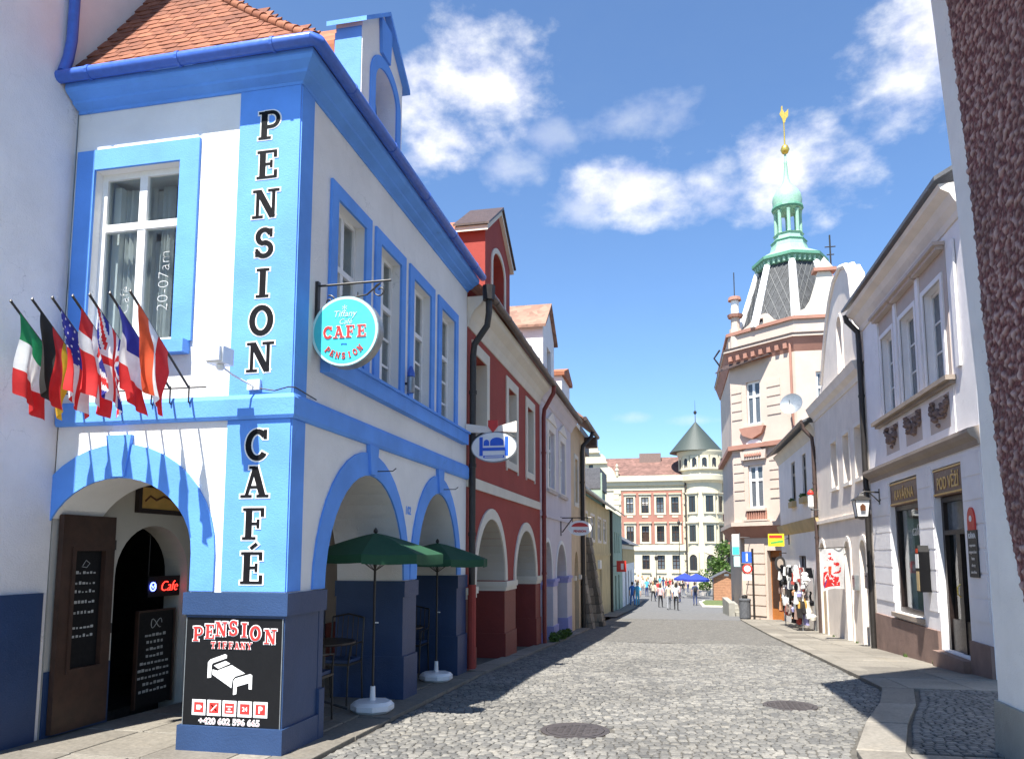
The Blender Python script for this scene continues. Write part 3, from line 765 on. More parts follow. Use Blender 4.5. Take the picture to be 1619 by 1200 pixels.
# roof: hipped, swept up from the eaves
zr = lambda t: 6.235 + 1.35 * t + .15 * t * t
hipx = lambda t: -3.02 - 1.75 * t
mb = MB(); ts = [i * .13 for i in range(13)]
def rq(a, b, c, d): mb.add([a, b, c, d], [(0, 1, 2, 3)])
for t0, t1 in zip(ts, ts[1:]):
    z0, z1 = zr(t0) - .04, zr(t1) - .04
    rq((-5.79, 5.77 + t0, z0), (hipx(t0), 5.77 + t0, z0), (hipx(t1), 5.77 + t1, z1), (-5.79, 5.77 + t1, z1))
    rq((hipx(t0), 5.77 + t0, z0), (hipx(t0), YE, z0), (hipx(t1), YE, z1), (hipx(t1), 5.77 + t1, z1))
roof = mb.build('roof', 'roof_red', PEN, recalc=False)
rt = random.Random(3); tv = []
for i in range(10):
    mb = MB(); mb.tone = rt.random(); w_, l_ = .158, .19
    pts = [(-w_ / 2, l_), (-w_ / 2, .022), (-w_ / 4, .005), (0, 0), (w_ / 4, .005), (w_ / 2, .022), (w_ / 2, l_)]
    n = len(pts); up = [(x, y, .016 + .006 * (1 - y / l_) + .004 * math.cos(x / w_ * 3)) for x, y in pts]; lo = [(x, y, z - .014) for x, y, z in up]
    mb.add(up + lo, [tuple(range(n))] + [tuple(n + k for k in reversed(range(n)))] + [(k, (k + 1) % n, n + (k + 1) % n, n + k) for k in range(n)])
    me = mb.mesh('roof_tile'); me.materials.append(M['clay_tile']); tv.append(me)
t = 0.; row = 0; cnt = 0
while t < 1.3 and cnt < 290:
    sl_ = 1.35 + .3 * t; ang = math.atan(sl_); x = -5.62 + (.08 if row % 2 else .0)
    while x < hipx(t) - .06:
        o = bpy.data.objects.new('roof_tile', rt.choice(tv)); C.objects.link(o); o.parent = roof
        o.location = Vector((x + .08, 5.77 + t, zr(t) - .02 + rt.uniform(-.003, .004))) - wloc(PEN); o.rotation_euler = (ang, 0, rt.uniform(-.02, .02)); x += .163; cnt += 1
    t += .112 * math.cos(ang); row += 1
tv2 = []
for k in range(16):                                    # half-round hip tiles
    t0, t1 = k * .075, k * .075 + .095
    a = Vector((hipx(t0) + .01, 5.77 + t0, zr(t0) + .01)); b = Vector((hipx(t1) + .01, 5.77 + t1, zr(t1) - .005))
    mb = MB(); mb.tone = rt.random(); mb.tube([a, b], [.05, .042], 10); mb.build('hip_tile', 'clay_tile', roof, smooth=True)
# gabled dormer over the street front
DR = MB()
fo = [(7.36, 6.3), (8.62, 6.3), (8.62, 7.62), (7.99, 8.12), (7.36, 7.62)]
hole = archhole(7.72, 8.40, 6.55, 7.15, 7.42)
dm = MB().poly(FL, fo, [hole], -.34, -.02).build('dormer', 'white_wall', PEN)
MB().box(FL, 7.352, 7.63, 6.3, 7.5, -.348, -.33).box(FL, 7.352, 7.36, 6.3, 7.55, -.33, -.03).build('dormer_side', 'blue', dm)
ring(MB(), FL, 7.72, 8.40, 6.35, 7.15, 7.42, .14, -.0195, .0).build('dormer_band', 'blue', dm)
MB().poly(FL, [(7.86, 7.57), (8.12, 7.57), (8.16, 8.0), (7.82, 8.0)], [], -.0195, .02).build('dormer_keystone', 'blue', dm)
MB().poly(FL, archhole(7.72, 8.40, 6.55, 7.15, 7.42), [], -.3, -.27).build('dormer_window', 'blue', dm)
cpn = [(7.28, 7.60), (7.99, 8.17), (8.70, 7.60), (8.70, 7.545), (7.99, 8.115), (7.28, 7.545)]
MB().poly(FL, cpn, [], -.42, .06).build('dormer_coping', 'blue', dm)
mb = MB(); mb.poly(FL, [(7.45, 6.4), (8.53, 6.4), (8.53, 7.5), (7.99, 8.05), (7.45, 7.5)], [], -2.2, -.36); mb.build('dormer_roof', 'roof_red', dm)

# ---- things on and around the guesthouse
# poster on the corner pier
PO = thing('poster', 'black guesthouse poster with white bed symbol and red icons on the corner pier', 'poster', (-3.72, 5.98, .2))
MB().box(FF, -4.165, -3.255, .22, 1.145, .0135, .02).build('board', 'sign_black', PO)
for xx in (-4.170, -3.257): MB().box(FF, xx, xx + .007, .22, 1.145, .0135, .024).build('edge_strip', 'zinc', PO)
xs = [-4.055, -3.94, -3.83, -3.715, -3.61, -3.505, -3.365]; dz = [-.01, .012, .035, .045, .03, .005, -.02]; rots = [.1, .06, .03, 0, -.03, -.08, -.12]
for ch, x0, z0 in zip('PENSION', xs, dz):
    glyph(ch, .122, lambda x, y, d, x0=x0, z0=z0: FF.P(x0 + x, 1.0 + z0 - .045 + y, .020 + d), PO, 'letter_red', 'letter_white', grow=.06, sx=1.12, d=.002)
for i, ch in enumerate('TIFFANY'):
    glyph(ch, .058, lambda x, y, d, i=i: FF.P(-3.90 + i * .059 - (.01 if i > 1 else 0) + x, .885 + y, .020 + d), PO, 'letter_red', 'letter_white', grow=.07, sx=1.0)
def fl(mb, pts, d0=.0205, d1=.022): mb.poly(FF, [(-4.165 + x, .22 + z) for x, z in pts], [], d0, d1)
bed = MB()   # px in the zoomed photo -> poster metres
q = lambda pts: [((x - 65) / 765 * .91, (980 - y) / 850 * .925) for x, y in pts]
fl(bed, q([(250, 598), (250, 478), (268, 455), (385, 410), (400, 418), (400, 440), (290, 482), (282, 495), (280, 592)]))
fl(bed, q([(298, 500), (390, 462), (428, 482), (335, 524)]))
fl(bed, q([(290, 530), (330, 540), (345, 530), (440, 492), (548, 553), (470, 580), (452, 605), (445, 668), (290, 570)]))
fl(bed, q([(460, 720), (460, 610), (475, 592), (590, 556), (606, 566), (606, 672), (582, 672), (580, 625), (488, 655), (486, 712)]))
bed.build('bed_symbol', 'letter_white', PO)
for i in range(5):
    x0 = .085 + i * .145
    mb = MB(); mb.box(FF, -4.165 + x0, -4.165 + x0 + .13, .22 + .105, .22 + .235, .0205, .0215); ic = mb.build('icon', 'letter_white', PO)
    MB().box(FF, -4.165 + x0 + .02, -4.165 + x0 + .11, .22 + .127, .22 + .213, .0216, .0225).build('icon_ground', 'letter_red', ic)
    cx, cz = -4.165 + x0 + .065, .22 + .17; mb = MB()
    if i == 0: mb.box(FF, cx - .022, cx + .016, cz - .018, cz + .02, .0226, .0232).box(FF, cx + .0165, cx + .028, cz - .005, cz + .012, .0226, .0231)
    elif i == 1:
        for s_ in (-1, 1): ribbon(mb, lambda x, y, d: FF.P(x, y, d), [(cx - .026 * s_, cz - .026), (cx + .026 * s_, cz + .026)], .01, .0226, .0230 + .0004 * s_, 0)
    elif i == 2: mb.box(FF, cx - .03, cx + .03, cz + .012, cz + .02, .0226, .0231).box(FF, cx - .03, cx + .03, cz - .03, cz - .022, .0226, .0231).box(FF, cx - .012, cx + .012, cz - .012, cz, .0226, .0231)
    elif i == 3: text('24', .05, FF, cx, cz - .017, .0228, 'letter_white', ic, off=.001, ext=.0004, name='icon_sign')
    else: text('P', .075, FF, cx, cz - .026, .0228, 'letter_white', ic, off=.003, ext=.0004, name='icon_sign')
    if i < 3: mb.build('icon_sign', 'letter_white', ic)
text('+420 602 596 665', .072, FF, -3.725, .255, .0215, 'letter_white', PO, off=.0035, ext=.0006, name='phone_number', sx=1.08)
text('+420 602 596 665', .072, FF, -3.725, .255, .0225, 'letter_red', PO, off=-.0015, ext=.0006, name='phone_number', sx=1.08)
# brown door leaf folded back against the arcade wall
D = thing('door_leaf', 'open dark brown door leaf with chalk menu panel under the arcade arch', 'door', (XW + .05, 6.4, .04))
FD = Fr((XW + .03, 0), (0, 1), (1, 0))
MB().poly(FD, rect(6.06, 6.74, .06, 2.06), [rect(6.22, 6.6, .62, 1.72)], 0, .055).build('leaf', 'wood_brown', D)
MB().box(FD, 6.22, 6.6, .62, 1.72, .005, .02).build('chalkboard', 'sign_black', D)
for s0, s1, z0, z1 in ((6.18, 6.22, .58, 1.76), (6.6, 6.64, .58, 1.76), (6.22, 6.6, .58, .62), (6.22, 6.6, 1.72, 1.76)): MB().box(FD, s0, s1, z0, z1, .0555, .07).build('moulding', 'wood_brown', D)
for z in (1.78, .95): MB().tube([FD.P(6.76, z - .05, .03), FD.P(6.76, z + .05, .03)], .018, 8).build('hinge', 'black_metal', D)
rc = random.Random(2)
for k, zz in enumerate((1.5, 1.40, 1.32, 1.22, 1.12, .98, .9)):
    mb = MB()
    for j in range(6): a = 6.28 + j * .045; mb.box(FD, a, a + rc.uniform(.015, .035), zz, zz + rc.uniform(.012, .03), .0201, .0212)
    tag(mb.build('chalk_writing', 'chalk', D), kind='stuff')
tx = MB().tube([FD.P(6.36, 1.58, .0215), FD.P(6.40, 1.63, .0215), FD.P(6.45, 1.60, .0215), FD.P(6.41, 1.56, .0215), FD.P(6.35, 1.57, .0215)], .003, 5); tx.build('chalk_writing', 'chalk', D)
# menu board and lit sign inside the doorway
FM = Fr((-5.72, 0), (0, 1), (1, 0))
MN = thing('menu_board', 'black chalk menu board standing inside the arched cafe doorway', 'menu board', (-5.73, 7.65, .02))
MB().box(FM, 7.36, 7.95, .03, 1.05, -.03, 0).build('board', 'sign_black', MN)
for s0, s1, z0, z1 in ((7.34, 7.36, .02, 1.07), (7.95, 7.97, .02, 1.07), (7.36, 7.95, 1.05, 1.07)): MB().box(FM, s0, s1, z0, z1, -.03, .012).build('frame', 'wood_brown', MN)
for k in range(9):
    mb = MB(); n = rc.randint(5, 9); a = 7.655 - n * .03
    for j in range(n): mb.box(FM, a + j * .06, a + j * .06 + rc.uniform(.03, .05), .78 - k * .075, .80 - k * .075 + rc.uniform(0, .014), .0005, .002)
    tag(mb.build('chalk_writing', 'chalk', MN), kind='stuff')
mb = MB(); mb.tube([FM.P(7.655 + .09 * math.cos(a / 3), .92 + .05 * math.sin(a / 1.5), .002) for a in range(18)], .004, 5); mb.build('chalk_writing', 'chalk', MN)
emit('neon_red', (1., .03, .02), 3.0); emit('neon_blue', (.10, .14, 1.0), 4.0)
NE = thing('neon_sign', 'lit red and blue neon cafe sign in the dark doorway', 'neon sign', (-5.73, 7.78, 1.2))
MB().box(FM, 7.50, 8.05, 1.21, 1.44, -.03, -.012).build('backing', 'sign_black', NE)
text('Cafe', .165, FM, 7.85, 1.27, -.005, 'neon_red', NE, off=-.004, shear=.3, name='neon_lettering')
MB().tube([FM.P(7.575 + .045 * math.cos(a * .5), 1.325 + .045 * math.sin(a * .5), -.005) for a in range(14)], .008, 6).build('neon_cup', 'neon_blue', NE)
MB().tube([FM.P(7.55, 1.34, -.004), FM.P(7.575, 1.31, -.004), FM.P(7.60, 1.34, -.004)], .006, 6).build('neon_cup', 'neon_blue', NE)
MB().tube([FM.P(7.52, 1.27, -.03), FM.P(7.52, 1.9, -.03), FM.P(7.52, 1.9, -.06)], .006, 6).build('cable', 'black_metal', NE)
FI2 = Fr((XW + .002, 0), (0, 1), (1, 0))
PC = thing('wall_picture', 'gold lit picture in dark frame above the cafe doorway', 'picture', (XW + .02, 7.45, 2.15))
MB().poly(FI2, rect(7.1, 7.95, 2.13, 2.46), [rect(7.15, 7.9, 2.18, 2.41)], 0, .05).build('frame', 'wood_dark', PC)
MB().box(FI2, 7.15, 7.9, 2.18, 2.41, .002, .03).build('panel', 'letter_gold', PC)
mb = MB(); mb.tube([FI2.P(7.22, 2.26, .032), FI2.P(7.3, 2.32, .032), FI2.P(7.4, 2.28, .032), FI2.P(7.52, 2.33, .032), FI2.P(7.7, 2.29, .032)], .012, 6); mb.build('motif', 'sign_brown', PC)
# flags
FR_ = thing('flag_bracket', 'black iron rail with sloping flagpole holders on the front wall', 'bracket', (-4.9, 5.98, 3.1))
poles = [(x, x) for x in (-5.36, -5.15, -4.955, -4.76, -4.60, -4.41, -4.22)]
MB().tube([(-5.6, 5.93, 3.17), (-4.05, 5.93, 3.17)], .007, 6).build('rail', 'black_metal', FR_)
for x, _ in poles:
    MB().tube([(x, 5.975, 3.02), (x, 5.93, 3.04), (x, 5.93, 3.19)], .008, 6).build('holder', 'black_metal', FR_)
def flag(x, design, label, rnd, sway, drop=.64, width=.48):
    b = Vector((x, 5.925, 3.17)); tip = Vector((x, 5.13, 3.78)); dirn = (tip - b).normalized()
    t = thing('flag', label, 'flag', tuple(b))
    MB().tube([b, tip], .0105, 8).build('pole', 'black_metal', t)
    MB().lathe(tip.x, tip.y, [(.006, tip.z - .01), (.014, tip.z), (.004, tip.z + .02)], 8).build('finial', 'black_metal', t)
    # the cloth hangs from the pole; a runs along the pole, b down
    nu, nv = 30, 40; p0 = b + dirn * .40; p1 = b + dirn * .90
    def pt(a, c):
        h = p0.lerp(p1, a); gather = 1 - .35 * min(1, c * 1.4)
        y_ = h.y + (.5 - a) * .0
        mid = p0.lerp(p1, .62)
        yy = mid.y + (h.y - mid.y) * gather; zz = h.z - c * drop - (1 - gather) * (h.z - mid.z) * .9
        f = min(1, c * 3) 
        xx = h.x + f * (.035 * math.sin(a * 9 + rnd * 5 + c * 2.2) + .03 * math.sin(a * 17 + rnd * 9) * c) + sway * c * c + .01
        return Vector((xx, yy + f * .02 * math.sin(c * 7 + rnd * 3), zz))
    by = {}
    for i in range(nu):
        for j in range(nv):
            m = design((i + .5) / nu, (j + .5) / nv)
            by.setdefault(m, []).append((i, j))
    for m, cells in by.items():
        mb = MB()
        idx = {}
        for i, j in cells:
            f = []
            for a, c in ((i, j), (i + 1, j), (i + 1, j + 1), (i, j + 1)):
                if (a, c) not in idx: idx[(a, c)] = len(mb.v); mb.v.append(pt(a / nu, c / nv))
                f.append(idx[(a, c)])
            mb.f.append(f); mb.t.append(.5)
        tag(mb.build('stars' if m == 'stars' else 'cloth', 'flag_white' if m == 'stars' else m, t, smooth=True, recalc=False), kind='stuff' if m == 'stars' or design is uk else None)
def bands(*c): return lambda a, b: c[min(len(c) - 1, int(b * len(c)))]
def dk(a, b):
    return 'flag_white' if abs(a - .5) < .12 or abs(b - .38) < .10 else 'flag_red'
def uk(a, b):
    x, y = (a - .5) * 2, (b - .5) * 2
    if abs(x) < .16 or abs(y) < .12: return 'flag_red'
    if abs(x) < .32 or abs(y) < .22: return 'flag_white'
    if abs(abs(x) - abs(y)) < .10: return 'flag_red'
    if abs(abs(x) - abs(y)) < .26: return 'flag_white'
    return 'flag_blue'
def us(a, b):
    if b < .45 and a < 1.0 and a > .0: return 'stars' if (int(a * 30) % 4 == 1 and int(b * 40) % 4 == 1) else 'flag_blue'
    return 'flag_red' if int(a * 7) % 2 == 0 else 'flag_white'
fdef = [(bands('flag_green', 'flag_white', 'flag_red'), 'green white and red banded flag nearest the side wall'),
        (lambda a, b: ('flag_gold', 'flag_red', 'flag_black')[min(2, int(a * 3))], 'black red and gold flag on a sloping pole'),
        (us, 'stars and stripes flag on a sloping pole'),
        (dk, 'red flag with white cross on a sloping pole'),
        (uk, 'blue flag with crossed red and white stripes'),
        (bands('flag_blue', 'flag_white', 'flag_red'), 'blue white and red banded flag on a sloping pole'),
        (lambda a, b: ('flag_red', 'flag_white', 'flag_orange')[min(2, int(a * 3))], 'red white red flag, last of the row beside the lettering')]
for (x, _), (dsg, lab), k in zip(poles, fdef, range(7)): flag(x, dsg, lab, k * 1.7, (-.02, .02, .05, .04, .03, .03, .06)[k])
# floodlight on an arm
FLD = thing('floodlight', 'white floodlight on a thin arm beside the vertical lettering', 'floodlight', (-3.6, 5.95, 3.16))
MB().box(FF, -3.66, -3.54, 3.13, 3.22, .0125, .05).build('wall_box', 'plastic_white', FLD)
MB().tube([(-3.6, 5.95, 3.16), (-3.68, 5.75, 3.22), (-3.71, 5.62, 3.27)], .009, 6).build('arm', 'plastic_white', FLD)
MB().abox(-3.80, -3.64, 5.54, 5.70, 3.28, 3.42).build('housing', 'plastic_white', FLD)
MB().abox(-3.79, -3.65, 5.50, 5.54, 3.29, 3.41).build('lens', 'plastic_white', FLD)
MB().lathe(-3.71, 5.62, [(.02, 3.23), (.035, 3.245), (.035, 3.27), (.02, 3.285)], 10).build('joint', 'plastic_white', FLD)
MB().tube([(-3.54, 5.965, 3.14), (-3.40, 5.97, 3.115), (-3.26, 5.955, 3.14), (-3.215, 5.99, 3.14), (-3.22, 6.4, 3.11)], .006, 5).build('cable', 'black_metal', FLD)
# round projecting cafe sign
SG = thing('projecting_sign', 'round turquoise cafe sign hanging from a scrolled wrought iron arm', 'sign', (-3.2, 6.42, 3.8))
MB().box(FL, 6.375, 6.425, 3.78, 4.24, .0005, .03).build('wall_plate', 'black_metal', SG)
MB().tube([(-3.22, 6.40, 4.20), (-2.52, 6.44, 4.22)], .011, 8).build('arm', 'black_metal', SG)
def spiral(cx, cz, r0, r1, a0, a1, n=20): return [(cx + (r0 + (r1 - r0) * i / n) * math.cos(a0 + (a1 - a0) * i / n), 6.42, cz + (r0 + (r1 - r0) * i / n) * math.sin(a0 + (a1 - a0) * i / n)) for i in range(n + 1)]
for sp in (spiral(-2.62, 4.12, .07, .015, 1.5, 9), spiral(-3.12, 4.05, .06, .012, 1.8, -6), spiral(-3.14, 3.92, .05, .01, -1.5, 6)): MB().tube(sp, .007, 6).build('scroll', 'black_metal', SG)
MB().tube([(-3.2, 6.41, 3.95), (-3.0, 6.42, 4.06), (-2.75, 6.42, 4.09), (-2.62, 6.42, 4.19)], .008, 6).build('brace', 'black_metal', SG)
for xx in (-3.0, -2.84): MB().tube([(xx, 6.42, 4.10 if xx < -2.9 else 4.12), (xx, 6.42, 4.03)], .006, 6).build('hanger', 'black_metal', SG)
SC, SZ, SR = -2.935, 3.735, .335
FS = Fr((0, 6.42), (1, 0), (0, -1))
def disc(mb, fr, cx, cz, r, d0, d1, n=48, ry=None): mb.poly(fr, [(cx + r * math.cos(2 * math.pi * i / n), cz + (ry or r) * math.sin(2 * math.pi * i / n)) for i in range(n)], [], d0, d1)
mb = MB(); disc(mb, FS, SC, SZ, SR, -.06, .058); mb.build('case', 'zinc', SG)
mb = MB(); disc(mb, FS, SC, SZ, SR - .008, .0585, .066); mb.build('rim', 'aqua_pale', SG)
mb = MB(); disc(mb, FS, SC, SZ, SR - .032, .0665, .069); mb.build('face', 'aqua', SG)
for i, ch in enumerate('CAFE'): glyph(ch, .115, lambda x, y, d, i=i: FS.P(SC - .165 + i * .112 + x, SZ - .065 + y, .069 + d), SG, 'letter_red', 'letter_white', grow=.03, sx=1.15)
for i, ch in enumerate('PENSION'):
    a = R(-90 + (i - 3) * 14.5); cx, cz = SC + .262 * math.cos(a), SZ + .262 * math.sin(a); ro = a + R(90)
    glyph(ch, .058, lambda x, y, d, cx=cx, cz=cz, ro=ro: FS.P(cx + x * math.cos(ro) - y * math.sin(ro), cz + x * math.sin(ro) + y * math.cos(ro), .069 + d), SG, 'letter_red', None, sx=1.0)
text('Tiffany', .085, FS, SC, SZ + .135, .071, 'aqua_pale', SG, shear=.25, name='sign_lettering')
text('Caf\u00e9', .07, FS, SC + .01, SZ + .065, .071, 'aqua_pale', SG, shear=.25, name='sign_lettering')
text('*', .12, FS, SC, SZ + .16, .071, 'aqua_pale', SG, name='sign_lettering')
text('since', .03, FS, SC, SZ - .13, .071, 'sign_blue', SG, name='sign_lettering')
# small blue and grey wall lamp between the street windows
WL = thing('wall_lamp', 'small grey wall lamp with blue cap between guesthouse windows', 'lamp', (-3.2, 8.83, 3.62))
MB().lathe(-3.17, 8.83, [(.045, 3.68), (.05, 3.70), (.05, 3.86), (.045, 3.88)], 12).build('body', 'zinc', WL)
MB().lathe(-3.17, 8.83, [(.05, 3.885), (.05, 3.93), (.03, 3.99), (.012, 4.02)], 12).build('cap', 'blue_metal', WL)
MB().tube([(-3.249, 8.83, 3.80), (-3.215, 8.83, 3.80)], .015, 6).build('mount', 'black_metal', WL)
# parasols
def parasol(x, y, label, rz):
    z = g(y) + .04
    t = thing('parasol', label, 'parasol', (x, y, z), 'green parasols outside the arcade')
    lx, ly = 0, 0
    def L(mb): 
        for v in mb.v: v += Vector((x, y, z))
        return mb
    base = MB(); prof = [(.20, 0), (.235, .03), (.235, .08), (.20, .115), (.06, .125)]
    base.lathe(0, 0, prof, 8, rot=R(22.5)); L(base).build('base', 'plastic_white', t, smooth=True)
    L(MB().tube([(0, 0, .12), (0, 0, .27)], [.032, .026], 12)).build('socket', 'plastic_white', t)
    L(MB().tube([(0, 0, .2), (0, 0, 1.93)], .014, 10)).build('pole', 'black_metal', t)
    L(MB().lathe(0, 0, [(.012, 1.925), (.028, 1.945), (.022, 1.97), (.004, 1.99)], 10)).build('finial', 'black_metal', t)
    L(MB().tube([(.014, 0, .95), (.05, 0, .95)], .008, 6)).build('knob', 'plastic_white', t)
    n = 8; Rr = .75; zt, ze = 1.93, 1.70
    for k in range(n):
        a0, a1 = 2 * math.pi * k / n + rz, 2 * math.pi * (k + 1) / n + rz; mb = MB(); m = 6
        rows = []
        for j in range(m + 1):
            f = j / m; rr = Rr * f; row = []
            for q in range(5):
                aa = a0 + (a1 - a0) * q / 4; bow = 1 - .05 * math.sin(math.pi * q / 4) * f
                chord = math.cos((a1 - a0) / 2) / math.cos(aa - (a0 + a1) / 2)
                row.append(Vector((rr * chord * bow * math.cos(aa), rr * chord * bow * math.sin(aa), zt - (zt - ze) * (f ** 1.25) - .012 * math.sin(math.pi * q / 4) * f)))
            rows.append(row)
        for zz in (.01, .10 + .012 * math.sin(k * 2.1)):
            rows.append([Vector((v.x * 1.004, v.y * 1.004, v.z - zz)) for v in rows[m]])
        mb.v = [v for r_ in rows for v in r_]
        for j in range(len(rows) - 1):
            for q in range(4): mb.f.append([j * 5 + q, j * 5 + q + 1, (j + 1) * 5 + q + 1, (j + 1) * 5 + q]); mb.t.append(.5)
        L(mb).build('canopy_panel', 'canopy_green', t, smooth=True, recalc=False)
        L(MB().tube([(0, 0, zt - .03), (Rr * .99 * math.cos(a0), Rr * .99 * math.sin(a0), ze - .012)], .005, 5)).build('rib', 'black_metal', t)
        L(MB().tube([(0, 0, zt - .42), (Rr * .5 * math.cos(a0), Rr * .5 * math.sin(a0), zt - .16)], .004, 5)).build('stretcher', 'black_metal', t)
parasol(-3.25, 7.98, 'green parasol on white plastic base in the wider arch by the corner', .2)
parasol(-3.33, 10.5, 'green parasol on white plastic base in the narrower arch by the red house', .55)
# cafe furniture under the arcade
def chair(loc, rz, label):
    t = thing('cafe_chair', label, 'chair', loc, 'metal cafe chairs under the arcade', rz)
    def b(mb, nm, m='black_metal'):
        o = mb.build(nm, m, None); o.parent = t; return o
    def mk(mb, nm, m='black_metal', smooth=False):
        me = mb.mesh(nm, Vector((0, 0, 0)), smooth); me.materials.append(M[m]); o = bpy.data.objects.new(nm, me); C.objects.link(o); o.parent = t
    for sx in (-.2, .2):
        mk(MB().tube([(sx, .2, 0), (sx, .18, .45)], .012, 6), 'leg'); mk(MB().tube([(sx, -.24, 0), (sx, -.2, .45), (sx, -.25, .95)], .012, 6), 'leg')
        mk(MB().tube([(sx, .18, .45), (sx * 1.1, .16, .66), (sx * 1.1, -.1, .68), (sx, -.22, .66)], .011, 6), 'armrest')
    mk(MB().abox(-.21, .21, -.2, .2, .44, .465), 'seat'); mk(MB().abox(-.19, .19, -.18, .18, .466, .50), 'cushion', 'navy')
    mk(MB().tube([(-.2, -.25, .95), (0, -.26, .99), (.2, -.25, .95)], .012, 6), 'top_rail')
    for i in range(5): x = -.13 + i * .065; mk(MB().tube([(x, -.2, .47), (x, -.255, .965)], .007, 5), 'slat', 'rust')
    return t
def table(x, y, label):
    z = g(y) + .05; t = thing('cafe_table', label, 'table', (x, y, z), 'cafe tables under the arcade')
    MB().lathe(x, y, [(.34, z + .71), (.35, z + .72), (.35, z + .735), (.34, z + .74)], 24).build('table_top', 'wood_dark', t)
    MB().tube([(x, y, z + .04), (x, y, z + .71)], .025, 10).build('column', 'black_metal', t)
    for k in range(4): a = k * math.pi / 2 + .4; MB().tube([(x, y, z + .1), (x + .27 * math.cos(a), y + .27 * math.sin(a), z + .012)], .014, 6).build('foot', 'black_metal', t)
table(-3.78, 7.85, 'round dark cafe table beneath the first green parasol'); table(-3.85, 10.35, 'round dark cafe table beneath the second green parasol')
chair((-3.66, 7.22, g(7.2) + .045), R(0), 'black metal cafe chair with navy cushion right behind the corner pier')
chair((-3.86, 8.42, g(8.4) + .045), R(180), 'slatted metal cafe chair in front of the middle blue pier')
chair((-3.66, 9.72, g(9.7) + .045), R(0), 'metal cafe chair just past the middle blue pier')
chair((-3.86, 10.92, g(10.9) + .045), R(180), 'slatted metal cafe chair by the far blue pier')
# ================================================================ tall neighbour at the left with its blue plinth
NB = thing('neighbour_house', 'tall grey white house wall with navy plinth beside the blue guesthouse', 'building', (-8, 5.3, 0))
mb = MB(); FZ = Fr((0, 0), (1, 0), (0, 1))
mb.add([(-12, 4.62, -.1), (-5.70, 4.62, -.1), (XW, 5.35, -.1), (XW, 6.0, -.1), (-12, 6.0, -.1), (-12, 4.62, 13), (-5.70, 4.62, 13), (XW, 5.35, 13), (XW, 6.0, 13), (-12, 6.0, 13)],
       [(4, 3, 2, 1, 0), (5, 6, 7, 8, 9), (0, 1, 6, 5), (1, 2, 7, 6), (2, 3, 8, 7), (3, 4, 9, 8), (4, 0, 5, 9)])
mb.build('wall', 'grey_white', NB)
MB().abox(-12, -5.66, 6.001, 7.0, 6.3, 13).build('wall', 'grey_white', NB)
MB().add([(-5.72, 4.58, -.1), (-5.70, 4.58, -.1), (-5.605, 5.35, -.1), (-5.605, 5.93, -.1), (-5.639, 5.93, -.1), (-5.639, 5.35, -.1),
          (-5.72, 4.58, 1.34), (-5.70, 4.58, 1.34), (-5.605, 5.35, 1.34), (-5.605, 5.93, 1.34), (-5.639, 5.93, 1.34), (-5.639, 5.35, 1.34)],
         [(0, 1, 7, 6), (1, 2, 8, 7), (2, 3, 9, 8), (3, 4, 10, 9), (4, 5, 11, 10), (5, 0, 6, 11), (6, 7, 8, 9, 10, 11), (5, 4, 3, 2, 1, 0)]).build('plinth', 'navy', NB)
MB().abox(-12.3, -5.4, 4.3, 7.3, 13, 13.2).build('roof', 'roof_old', NB)
DPN = thing('drainpipe', 'blue drainpipe running up the grey wall from the guesthouse gutter', 'drainpipe', (-5.6, 5.76, 6.3))
MB().tube([(-5.58, 5.80, 13), (-5.58, 5.80, 6.62), (-5.60, 5.79, 6.42), (-5.60, 5.74, 6.25)], .05, 12).build('pipe', 'blue_metal', DPN, smooth=True)
for z in (7.4, 9.5, 11.5): MB().tube([(-5.58, 5.80, z - .02), (-5.58, 5.80, z + .02)], .058, 12).build('collar', 'blue_metal', DPN)
tag(MB().tube([(-5.61, 5.965, 6.3), (-5.615, 5.97, 5.2), (-5.60, 5.96, 4.6), (-5.5, 5.9, 3.2)], .004, 5).build('cable', 'zinc'), 'thin loose cable hanging in the corner by the front window', 'cable')
# ================================================================ red house with two arches
def shell(par, y0, y1, z1, mat='interior', x0=-3.70, x1=-9.0, zb=-1.2):
    """dark inside of a house: back, ends and ceiling, so that no daylight leaks behind the panes"""
    return MB().abox(x1, x1 + .1, y0 + .02, y1 - .02, zb, z1).abox(x1 + .1, x0, y0 + .02, y0 + .1, 2.75, z1).abox(x1 + .1, x0, y1 - .1, y1 - .02, 2.75, z1).abox(x1 + .1, x0, y0 + .1, y1 - .1, z1 - .1, z1 - .02).build('rooms', mat, par)
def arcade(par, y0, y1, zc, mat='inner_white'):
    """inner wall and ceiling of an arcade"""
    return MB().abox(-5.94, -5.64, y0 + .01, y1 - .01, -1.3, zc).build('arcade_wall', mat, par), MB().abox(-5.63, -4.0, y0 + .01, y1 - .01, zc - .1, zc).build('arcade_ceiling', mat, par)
def eave_roof(par, y0, y1, ze, out, rise, run, mat, fr=FL, name='roof'):
    mb = MB(); P = fr.P
    prof = [(out, ze), (-run, ze + rise), (-run, ze + rise - .12), (out, ze - .07)]
    vs = [P(y, z, d) for y in (y0, y1) for d, z in prof]
    mb.add(vs, [(0, 1, 5, 4), (1, 2, 6, 5), (2, 3, 7, 6), (3, 0, 4, 7), (3, 2, 1, 0), (4, 5, 6, 7)])
    return mb.build(name, mat, par)
def pipe(pts, r, mat, label, name='drainpipe', par=None, collars=()):
    t = thing(name, label, 'drainpipe', tuple(Vector(pts[-1])))
    MB().tube(pts, r, 10).build('pipe', mat, t, smooth=True)
    for c in collars: MB().tube([(c[0], c[1], c[2] - .03), (c[0], c[1], c[2] + .03)], r * 1.2, 10).build('collar', mat, t)
    return t
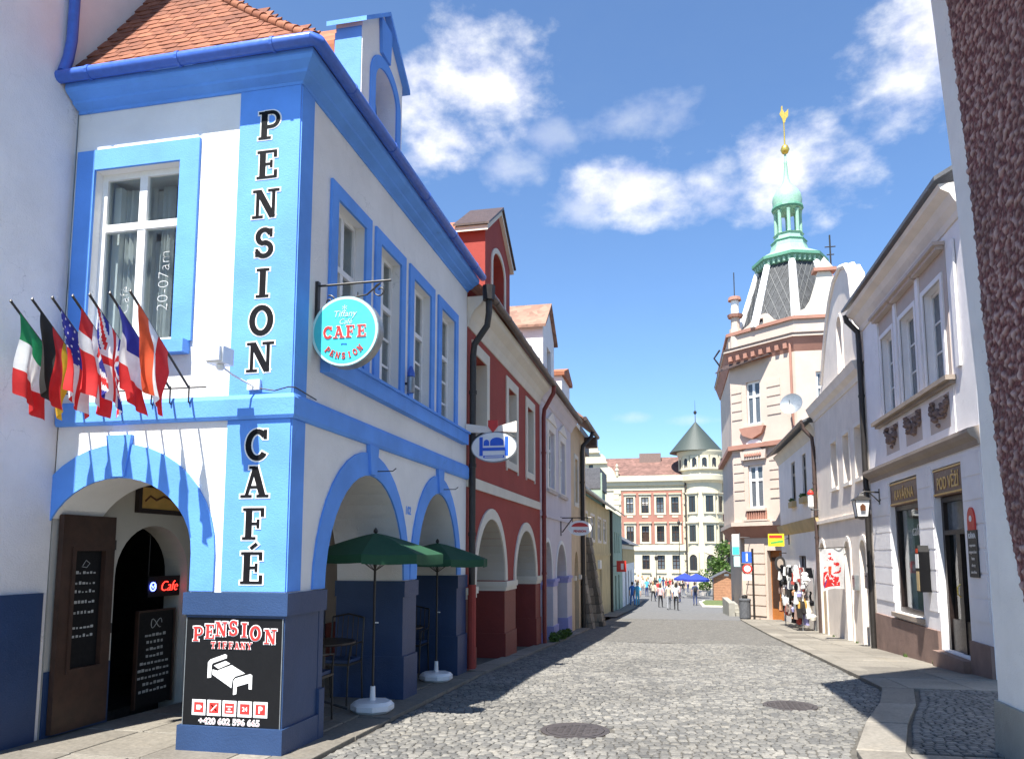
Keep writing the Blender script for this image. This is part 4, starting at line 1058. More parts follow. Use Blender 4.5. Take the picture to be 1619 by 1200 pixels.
RH = thing('red_house', 'dark red arcaded house with cream window frames and cornice', 'building', (-4.4, 15.2, -.4))
Y0, Y1 = 11.725, 18.6
AA, AB = (12.32, 14.55), (15.58, 17.92)
pts = [(Y0, 2.85), (Y0, -.6)] + foot(archhole(*AA, -.6, 1.17, 2.31)) + foot(archhole(*AB, -.7, 1.14, 2.19)) + [(Y1, -.8), (Y1, 2.85)]
MB().poly(FL, pts, [], -.75, 0).build('street_wall', 'red_wall', RH)
RW = [(12.01, 13.21), (14.66, 15.85), (16.72, 17.85)]
MB().poly(FL, rect(Y0, Y1, 2.85, 5.9), [rect(a + .2, b - .2, 3.55, 5.06) for a, b in RW], -.45, 0).build('street_wall', 'red_wall', RH)
for a, b in RW:
    w = window(FL, a + .2, b - .2, 3.55, 5.06, RH, mf='wood_brown', mg='pane_brown', d=-.24, bar=.06)
    surround(FL, a + .2, b - .2, 3.55, 5.06, .2, w, 'cream', .025, wb=.15)
    for q in (a + .195, b - .201): MB().box(FL, q, q + .006, 3.55, 5.06, -.24, .0).build('reveal', 'cream', w)
    for q in (a + .02, b - .06): MB().box(FL, q, q + .05, 3.34, 3.399, .001, .03).build('sill_end', 'cream', w)
MB().box(FL, Y0, Y1, 2.76, 2.94, .0005, .03).build('string_course', 'cream', RH)
for (a, b), c, zs in ((AA, 2.31, 1.17), (AB, 2.19, 1.14)):
    ring(MB(), FL, a, b, zs, zs, c, .19, .0005, .028, wl=.18, wr=.2).build('arch_band', 'cream', RH)
    ring(MB(), FL, a + .004, b - .004, zs, zs, c - .004, .012, -.74, -.001, wl=.002, wr=.002).build('arch_soffit', 'inner_white', RH)
for a, b in ((Y0 + .03, AA[0]), (AA[1], AB[0]), (AB[1], Y1 - .03)):
    MB().box(FL, a - .01, b + .01, .97, 1.04, -.76, .03).box(FL, a - .025, b + .025, 1.04, 1.15, -.775, .055).build('capital', 'cream', RH)
    MB().box(FL, a - .014, b + .014, -.9, .16, -.765, .03).box(FL, a - .006, b + .006, .16, .97, -.757, .008).build('pier_plinth', 'red_dark', RH)
cv = [(.0005, 5.40), (.02, 5.40), (.03, 5.46), (.06, 5.56), (.13, 5.68), (.24, 5.78), (.27, 5.84), (.27, 5.90), (.0005, 5.90)]
mb = MB(); profile_run(mb, [(-3.25, Y0, 1, 0), (-3.25, Y1, 1, 0)], cv); mb.build('cornice', 'cream', RH)
arcade(RH, Y0, Y1, 2.75); shell(RH, Y0, Y1, 5.9)
MB().box(FI, Y0 + .02, Y1 - .02, -1.0, .55, .001, .02).build('arcade_plinth', 'red_dark', RH)
eave_roof(RH, Y0 + .02, Y1, 5.98, .34, 3.1, 3.0, 'roof_red')
gt = MB().tube([(-2.88, Y0 + .1, 5.95), (-2.88, Y1 + .1, 5.93)], .062, 10).build('gutter', 'brown_metal', RH, smooth=True)
for i in range(7): y = Y0 + .5 + i; MB().tube([(-2.88, y - .012, 5.95), (-2.88, y + .012, 5.95)], .07, 10).build('gutter_joint', 'brown_metal', gt)
# red gabled dormer
fo = [(13.08, 6.0), (15.22, 6.0), (15.22, 7.72), (14.15, 8.42), (13.08, 7.72)]
dm = MB().poly(FL, fo, [archhole(13.62, 14.66, 6.2, 7.2, 7.55)], -.55, -.04).build('dormer', 'red_wall', RH)
ring(MB(), FL, 13.62, 14.66, 6.2, 7.2, 7.55, .1, -.0395, -.015).build('dormer_band', 'cream', dm)
MB().poly(FL, archhole(13.62, 14.66, 6.2, 7.2, 7.55), [], -.4, -.36).build('dormer_window', 'cream', dm)
MB().poly(FL, [(12.98, 7.70), (14.15, 8.50), (15.32, 7.70), (15.32, 7.60), (14.15, 8.40), (12.98, 7.60)], [], -.6, .03).build('dormer_verge', 'cream', dm)
MB().poly(FL, [(12.94, 7.74), (14.15, 8.56), (15.36, 7.74), (15.36, 7.70), (14.15, 8.51), (12.94, 7.70)], [], -.62, .07).build('dormer_edge', 'brown_metal', dm)
mb = MB().poly(FL, [(13.3, 6.4), (15.0, 6.4), (15.0, 7.72), (14.15, 8.2), (13.3, 7.72)], [], -2.6, -.551); mb.build('dormer_body', 'red_wall', dm)
mb = MB().poly(FL, [(13.1, 7.68), (14.15, 8.34), (15.2, 7.68), (15.2, 7.60), (14.15, 8.26), (13.1, 7.60)], [], -2.7, -.63); mb.build('dormer_roof', 'roof_red', dm)
# drainpipes between the houses
p = pipe([(-2.89, 11.74, 5.9), (-2.89, 11.76, 5.62), (-2.92, 11.76, 5.4), (-3.14, 11.78, 5.1), (-3.16, 11.78, 4.9), (-3.16, 11.78, -.1)], .055, 'black_metal', 'black cast iron drainpipe between the blue and the red house', collars=[(-3.16, 11.78, z) for z in (4.3, 3.1, 2.0)])
MB().tube([(-2.89, 11.74, 6.06), (-2.89, 11.74, 5.82)], [.11, .10], 8).build('hopper', 'black_metal', p)
MB().tube([(-3.16, 11.78, 1.2), (-3.16, 11.78, -.1)], .07, 10).build('sleeve', 'red_wall', p)
pipe([(-2.88, 18.62, 5.9), (-2.9, 18.64, 5.7), (-3.14, 18.68, 5.3), (-3.16, 18.68, 5.1), (-3.16, 18.68, g(18.7))], .055, 'red_metal', 'dark red drainpipe at the far end of the red house', collars=[(-3.16, 18.68, z) for z in (4.2, 2.6, 1.2)])
# oval hotel sign on a board arm
BS = thing('bed_sign', 'oval white sign with blue bed symbol between the blue and red houses', 'sign', (-3.2, 11.66, 3.4))
FB = Fr((0, 11.64), (1, 0), (0, -1)); cx, cz = -2.765, 3.37
MB().poly(FB, [(-3.23, 3.62), (-3.23, 3.76), (-2.84, 3.70), (-2.72, 3.70), (-2.40, 3.78), (-2.40, 3.60), (-2.72, 3.62), (-2.84, 3.60)], [], -.02, .02).build('arm_board', 'greige_light', BS)
MB().poly(FB, [(-2.86, 3.80), (-2.70, 3.80), (-2.70, 3.70), (-2.78, 3.60), (-2.86, 3.70)], [], .021, .04).build('shield', 'sign_red', BS)
MB().tube([(-3.1, 11.64, 3.52), (-2.95, 11.64, 3.61), (-2.77, 11.64, 3.65), (-2.58, 11.64, 3.61), (-2.44, 11.64, 3.52)], .014, 6).build('bow', 'black_metal', BS)
mb = MB(); disc(mb, FB, cx, cz, .375, -.03, .03, ry=.245); mb.build('case', 'zinc', BS)
mb = MB(); disc(mb, FB, cx, cz, .36, .0305, .036, ry=.23); mb.build('face', 'letter_white', BS)
mb = MB(); mb.box(FB, cx - .235, cx - .18, cz - .14, cz + .16, .037, .042); mb.build('bed_symbol', 'sign_blue', BS)
mb = MB(); mb.box(FB, cx + .18, cx + .235, cz - .14, cz + .16, .037, .042); mb.build('bed_symbol', 'sign_blue', BS)
MB().box(FB, cx - .179, cx + .179, cz - .06, cz - .01, .037, .042).build('bed_symbol', 'sign_blue', BS)
MB().poly(FB, [(cx - .06, cz + .02), (cx + .16, cz + .02)] + arc(cx + .05, cz + .08, .11, .07, 0, 180, 8), [], .037, .042).build('bed_symbol', 'sign_blue', BS)
MB().poly(FB, [(cx - .165, cz + .02), (cx - .075, cz + .02)] + arc(cx - .12, cz + .07, .045, .05, 0, 180, 8), [], .037, .042).build('bed_symbol', 'sign_blue', BS)
MB().poly(FB, rect(cx - .17, cx + .17, cz - .175, cz - .135), [rect(cx - .15, cx + .15, cz - .165, cz - .145)], .037, .042).build('bed_symbol', 'sign_blue', BS)
# ================================================================ lilac house
LH = thing('lilac_house', 'pale lilac arcaded house with violet columns and stucco window frames', 'building', (-4.4, 21.6, -.7))
Y0, Y1 = 18.605, 24.5
AA, AB = (18.95, 20.45), (21.2, 23.2)
pts = [(Y0, 2.7), (Y0, -1.0)] + foot(archhole(*AA, -1.0, 1.0, 2.0)) + foot(archhole(*AB, -1.1, .98, 1.96)) + [(Y1, -1.1), (Y1, 2.7)]
MB().poly(FL, pts, [], -.5, 0).build('street_wall', 'lilac', LH)
LW = [(19.9, 20.9), (22.0, 23.0)]
MB().poly(FL, rect(Y0, Y1, 2.7, 5.95), [rect(a, b, 3.45, 5.0) for a, b in LW], -.4, 0).build('street_wall', 'lilac', LH)
for a, b in LW:
    w = window(FL, a, b, 3.45, 5.0, LH, mg='pane_grey', d=-.08, bar=.06, bars=(.35,))
    surround(FL, a, b, 3.45, 5.0, .22, w, 'greige_light', .03, wb=.05); MB().box(FL, a - .3, b + .3, 3.3, 3.39, .001, .08).build('sill', 'mauve', w)
    MB().poly(FL, [(a - .3, 5.23), (b + .3, 5.23), ((a + b) / 2, 5.55)], [], .001, .06).build('hood', 'greige_light', w)
MB().box(FL, Y0, Y1, 2.62, 2.72, .0005, .05).build('string_course', 'lilac', LH)
for a, b in ((Y0 + .1, AA[0]), (AA[1], AB[0]), (AB[1], Y1 - .5)):
    MB().box(FL, a - .05, b + .05, -1.1, -.25, -.56, .06).build('column_base', 'lilac_deep', LH)
    MB().box(FL, a - .01, b + .01, -.25, .8, -.53, .03).build('column_shaft', 'lilac', LH)
    MB().box(FL, a - .03, b + .03, .8, .92, -.54, .05).box(FL, a - .06, b + .06, .92, 1.0, -.57, .09).build('capital', 'lilac_deep', LH)
for (a, b), c, zs in ((AA, 2.0, 1.0), (AB, 1.96, .98)): ring(MB(), FL, a, b, zs, zs, c, .1, .0005, .02).build('arch_band', 'white_wall', LH)
arcade(LH, Y0, Y1, 2.65, 'lilac'); shell(LH, Y0, Y1, 5.95)
cv = [(.0005, 5.6), (.04, 5.62), (.1, 5.75), (.2, 5.86), (.24, 5.95), (.0005, 5.95)]
mb = MB(); profile_run(mb, [(-3.25, Y0, 1, 0), (-3.25, Y1, 1, 0)], cv); mb.build('cornice', 'lilac', LH)
eave_roof(LH, Y0 + .02, Y1, 6.02, .3, 2.8, 3.0, 'roof_old')
MB().tube([(-2.9, Y0 + .15, 6.0), (-2.9, Y1, 5.98)], .06, 8).build('gutter', 'brown_metal', LH, smooth=True)
dm = MB().poly(FL, [(20.05, 6.1), (22.0, 6.1), (22.0, 7.95), (21.0, 8.75), (20.05, 7.95)], [rect(20.7, 21.4, 6.5, 7.5)], -1.7, -.15).build('dormer', 'white_wall', LH)
MB().box(FL, 20.7, 21.4, 6.5, 7.5, -.3, -.27).build('dormer_window', 'pane_grey', dm)
MB().poly(FL, [(19.9, 7.92), (21.0, 8.84), (22.15, 7.92), (22.15, 7.85), (21.0, 8.755), (19.9, 7.85)], [], -1.75, -.05).build('dormer_roof', 'roof_old', dm)
GS = thing('hanging_sign', 'small white and red guesthouse sign on an iron bracket by the lilac columns', 'sign', (-3.2, 22.1, 2.3))
FG = Fr((0, 22.1), (1, 0), (0, -1))
for pp in ([(-3.24, 22.1, 2.2), (-3.24, 22.1, 2.75)], [(-3.24, 22.1, 2.72), (-2.35, 22.1, 2.72)], [(-3.2, 22.1, 2.3), (-3.05, 22.1, 2.5), (-2.9, 22.1, 2.7)]): MB().tube(pp, .018, 6).build('bracket', 'black_metal', GS)
mb = MB(); disc(mb, FG, -2.68, 2.42, .34, -.03, .03, ry=.22); mb.build('board', 'letter_white', GS)
MB().poly(FG, arc(-2.68, 2.42, .26, .16, 15, 165, 10), [], .031, .036).build('arched_band', 'letter_red', GS)
text('PENSION', .09, FG, -2.68, 2.30, .035, 'letter_red', GS, off=.003, name='sign_lettering')
for xx in (-2.9, -2.46): MB().tube([(xx, 22.1, 2.72), (xx, 22.1, 2.58)], .01, 5).build('hanger', 'black_metal', GS)
SHR = thing('planter_plants', 'low green plants at the foot of the lilac columns', 'plants', (-3.0, 20.4, g(20.4)))
def leaves(mb, cx, cy, cz, rx, ry, rz, n, size, rnd, squash=1.):
    for i in range(n):
        while True:
            p = Vector((rnd.uniform(-1, 1), rnd.uniform(-1, 1), rnd.uniform(-1, 1)))
            if .25 < p.length < 1: break
        p = Vector((cx + p.x * rx, cy + p.y * ry, cz + p.z * rz))
        a = Vector((rnd.uniform(-1, 1), rnd.uniform(-1, 1), rnd.uniform(-.6, .6))).normalized(); b = a.cross(Vector((rnd.uniform(-1, 1), rnd.uniform(-1, 1), rnd.uniform(-1, 1)))).normalized()
        s_ = size * rnd.uniform(.6, 1.3); mb.tone = rnd.random(); mb.add([p - a * s_, p + b * s_ * .5, p + a * s_, p - b * s_ * .5], [(0, 1, 2, 3)])
rl = random.Random(9)
for k, yy in enumerate((19.4, 20.6, 21.6)):
    mb = MB(); leaves(mb, -3.02, yy, g(yy) + .14, .14, .38, .12, 260, .05, rl); mb.build('plant', 'leaf', SHR, recalc=False)
# ================================================================ tan house with stone buttresses
TH = thing('tan_house', 'narrow tan plastered house with black gutter pipe beyond the lilac house', 'building', (-4.4, 26, -.9))
Y0, Y1 = 24.505, 28.6
MB().poly(FL, [(Y0, 6.1), (Y0, -1.2)] + foot(archhole(25.2, 26.3, -1.2, .9, 1.75)) + [(Y1, -1.3), (Y1, 6.1)], [rect(25.4, 26.2, 3.4, 4.9)], -.5, 0).build('street_wall', 'tan', TH)
w = window(FL, 25.4, 26.2, 3.4, 4.9, TH, d=-.1); surround(FL, 25.4, 26.2, 3.4, 4.9, .14, w, 'cream', .03)
for q in (24.9, 26.31): MB().box(FL, q, q + .29, .8, .95, .001, .08).build('capital', 'cream', TH)
arcade(TH, Y0, Y1, 2.6, 'tan'); shell(TH, Y0, Y1, 6.1)
MB().abox(-8.9, -3.76, Y1 - .019, Y1, -1.3, 6.1).build('end_wall', 'tan', TH)
eave_roof(TH, Y0 + .02, Y1 + .3, 6.15, .42, 2.8, 3.0, 'roof_old'); MB().tube([(-2.78, Y0 + .1, 6.1), (-2.78, Y1 + .35, 6.1)], .07, 8).build('gutter', 'brown_metal', TH, smooth=True)
for q in (Y1 - .2, Y1 + .2): MB().poly(FL, [(q, 5.7), (q + .18, 5.7), (q + .18, 6.05), (q, 6.05)], [], .01, .45).build('eave_bracket', 'brown_metal', TH)
dm = MB().poly(FL, [(24.3, 6.2), (26.2, 6.2), (26.2, 7.5), (24.3, 7.5)], [], -1.6, -.25).build('dormer', 'white_wall', TH)
MB().poly(FL, [(24.2, 7.5), (26.3, 7.5), (26.3, 7.62), (25.25, 7.95), (24.2, 7.62)], [], -1.7, -.15).build('dormer_roof', 'roof_red', dm)
pipe([(-2.8, 27.2, 6.05), (-2.85, 27.1, 5.85), (-3.14, 26.9, 5.5), (-3.16, 26.9, 5.3), (-3.16, 26.9, g(26.9))], .075, 'black_metal', 'black drainpipe on the tan house front', collars=[(-3.16, 26.9, z) for z in (4.2, 2.6, .6)])
rb = random.Random(21)
def stone_buttress(y0, y1, ztop, xo, label):
    zb = g(y1) - .1; t = thing('stone_buttress', label, 'buttress', (-3.0, (y0 + y1) / 2, zb), 'stone buttresses of the tan house')
    mb = MB(); P = [(-3.25, zb), (-3.25 + xo - .04, zb), (-3.25 + .10, ztop - .05), (-3.25, ztop)]
    fy = Fr((0, y0 + .04), (1, 0), (0, -1)); mb.poly(fy, P, [], -(y1 - y0 - .08), 0); mb.build('core', 'joint', t)
    n = int((ztop - zb) / .3)
    for i in range(n):
        z0 = zb + (ztop - zb) * i / n; z1 = zb + (ztop - zb) * (i + 1) / n
        x0 = -3.25 + .10 + (xo - .10) * (1 - i / n); x1 = -3.25 + .10 + (xo - .10) * (1 - (i + 1) / n)
        cuts = [y0, y0 + (y1 - y0) * rb.uniform(.35, .65), y1]
        for a, b in zip(cuts, cuts[1:]):                                    # stones of the sloping face
            mb = MB(); mb.tone = rb.random(); e = .012
            mb.hexa([(x0 - .14, a + e, z0 + e), (x0 + rb.uniform(0, .03), a + e, z0 + e), (x0 + rb.uniform(0, .03), b - e, z0 + e), (x0 - .14, b - e, z0 + e),
                     (x1 - .14, a + e, z1 - e), (x1 + rb.uniform(0, .02), a + e, z1 - e), (x1 + rb.uniform(0, .02), b - e, z1 - e), (x1 - .14, b - e, z1 - e)]); mb.build('stone', 'rubble', t)
        wdt = x0 - .16 + 3.25; m = max(1, int(wdt / .3))
        for k in range(m):                                                  # stones of the side towards the street's start
            a, b = -3.25 + wdt * k / m, -3.25 + wdt * (k + 1) / m
            mb = MB(); mb.tone = rb.random(); mb.abox(a + .01, b - .01, y0 + rb.uniform(-.01, .02), y0 + .1, z0 + .012, z1 - .012); mb.build('stone', 'rubble', t)
stone_buttress(26.95, 27.75, .9, .42, 'lower stone buttress beside the black drainpipe')
stone_buttress(28.6, 29.7, 2.3, .62, 'taller sloping stone buttress at the corner of the tan house')
# ================================================================ houses further down on the left
FY2 = Fr((-3.6, 0), (0, 1), (1, 0))
YH = thing('yellow_house', 'low faded yellow house with moss grey eaves beyond the stone buttress', 'building', (-6, 36.5, -1.4))
wl = [(30.6, 32.2), (33.6, 35.2), (36.8, 38.4), (39.6, 41.2)]
dl = [(37.4, 38.6), (33.5, 34.6)]
MB().poly(FY2, rect(28.7, 43.7, -1.9, 4.1), [rect(a, b, 2.3, 3.35) for a, b in wl] + [rect(37.4, 38.6, -1.6, .9)], -.4, 0).build('street_wall', 'yellow', YH)
for a, b in wl:
    w = window(FY2, a, b, 2.3, 3.35, YH, mf='greige_light', mg='pane_grey', d=-.05, bar=.09); surround(FY2, a, b, 2.3, 3.35, .12, w, 'greige_light', .02)
MB().box(FY2, 37.4, 38.6, -1.6, .9, -.2, -.15).build('door', 'lilac_deep', YH)
MB().box(FY2, 36.6, 37.3, .95, 1.35, .001, .12).build('lamp_box', 'letter_white', YH)
MB().box(FY2, 28.7, 43.7, 1.55, 1.68, .0005, .05).build('string_course', 'yellow', YH)
MB().abox(-9, -4.0, 28.7, 28.8, -1.5, 4.1).abox(-9, -4.0, 43.6, 43.7, -2, 4.1).abox(-9.1, -9, 28.7, 43.7, -2, 4.1).build('walls', 'yellow', YH)
eave_roof(YH, 28.6, 43.8, 4.2, .3, 2.2, 3.2, 'roof_old', FY2); MB().tube([FY2.P(28.6, 4.15, .33), FY2.P(43.8, 4.15, .33)], .07, 8).build('gutter', 'zinc', YH, smooth=True)
dm = MB().poly(FY2, rect(30.6, 33.6, 4.2, 6.0), [], -2.2, -.2).build('dormer', 'cream', YH)
MB().poly(FY2, rect(30.4, 33.8, 6.0, 6.9), [], -2.4, -.05).build('dormer_roof', 'slate', dm)
GH = thing('green_house', 'grey green plastered house beyond the faded yellow one', 'building', (-6, 49, -2))
wl = [(45.2, 46.0), (47.0, 47.8), (48.8, 49.6), (50.6, 51.4)]
MB().poly(FY2, rect(43.72, 53.8, -2.4, 4.2), [rect(a, b, 1.7, 3.0) for a, b in wl] + [rect(47.2, 48.2, -2.0, .3), rect(50, 51, -2.0, .3)], -.4, 0).build('street_wall', 'green', GH)
for a, b in wl: window(FY2, a, b, 1.7, 3.0, GH, d=-.08, bar=.08)
for a in (47.2, 50): MB().box(FY2, a, a + 1, -2.0, .3, -.2, -.15).build('door', 'wood_dark', GH)
MB().abox(-9, -4.0, 43.75, 43.85, 4, 6.3).build('end_wall', 'green', GH); MB().abox(-9, -4.01, 53.7, 53.8, -2.4, 4.2).build('end_wall', 'green', GH)
eave_roof(GH, 43.75, 53.9, 4.3, .25, 2.6, 3.2, 'slate', FY2)
mb = MB().poly(FY2, [(43.8, 4.2), (48, 4.2), (48, 5.4), (43.8, 5.4)], [], -3, -.6); mb.build('gable_block', 'green', GH)
MB().poly(FY2, [(43.7, 5.4), (48.1, 5.4), (48.1, 6.6), (43.7, 6.6)], [], -3.1, -.5).build('gable_roof', 'slate', GH)
KH = thing('kiosk_house', 'low ochre and grey house with hipped grey roof at the square', 'building', (-6, 62, -2.4))
MB().poly(FY2, rect(54, 70, -2.9, 2.3), [rect(57, 58.4, -2.6, .3), rect(60.5, 61.9, -2.6, .3), rect(64, 65.4, -2.6, .3)], -.4, 0).build('street_wall', 'grey_white', KH)
MB().box(FY2, 54, 70, .9, 2.0, .0005, .04).build('sign_band', 'ochre', KH)
for a in (57, 60.5, 64): MB().box(FY2, a, a + 1.4, -2.6, .3, -.2, -.15).build('door', 'wood_brown', KH)
MB().abox(-9, -4.01, 69.8, 70, -2.9, 2.3).build('end_wall', 'grey_white', KH)
mb = MB(); mb.add([(-9, 53.9, 2.31), (-3.0, 53.9, 2.31), (-3.0, 70.6, 2.31), (-9, 70.6, 2.31), (-6, 56.5, 3.9), (-6, 68, 3.9)], [(0, 1, 4), (1, 2, 5, 4), (2, 3, 5), (3, 0, 4, 5), (3, 2, 1, 0)]); mb.build('roof', 'slate', KH)
RSN = thing('red_wall_sign', 'small square red shop sign projecting from the yellow house', 'sign', (-3.5, 44.6, 1))
MB().abox(-3.3, -2.75, 44.58, 44.66, .62, 1.25).build('panel', 'sign_red', RSN); MB().abox(-3.05, -2.9, 44.565, 44.575, .75, 1.1).build('mark', 'letter_white', RSN); MB().tube([(-3.59, 44.62, .95), (-3.3, 44.62, .95)], .02, 6).build('bracket', 'black_metal', RSN)
pipe([(-3.5, 43.75, 4.1), (-3.52, 43.75, -.2), (-3.52, 43.75, g(43.7))], .08, 'black_metal', 'thin dark drainpipe between the yellow and the green house')
# ================================================================ palace at the end of the square
rpa = random.Random(8)
PA = thing('palace', 'pale yellow palace with red brick panels and corner turret across the square', 'building', (-2, 107, -3))
FP = Fr((0, 105), (1, 0), (0, -1))
rows = [(7.1, 9.25), (3.2, 5.35), (-.5, 1.4)]
cols = [-5.85, -3.8, -1.78, .2]
holes = [rect(c - .5, c + .5, a, b) for a, b in rows for c in cols]
MB().poly(FP, rect(-26, 1.5, -3.2, 10.9), holes, -.5, 0).build('street_wall', 'palace', PA)
pan = [rect(c - .78, c + .78, a - .28, b + .35) for a, b in rows[:2] for c in cols]
MB().poly(FP, rect(-7.0, 1.2, 2.9, 10.15), pan, .001, .05).build('brick_panel', 'palace_red', PA)
for r_, (a, b) in enumerate(rows):
    for c in cols:
        w = window(FP, c - .5, c + .5, a, b, PA, mf='wood_brown', mg=rpa.choice(('pane_dark', 'pane_grey', 'pane_brown', 'pane_dark')), d=-.28, bar=.09, trans=(.6,), bars=(.3,), fin=.05)
        if rpa.random() < .55: MB().box(FP, c - .42, c + .42, a + (b - a) * rpa.uniform(.45, .75), b - .1, -.30, -.295).build('blind', rpa.choice(('curtain', 'pane_grey', 'greige_light')), w)
        if r_ < 2:
            surround(FP, c - .5, c + .5, a, b, .26, w, 'palace', .09, name='surround'); MB().box(FP, c - .85, c + .85, b + .36, b + .5, .06, .25).build('hood', 'palace', w)
            MB().box(FP, c - .4, c + .4, a - .62, a - .36, .051, .1).build('apron', 'palace', w)
        else: MB().box(FP, c - .65, c + .65, a - .5, a - .35, .001, .15).build('sill', 'palace', w)
for i in range(18):
    z = -3 + i * .75
    MB().box(FP, 1.22, 1.50 if i % 2 else 1.35, z, z + .68, .002, .14).build('quoin', 'palace', PA)
    MB().box(FP, -8.0, -7.05 if i % 2 else -7.3, z, z + .68, .002, .14).build('quoin', 'palace', PA)
for z0, z1, d in ((2.0, 2.45, .3), (2.45, 2.7, .15), (10.2, 10.5, .12), (10.85, 11.4, .35), (11.4, 11.75, .65), (11.75, 12.2, .35)): MB().box(FP, -26, 1.5, z0, z1, .003, d).build('cornice', 'palace', PA)
mb = MB(); mb.add([(-26, 104.9, 12.2), (1.2, 104.9, 12.2), (1.2, 110, 15.3), (-26, 110, 15.3), (-26, 115, 12), (1.2, 115, 12)], [(0, 1, 2, 3), (3, 2, 5, 4), (0, 3, 4), (1, 5, 2)]); mb.build('roof', 'roof_far', PA)
MB().abox(-26, 1.4, 105.6, 115, -3.2, 11.9).build('body', 'palace', PA)
MB().abox(-4.6, -1.6, 108.6, 109.6, 14.2, 15.75).build('chimney', 'stucco_dark', PA)
# scrolled gable at the left
gb = [(-17, 12.2), (-7.7, 12.2), (-7.9, 12.9), (-8.3, 13.4), (-8.9, 13.7), (-9.1, 14.9), (-9.5, 15.3), (-10, 15.4), (-10.1, 16.4), (-10.5, 16.8), (-11.1, 16.9), (-11.2, 17.7), (-12, 18.4), (-12.8, 17.7), (-12.9, 16.9), (-13.6, 16.8), (-14, 15.4), (-15, 14.9), (-15.2, 13.7)]
gp_ = MB().poly(FP, gb, [rect(-11.4, -10.8, 12.7, 13.9)], -.6, .2).build('scrolled_gable', 'palace', PA)
MB().box(FP, -11.4, -10.8, 12.7, 13.9, -.3, -.2).build('gable_window', 'pane_dark', gp_)
for a, b, z in ((-14.2, -8.8, 14.0), (-13.6, -9.8, 15.5)): MB().box(FP, a, b, z, z + .22, .201, .5).build('gable_ledge', 'palace', gp_)
MB().lathe(-7.5, 104.7, [(.2, 12.2), (.2, 12.9), (.3, 13), (.12, 13.3), (.22, 13.6), (.03, 13.9)], 10).build('finial', 'palace', PA)
# round corner turret
tx, ty, tr = 3.95, 106.0, 2.55
TU = MB().lathe(tx, ty, [(tr, -3.2), (tr, 11.0), (tr + .5, 11.35), (tr + .55, 12.0), (tr + .3, 12.15), (tr + .3, 12.6), (tr + .55, 12.75), (tr + .5, 14.6), (tr + .8, 15.0), (tr + .8, 15.3), (.2, 15.3)], 40).build('turret', 'palace', PA, smooth=True)
MB().lathe(tx - .75, ty, [(3.6, 15.301), (3.55, 15.38), (.06, 19.6), (.03, 19.6)], 40).build('cone_roof', 'cone_green', PA, smooth=True)
sp = MB().lathe(tx - .75, ty, [(.05, 19.5), (.04, 20.6), (.22, 20.8), (.22, 21.0), (.03, 21.2), (.015, 22.6)], 10).build('finial', 'black_metal', PA)
def turret_window(ang, z0, z1, w, arch=False, mat='pane_dark', rad=tr):
    n = Vector((math.sin(ang), -math.cos(ang), 0)); u = Vector((math.cos(ang), math.sin(ang), 0)); f = Fr((tx + n.x * (rad - .06), ty + n.y * (rad - .06)), (u.x, u.y), (n.x, n.y))
    shp = archhole(-w / 2, w / 2, z0, z1 - w / 2, z1, 8) if arch else rect(-w / 2, w / 2, z0, z1)
    o = rect(-w / 2 - .25, w / 2 + .25, z0 - .25, z1 + .3)
    s_ = MB().poly(f, o, [shp], -.1, .16).build('window_frame', 'palace', TU); MB().poly(f, shp, [], -.05, .07).build('pane', mat, s_); MB().box(f, -.03, .03, z0, z1, .071, .1).build('mullion', 'wood_brown', s_)
    if not arch: MB().box(f, -w / 2 - .4, w / 2 + .4, z1 + .3, z1 + .48, -.05, .32).build('hood', 'palace', s_)
for a in (-.62, .28, 1.0):
    for z0, z1 in rows[:2]: turret_window(a, z0, z1, 1.05)
    turret_window(a, -.6, 1.5, 1.2, True)
for k in range(7): turret_window(-1.2 + k * .42, 13.0, 14.3, .62, True, rad=tr + .52)
MB().tube([(1.62, 104.6, 12), (1.62, 104.6, -3)], .09, 8).build('drainpipe', 'rust', PA)
mb = MB().abox(6.5, 30, 108, 120, -3.2, 11.2).build('side_wing', 'palace', PA)
FW = Fr((0, 108), (1, 0), (0, -1))
for c in (7.4, 8.6, 9.8):
    for a, b in rows: MB().box(FW, c - .35, c + .35, a, b, .001, .05).build('wing_window', 'pane_dark', mb); MB().box(FW, c - .5, c + .5, b + .1, b + .3, .001, .2).build('wing_hood', 'palace', mb)
MB().poly(FW, rect(6.6, 12, 2.9, 10.15), [rect(c - .4, c + .4, a - .05, b + .05) for a, b in rows[:2] for c in (7.4, 8.6, 9.8)], .001, .04).build('brick_panel', 'palace_red', mb)
MB().box(FW, 6.5, 30, 11.2, 11.9, -.2, .5).build('cornice', 'palace', mb)
mb2 = MB(); mb2.add([(5.5, 107.6, 11.9), (30, 107.6, 11.9), (30, 113, 15.0), (5.5, 113, 15.0), (5.5, 118, 11.9), (30, 118, 11.9)], [(0, 1, 2, 3), (3, 2, 5, 4), (0, 3, 4), (1, 5, 2)]); mb2.build('wing_roof', 'roof_slate', mb)
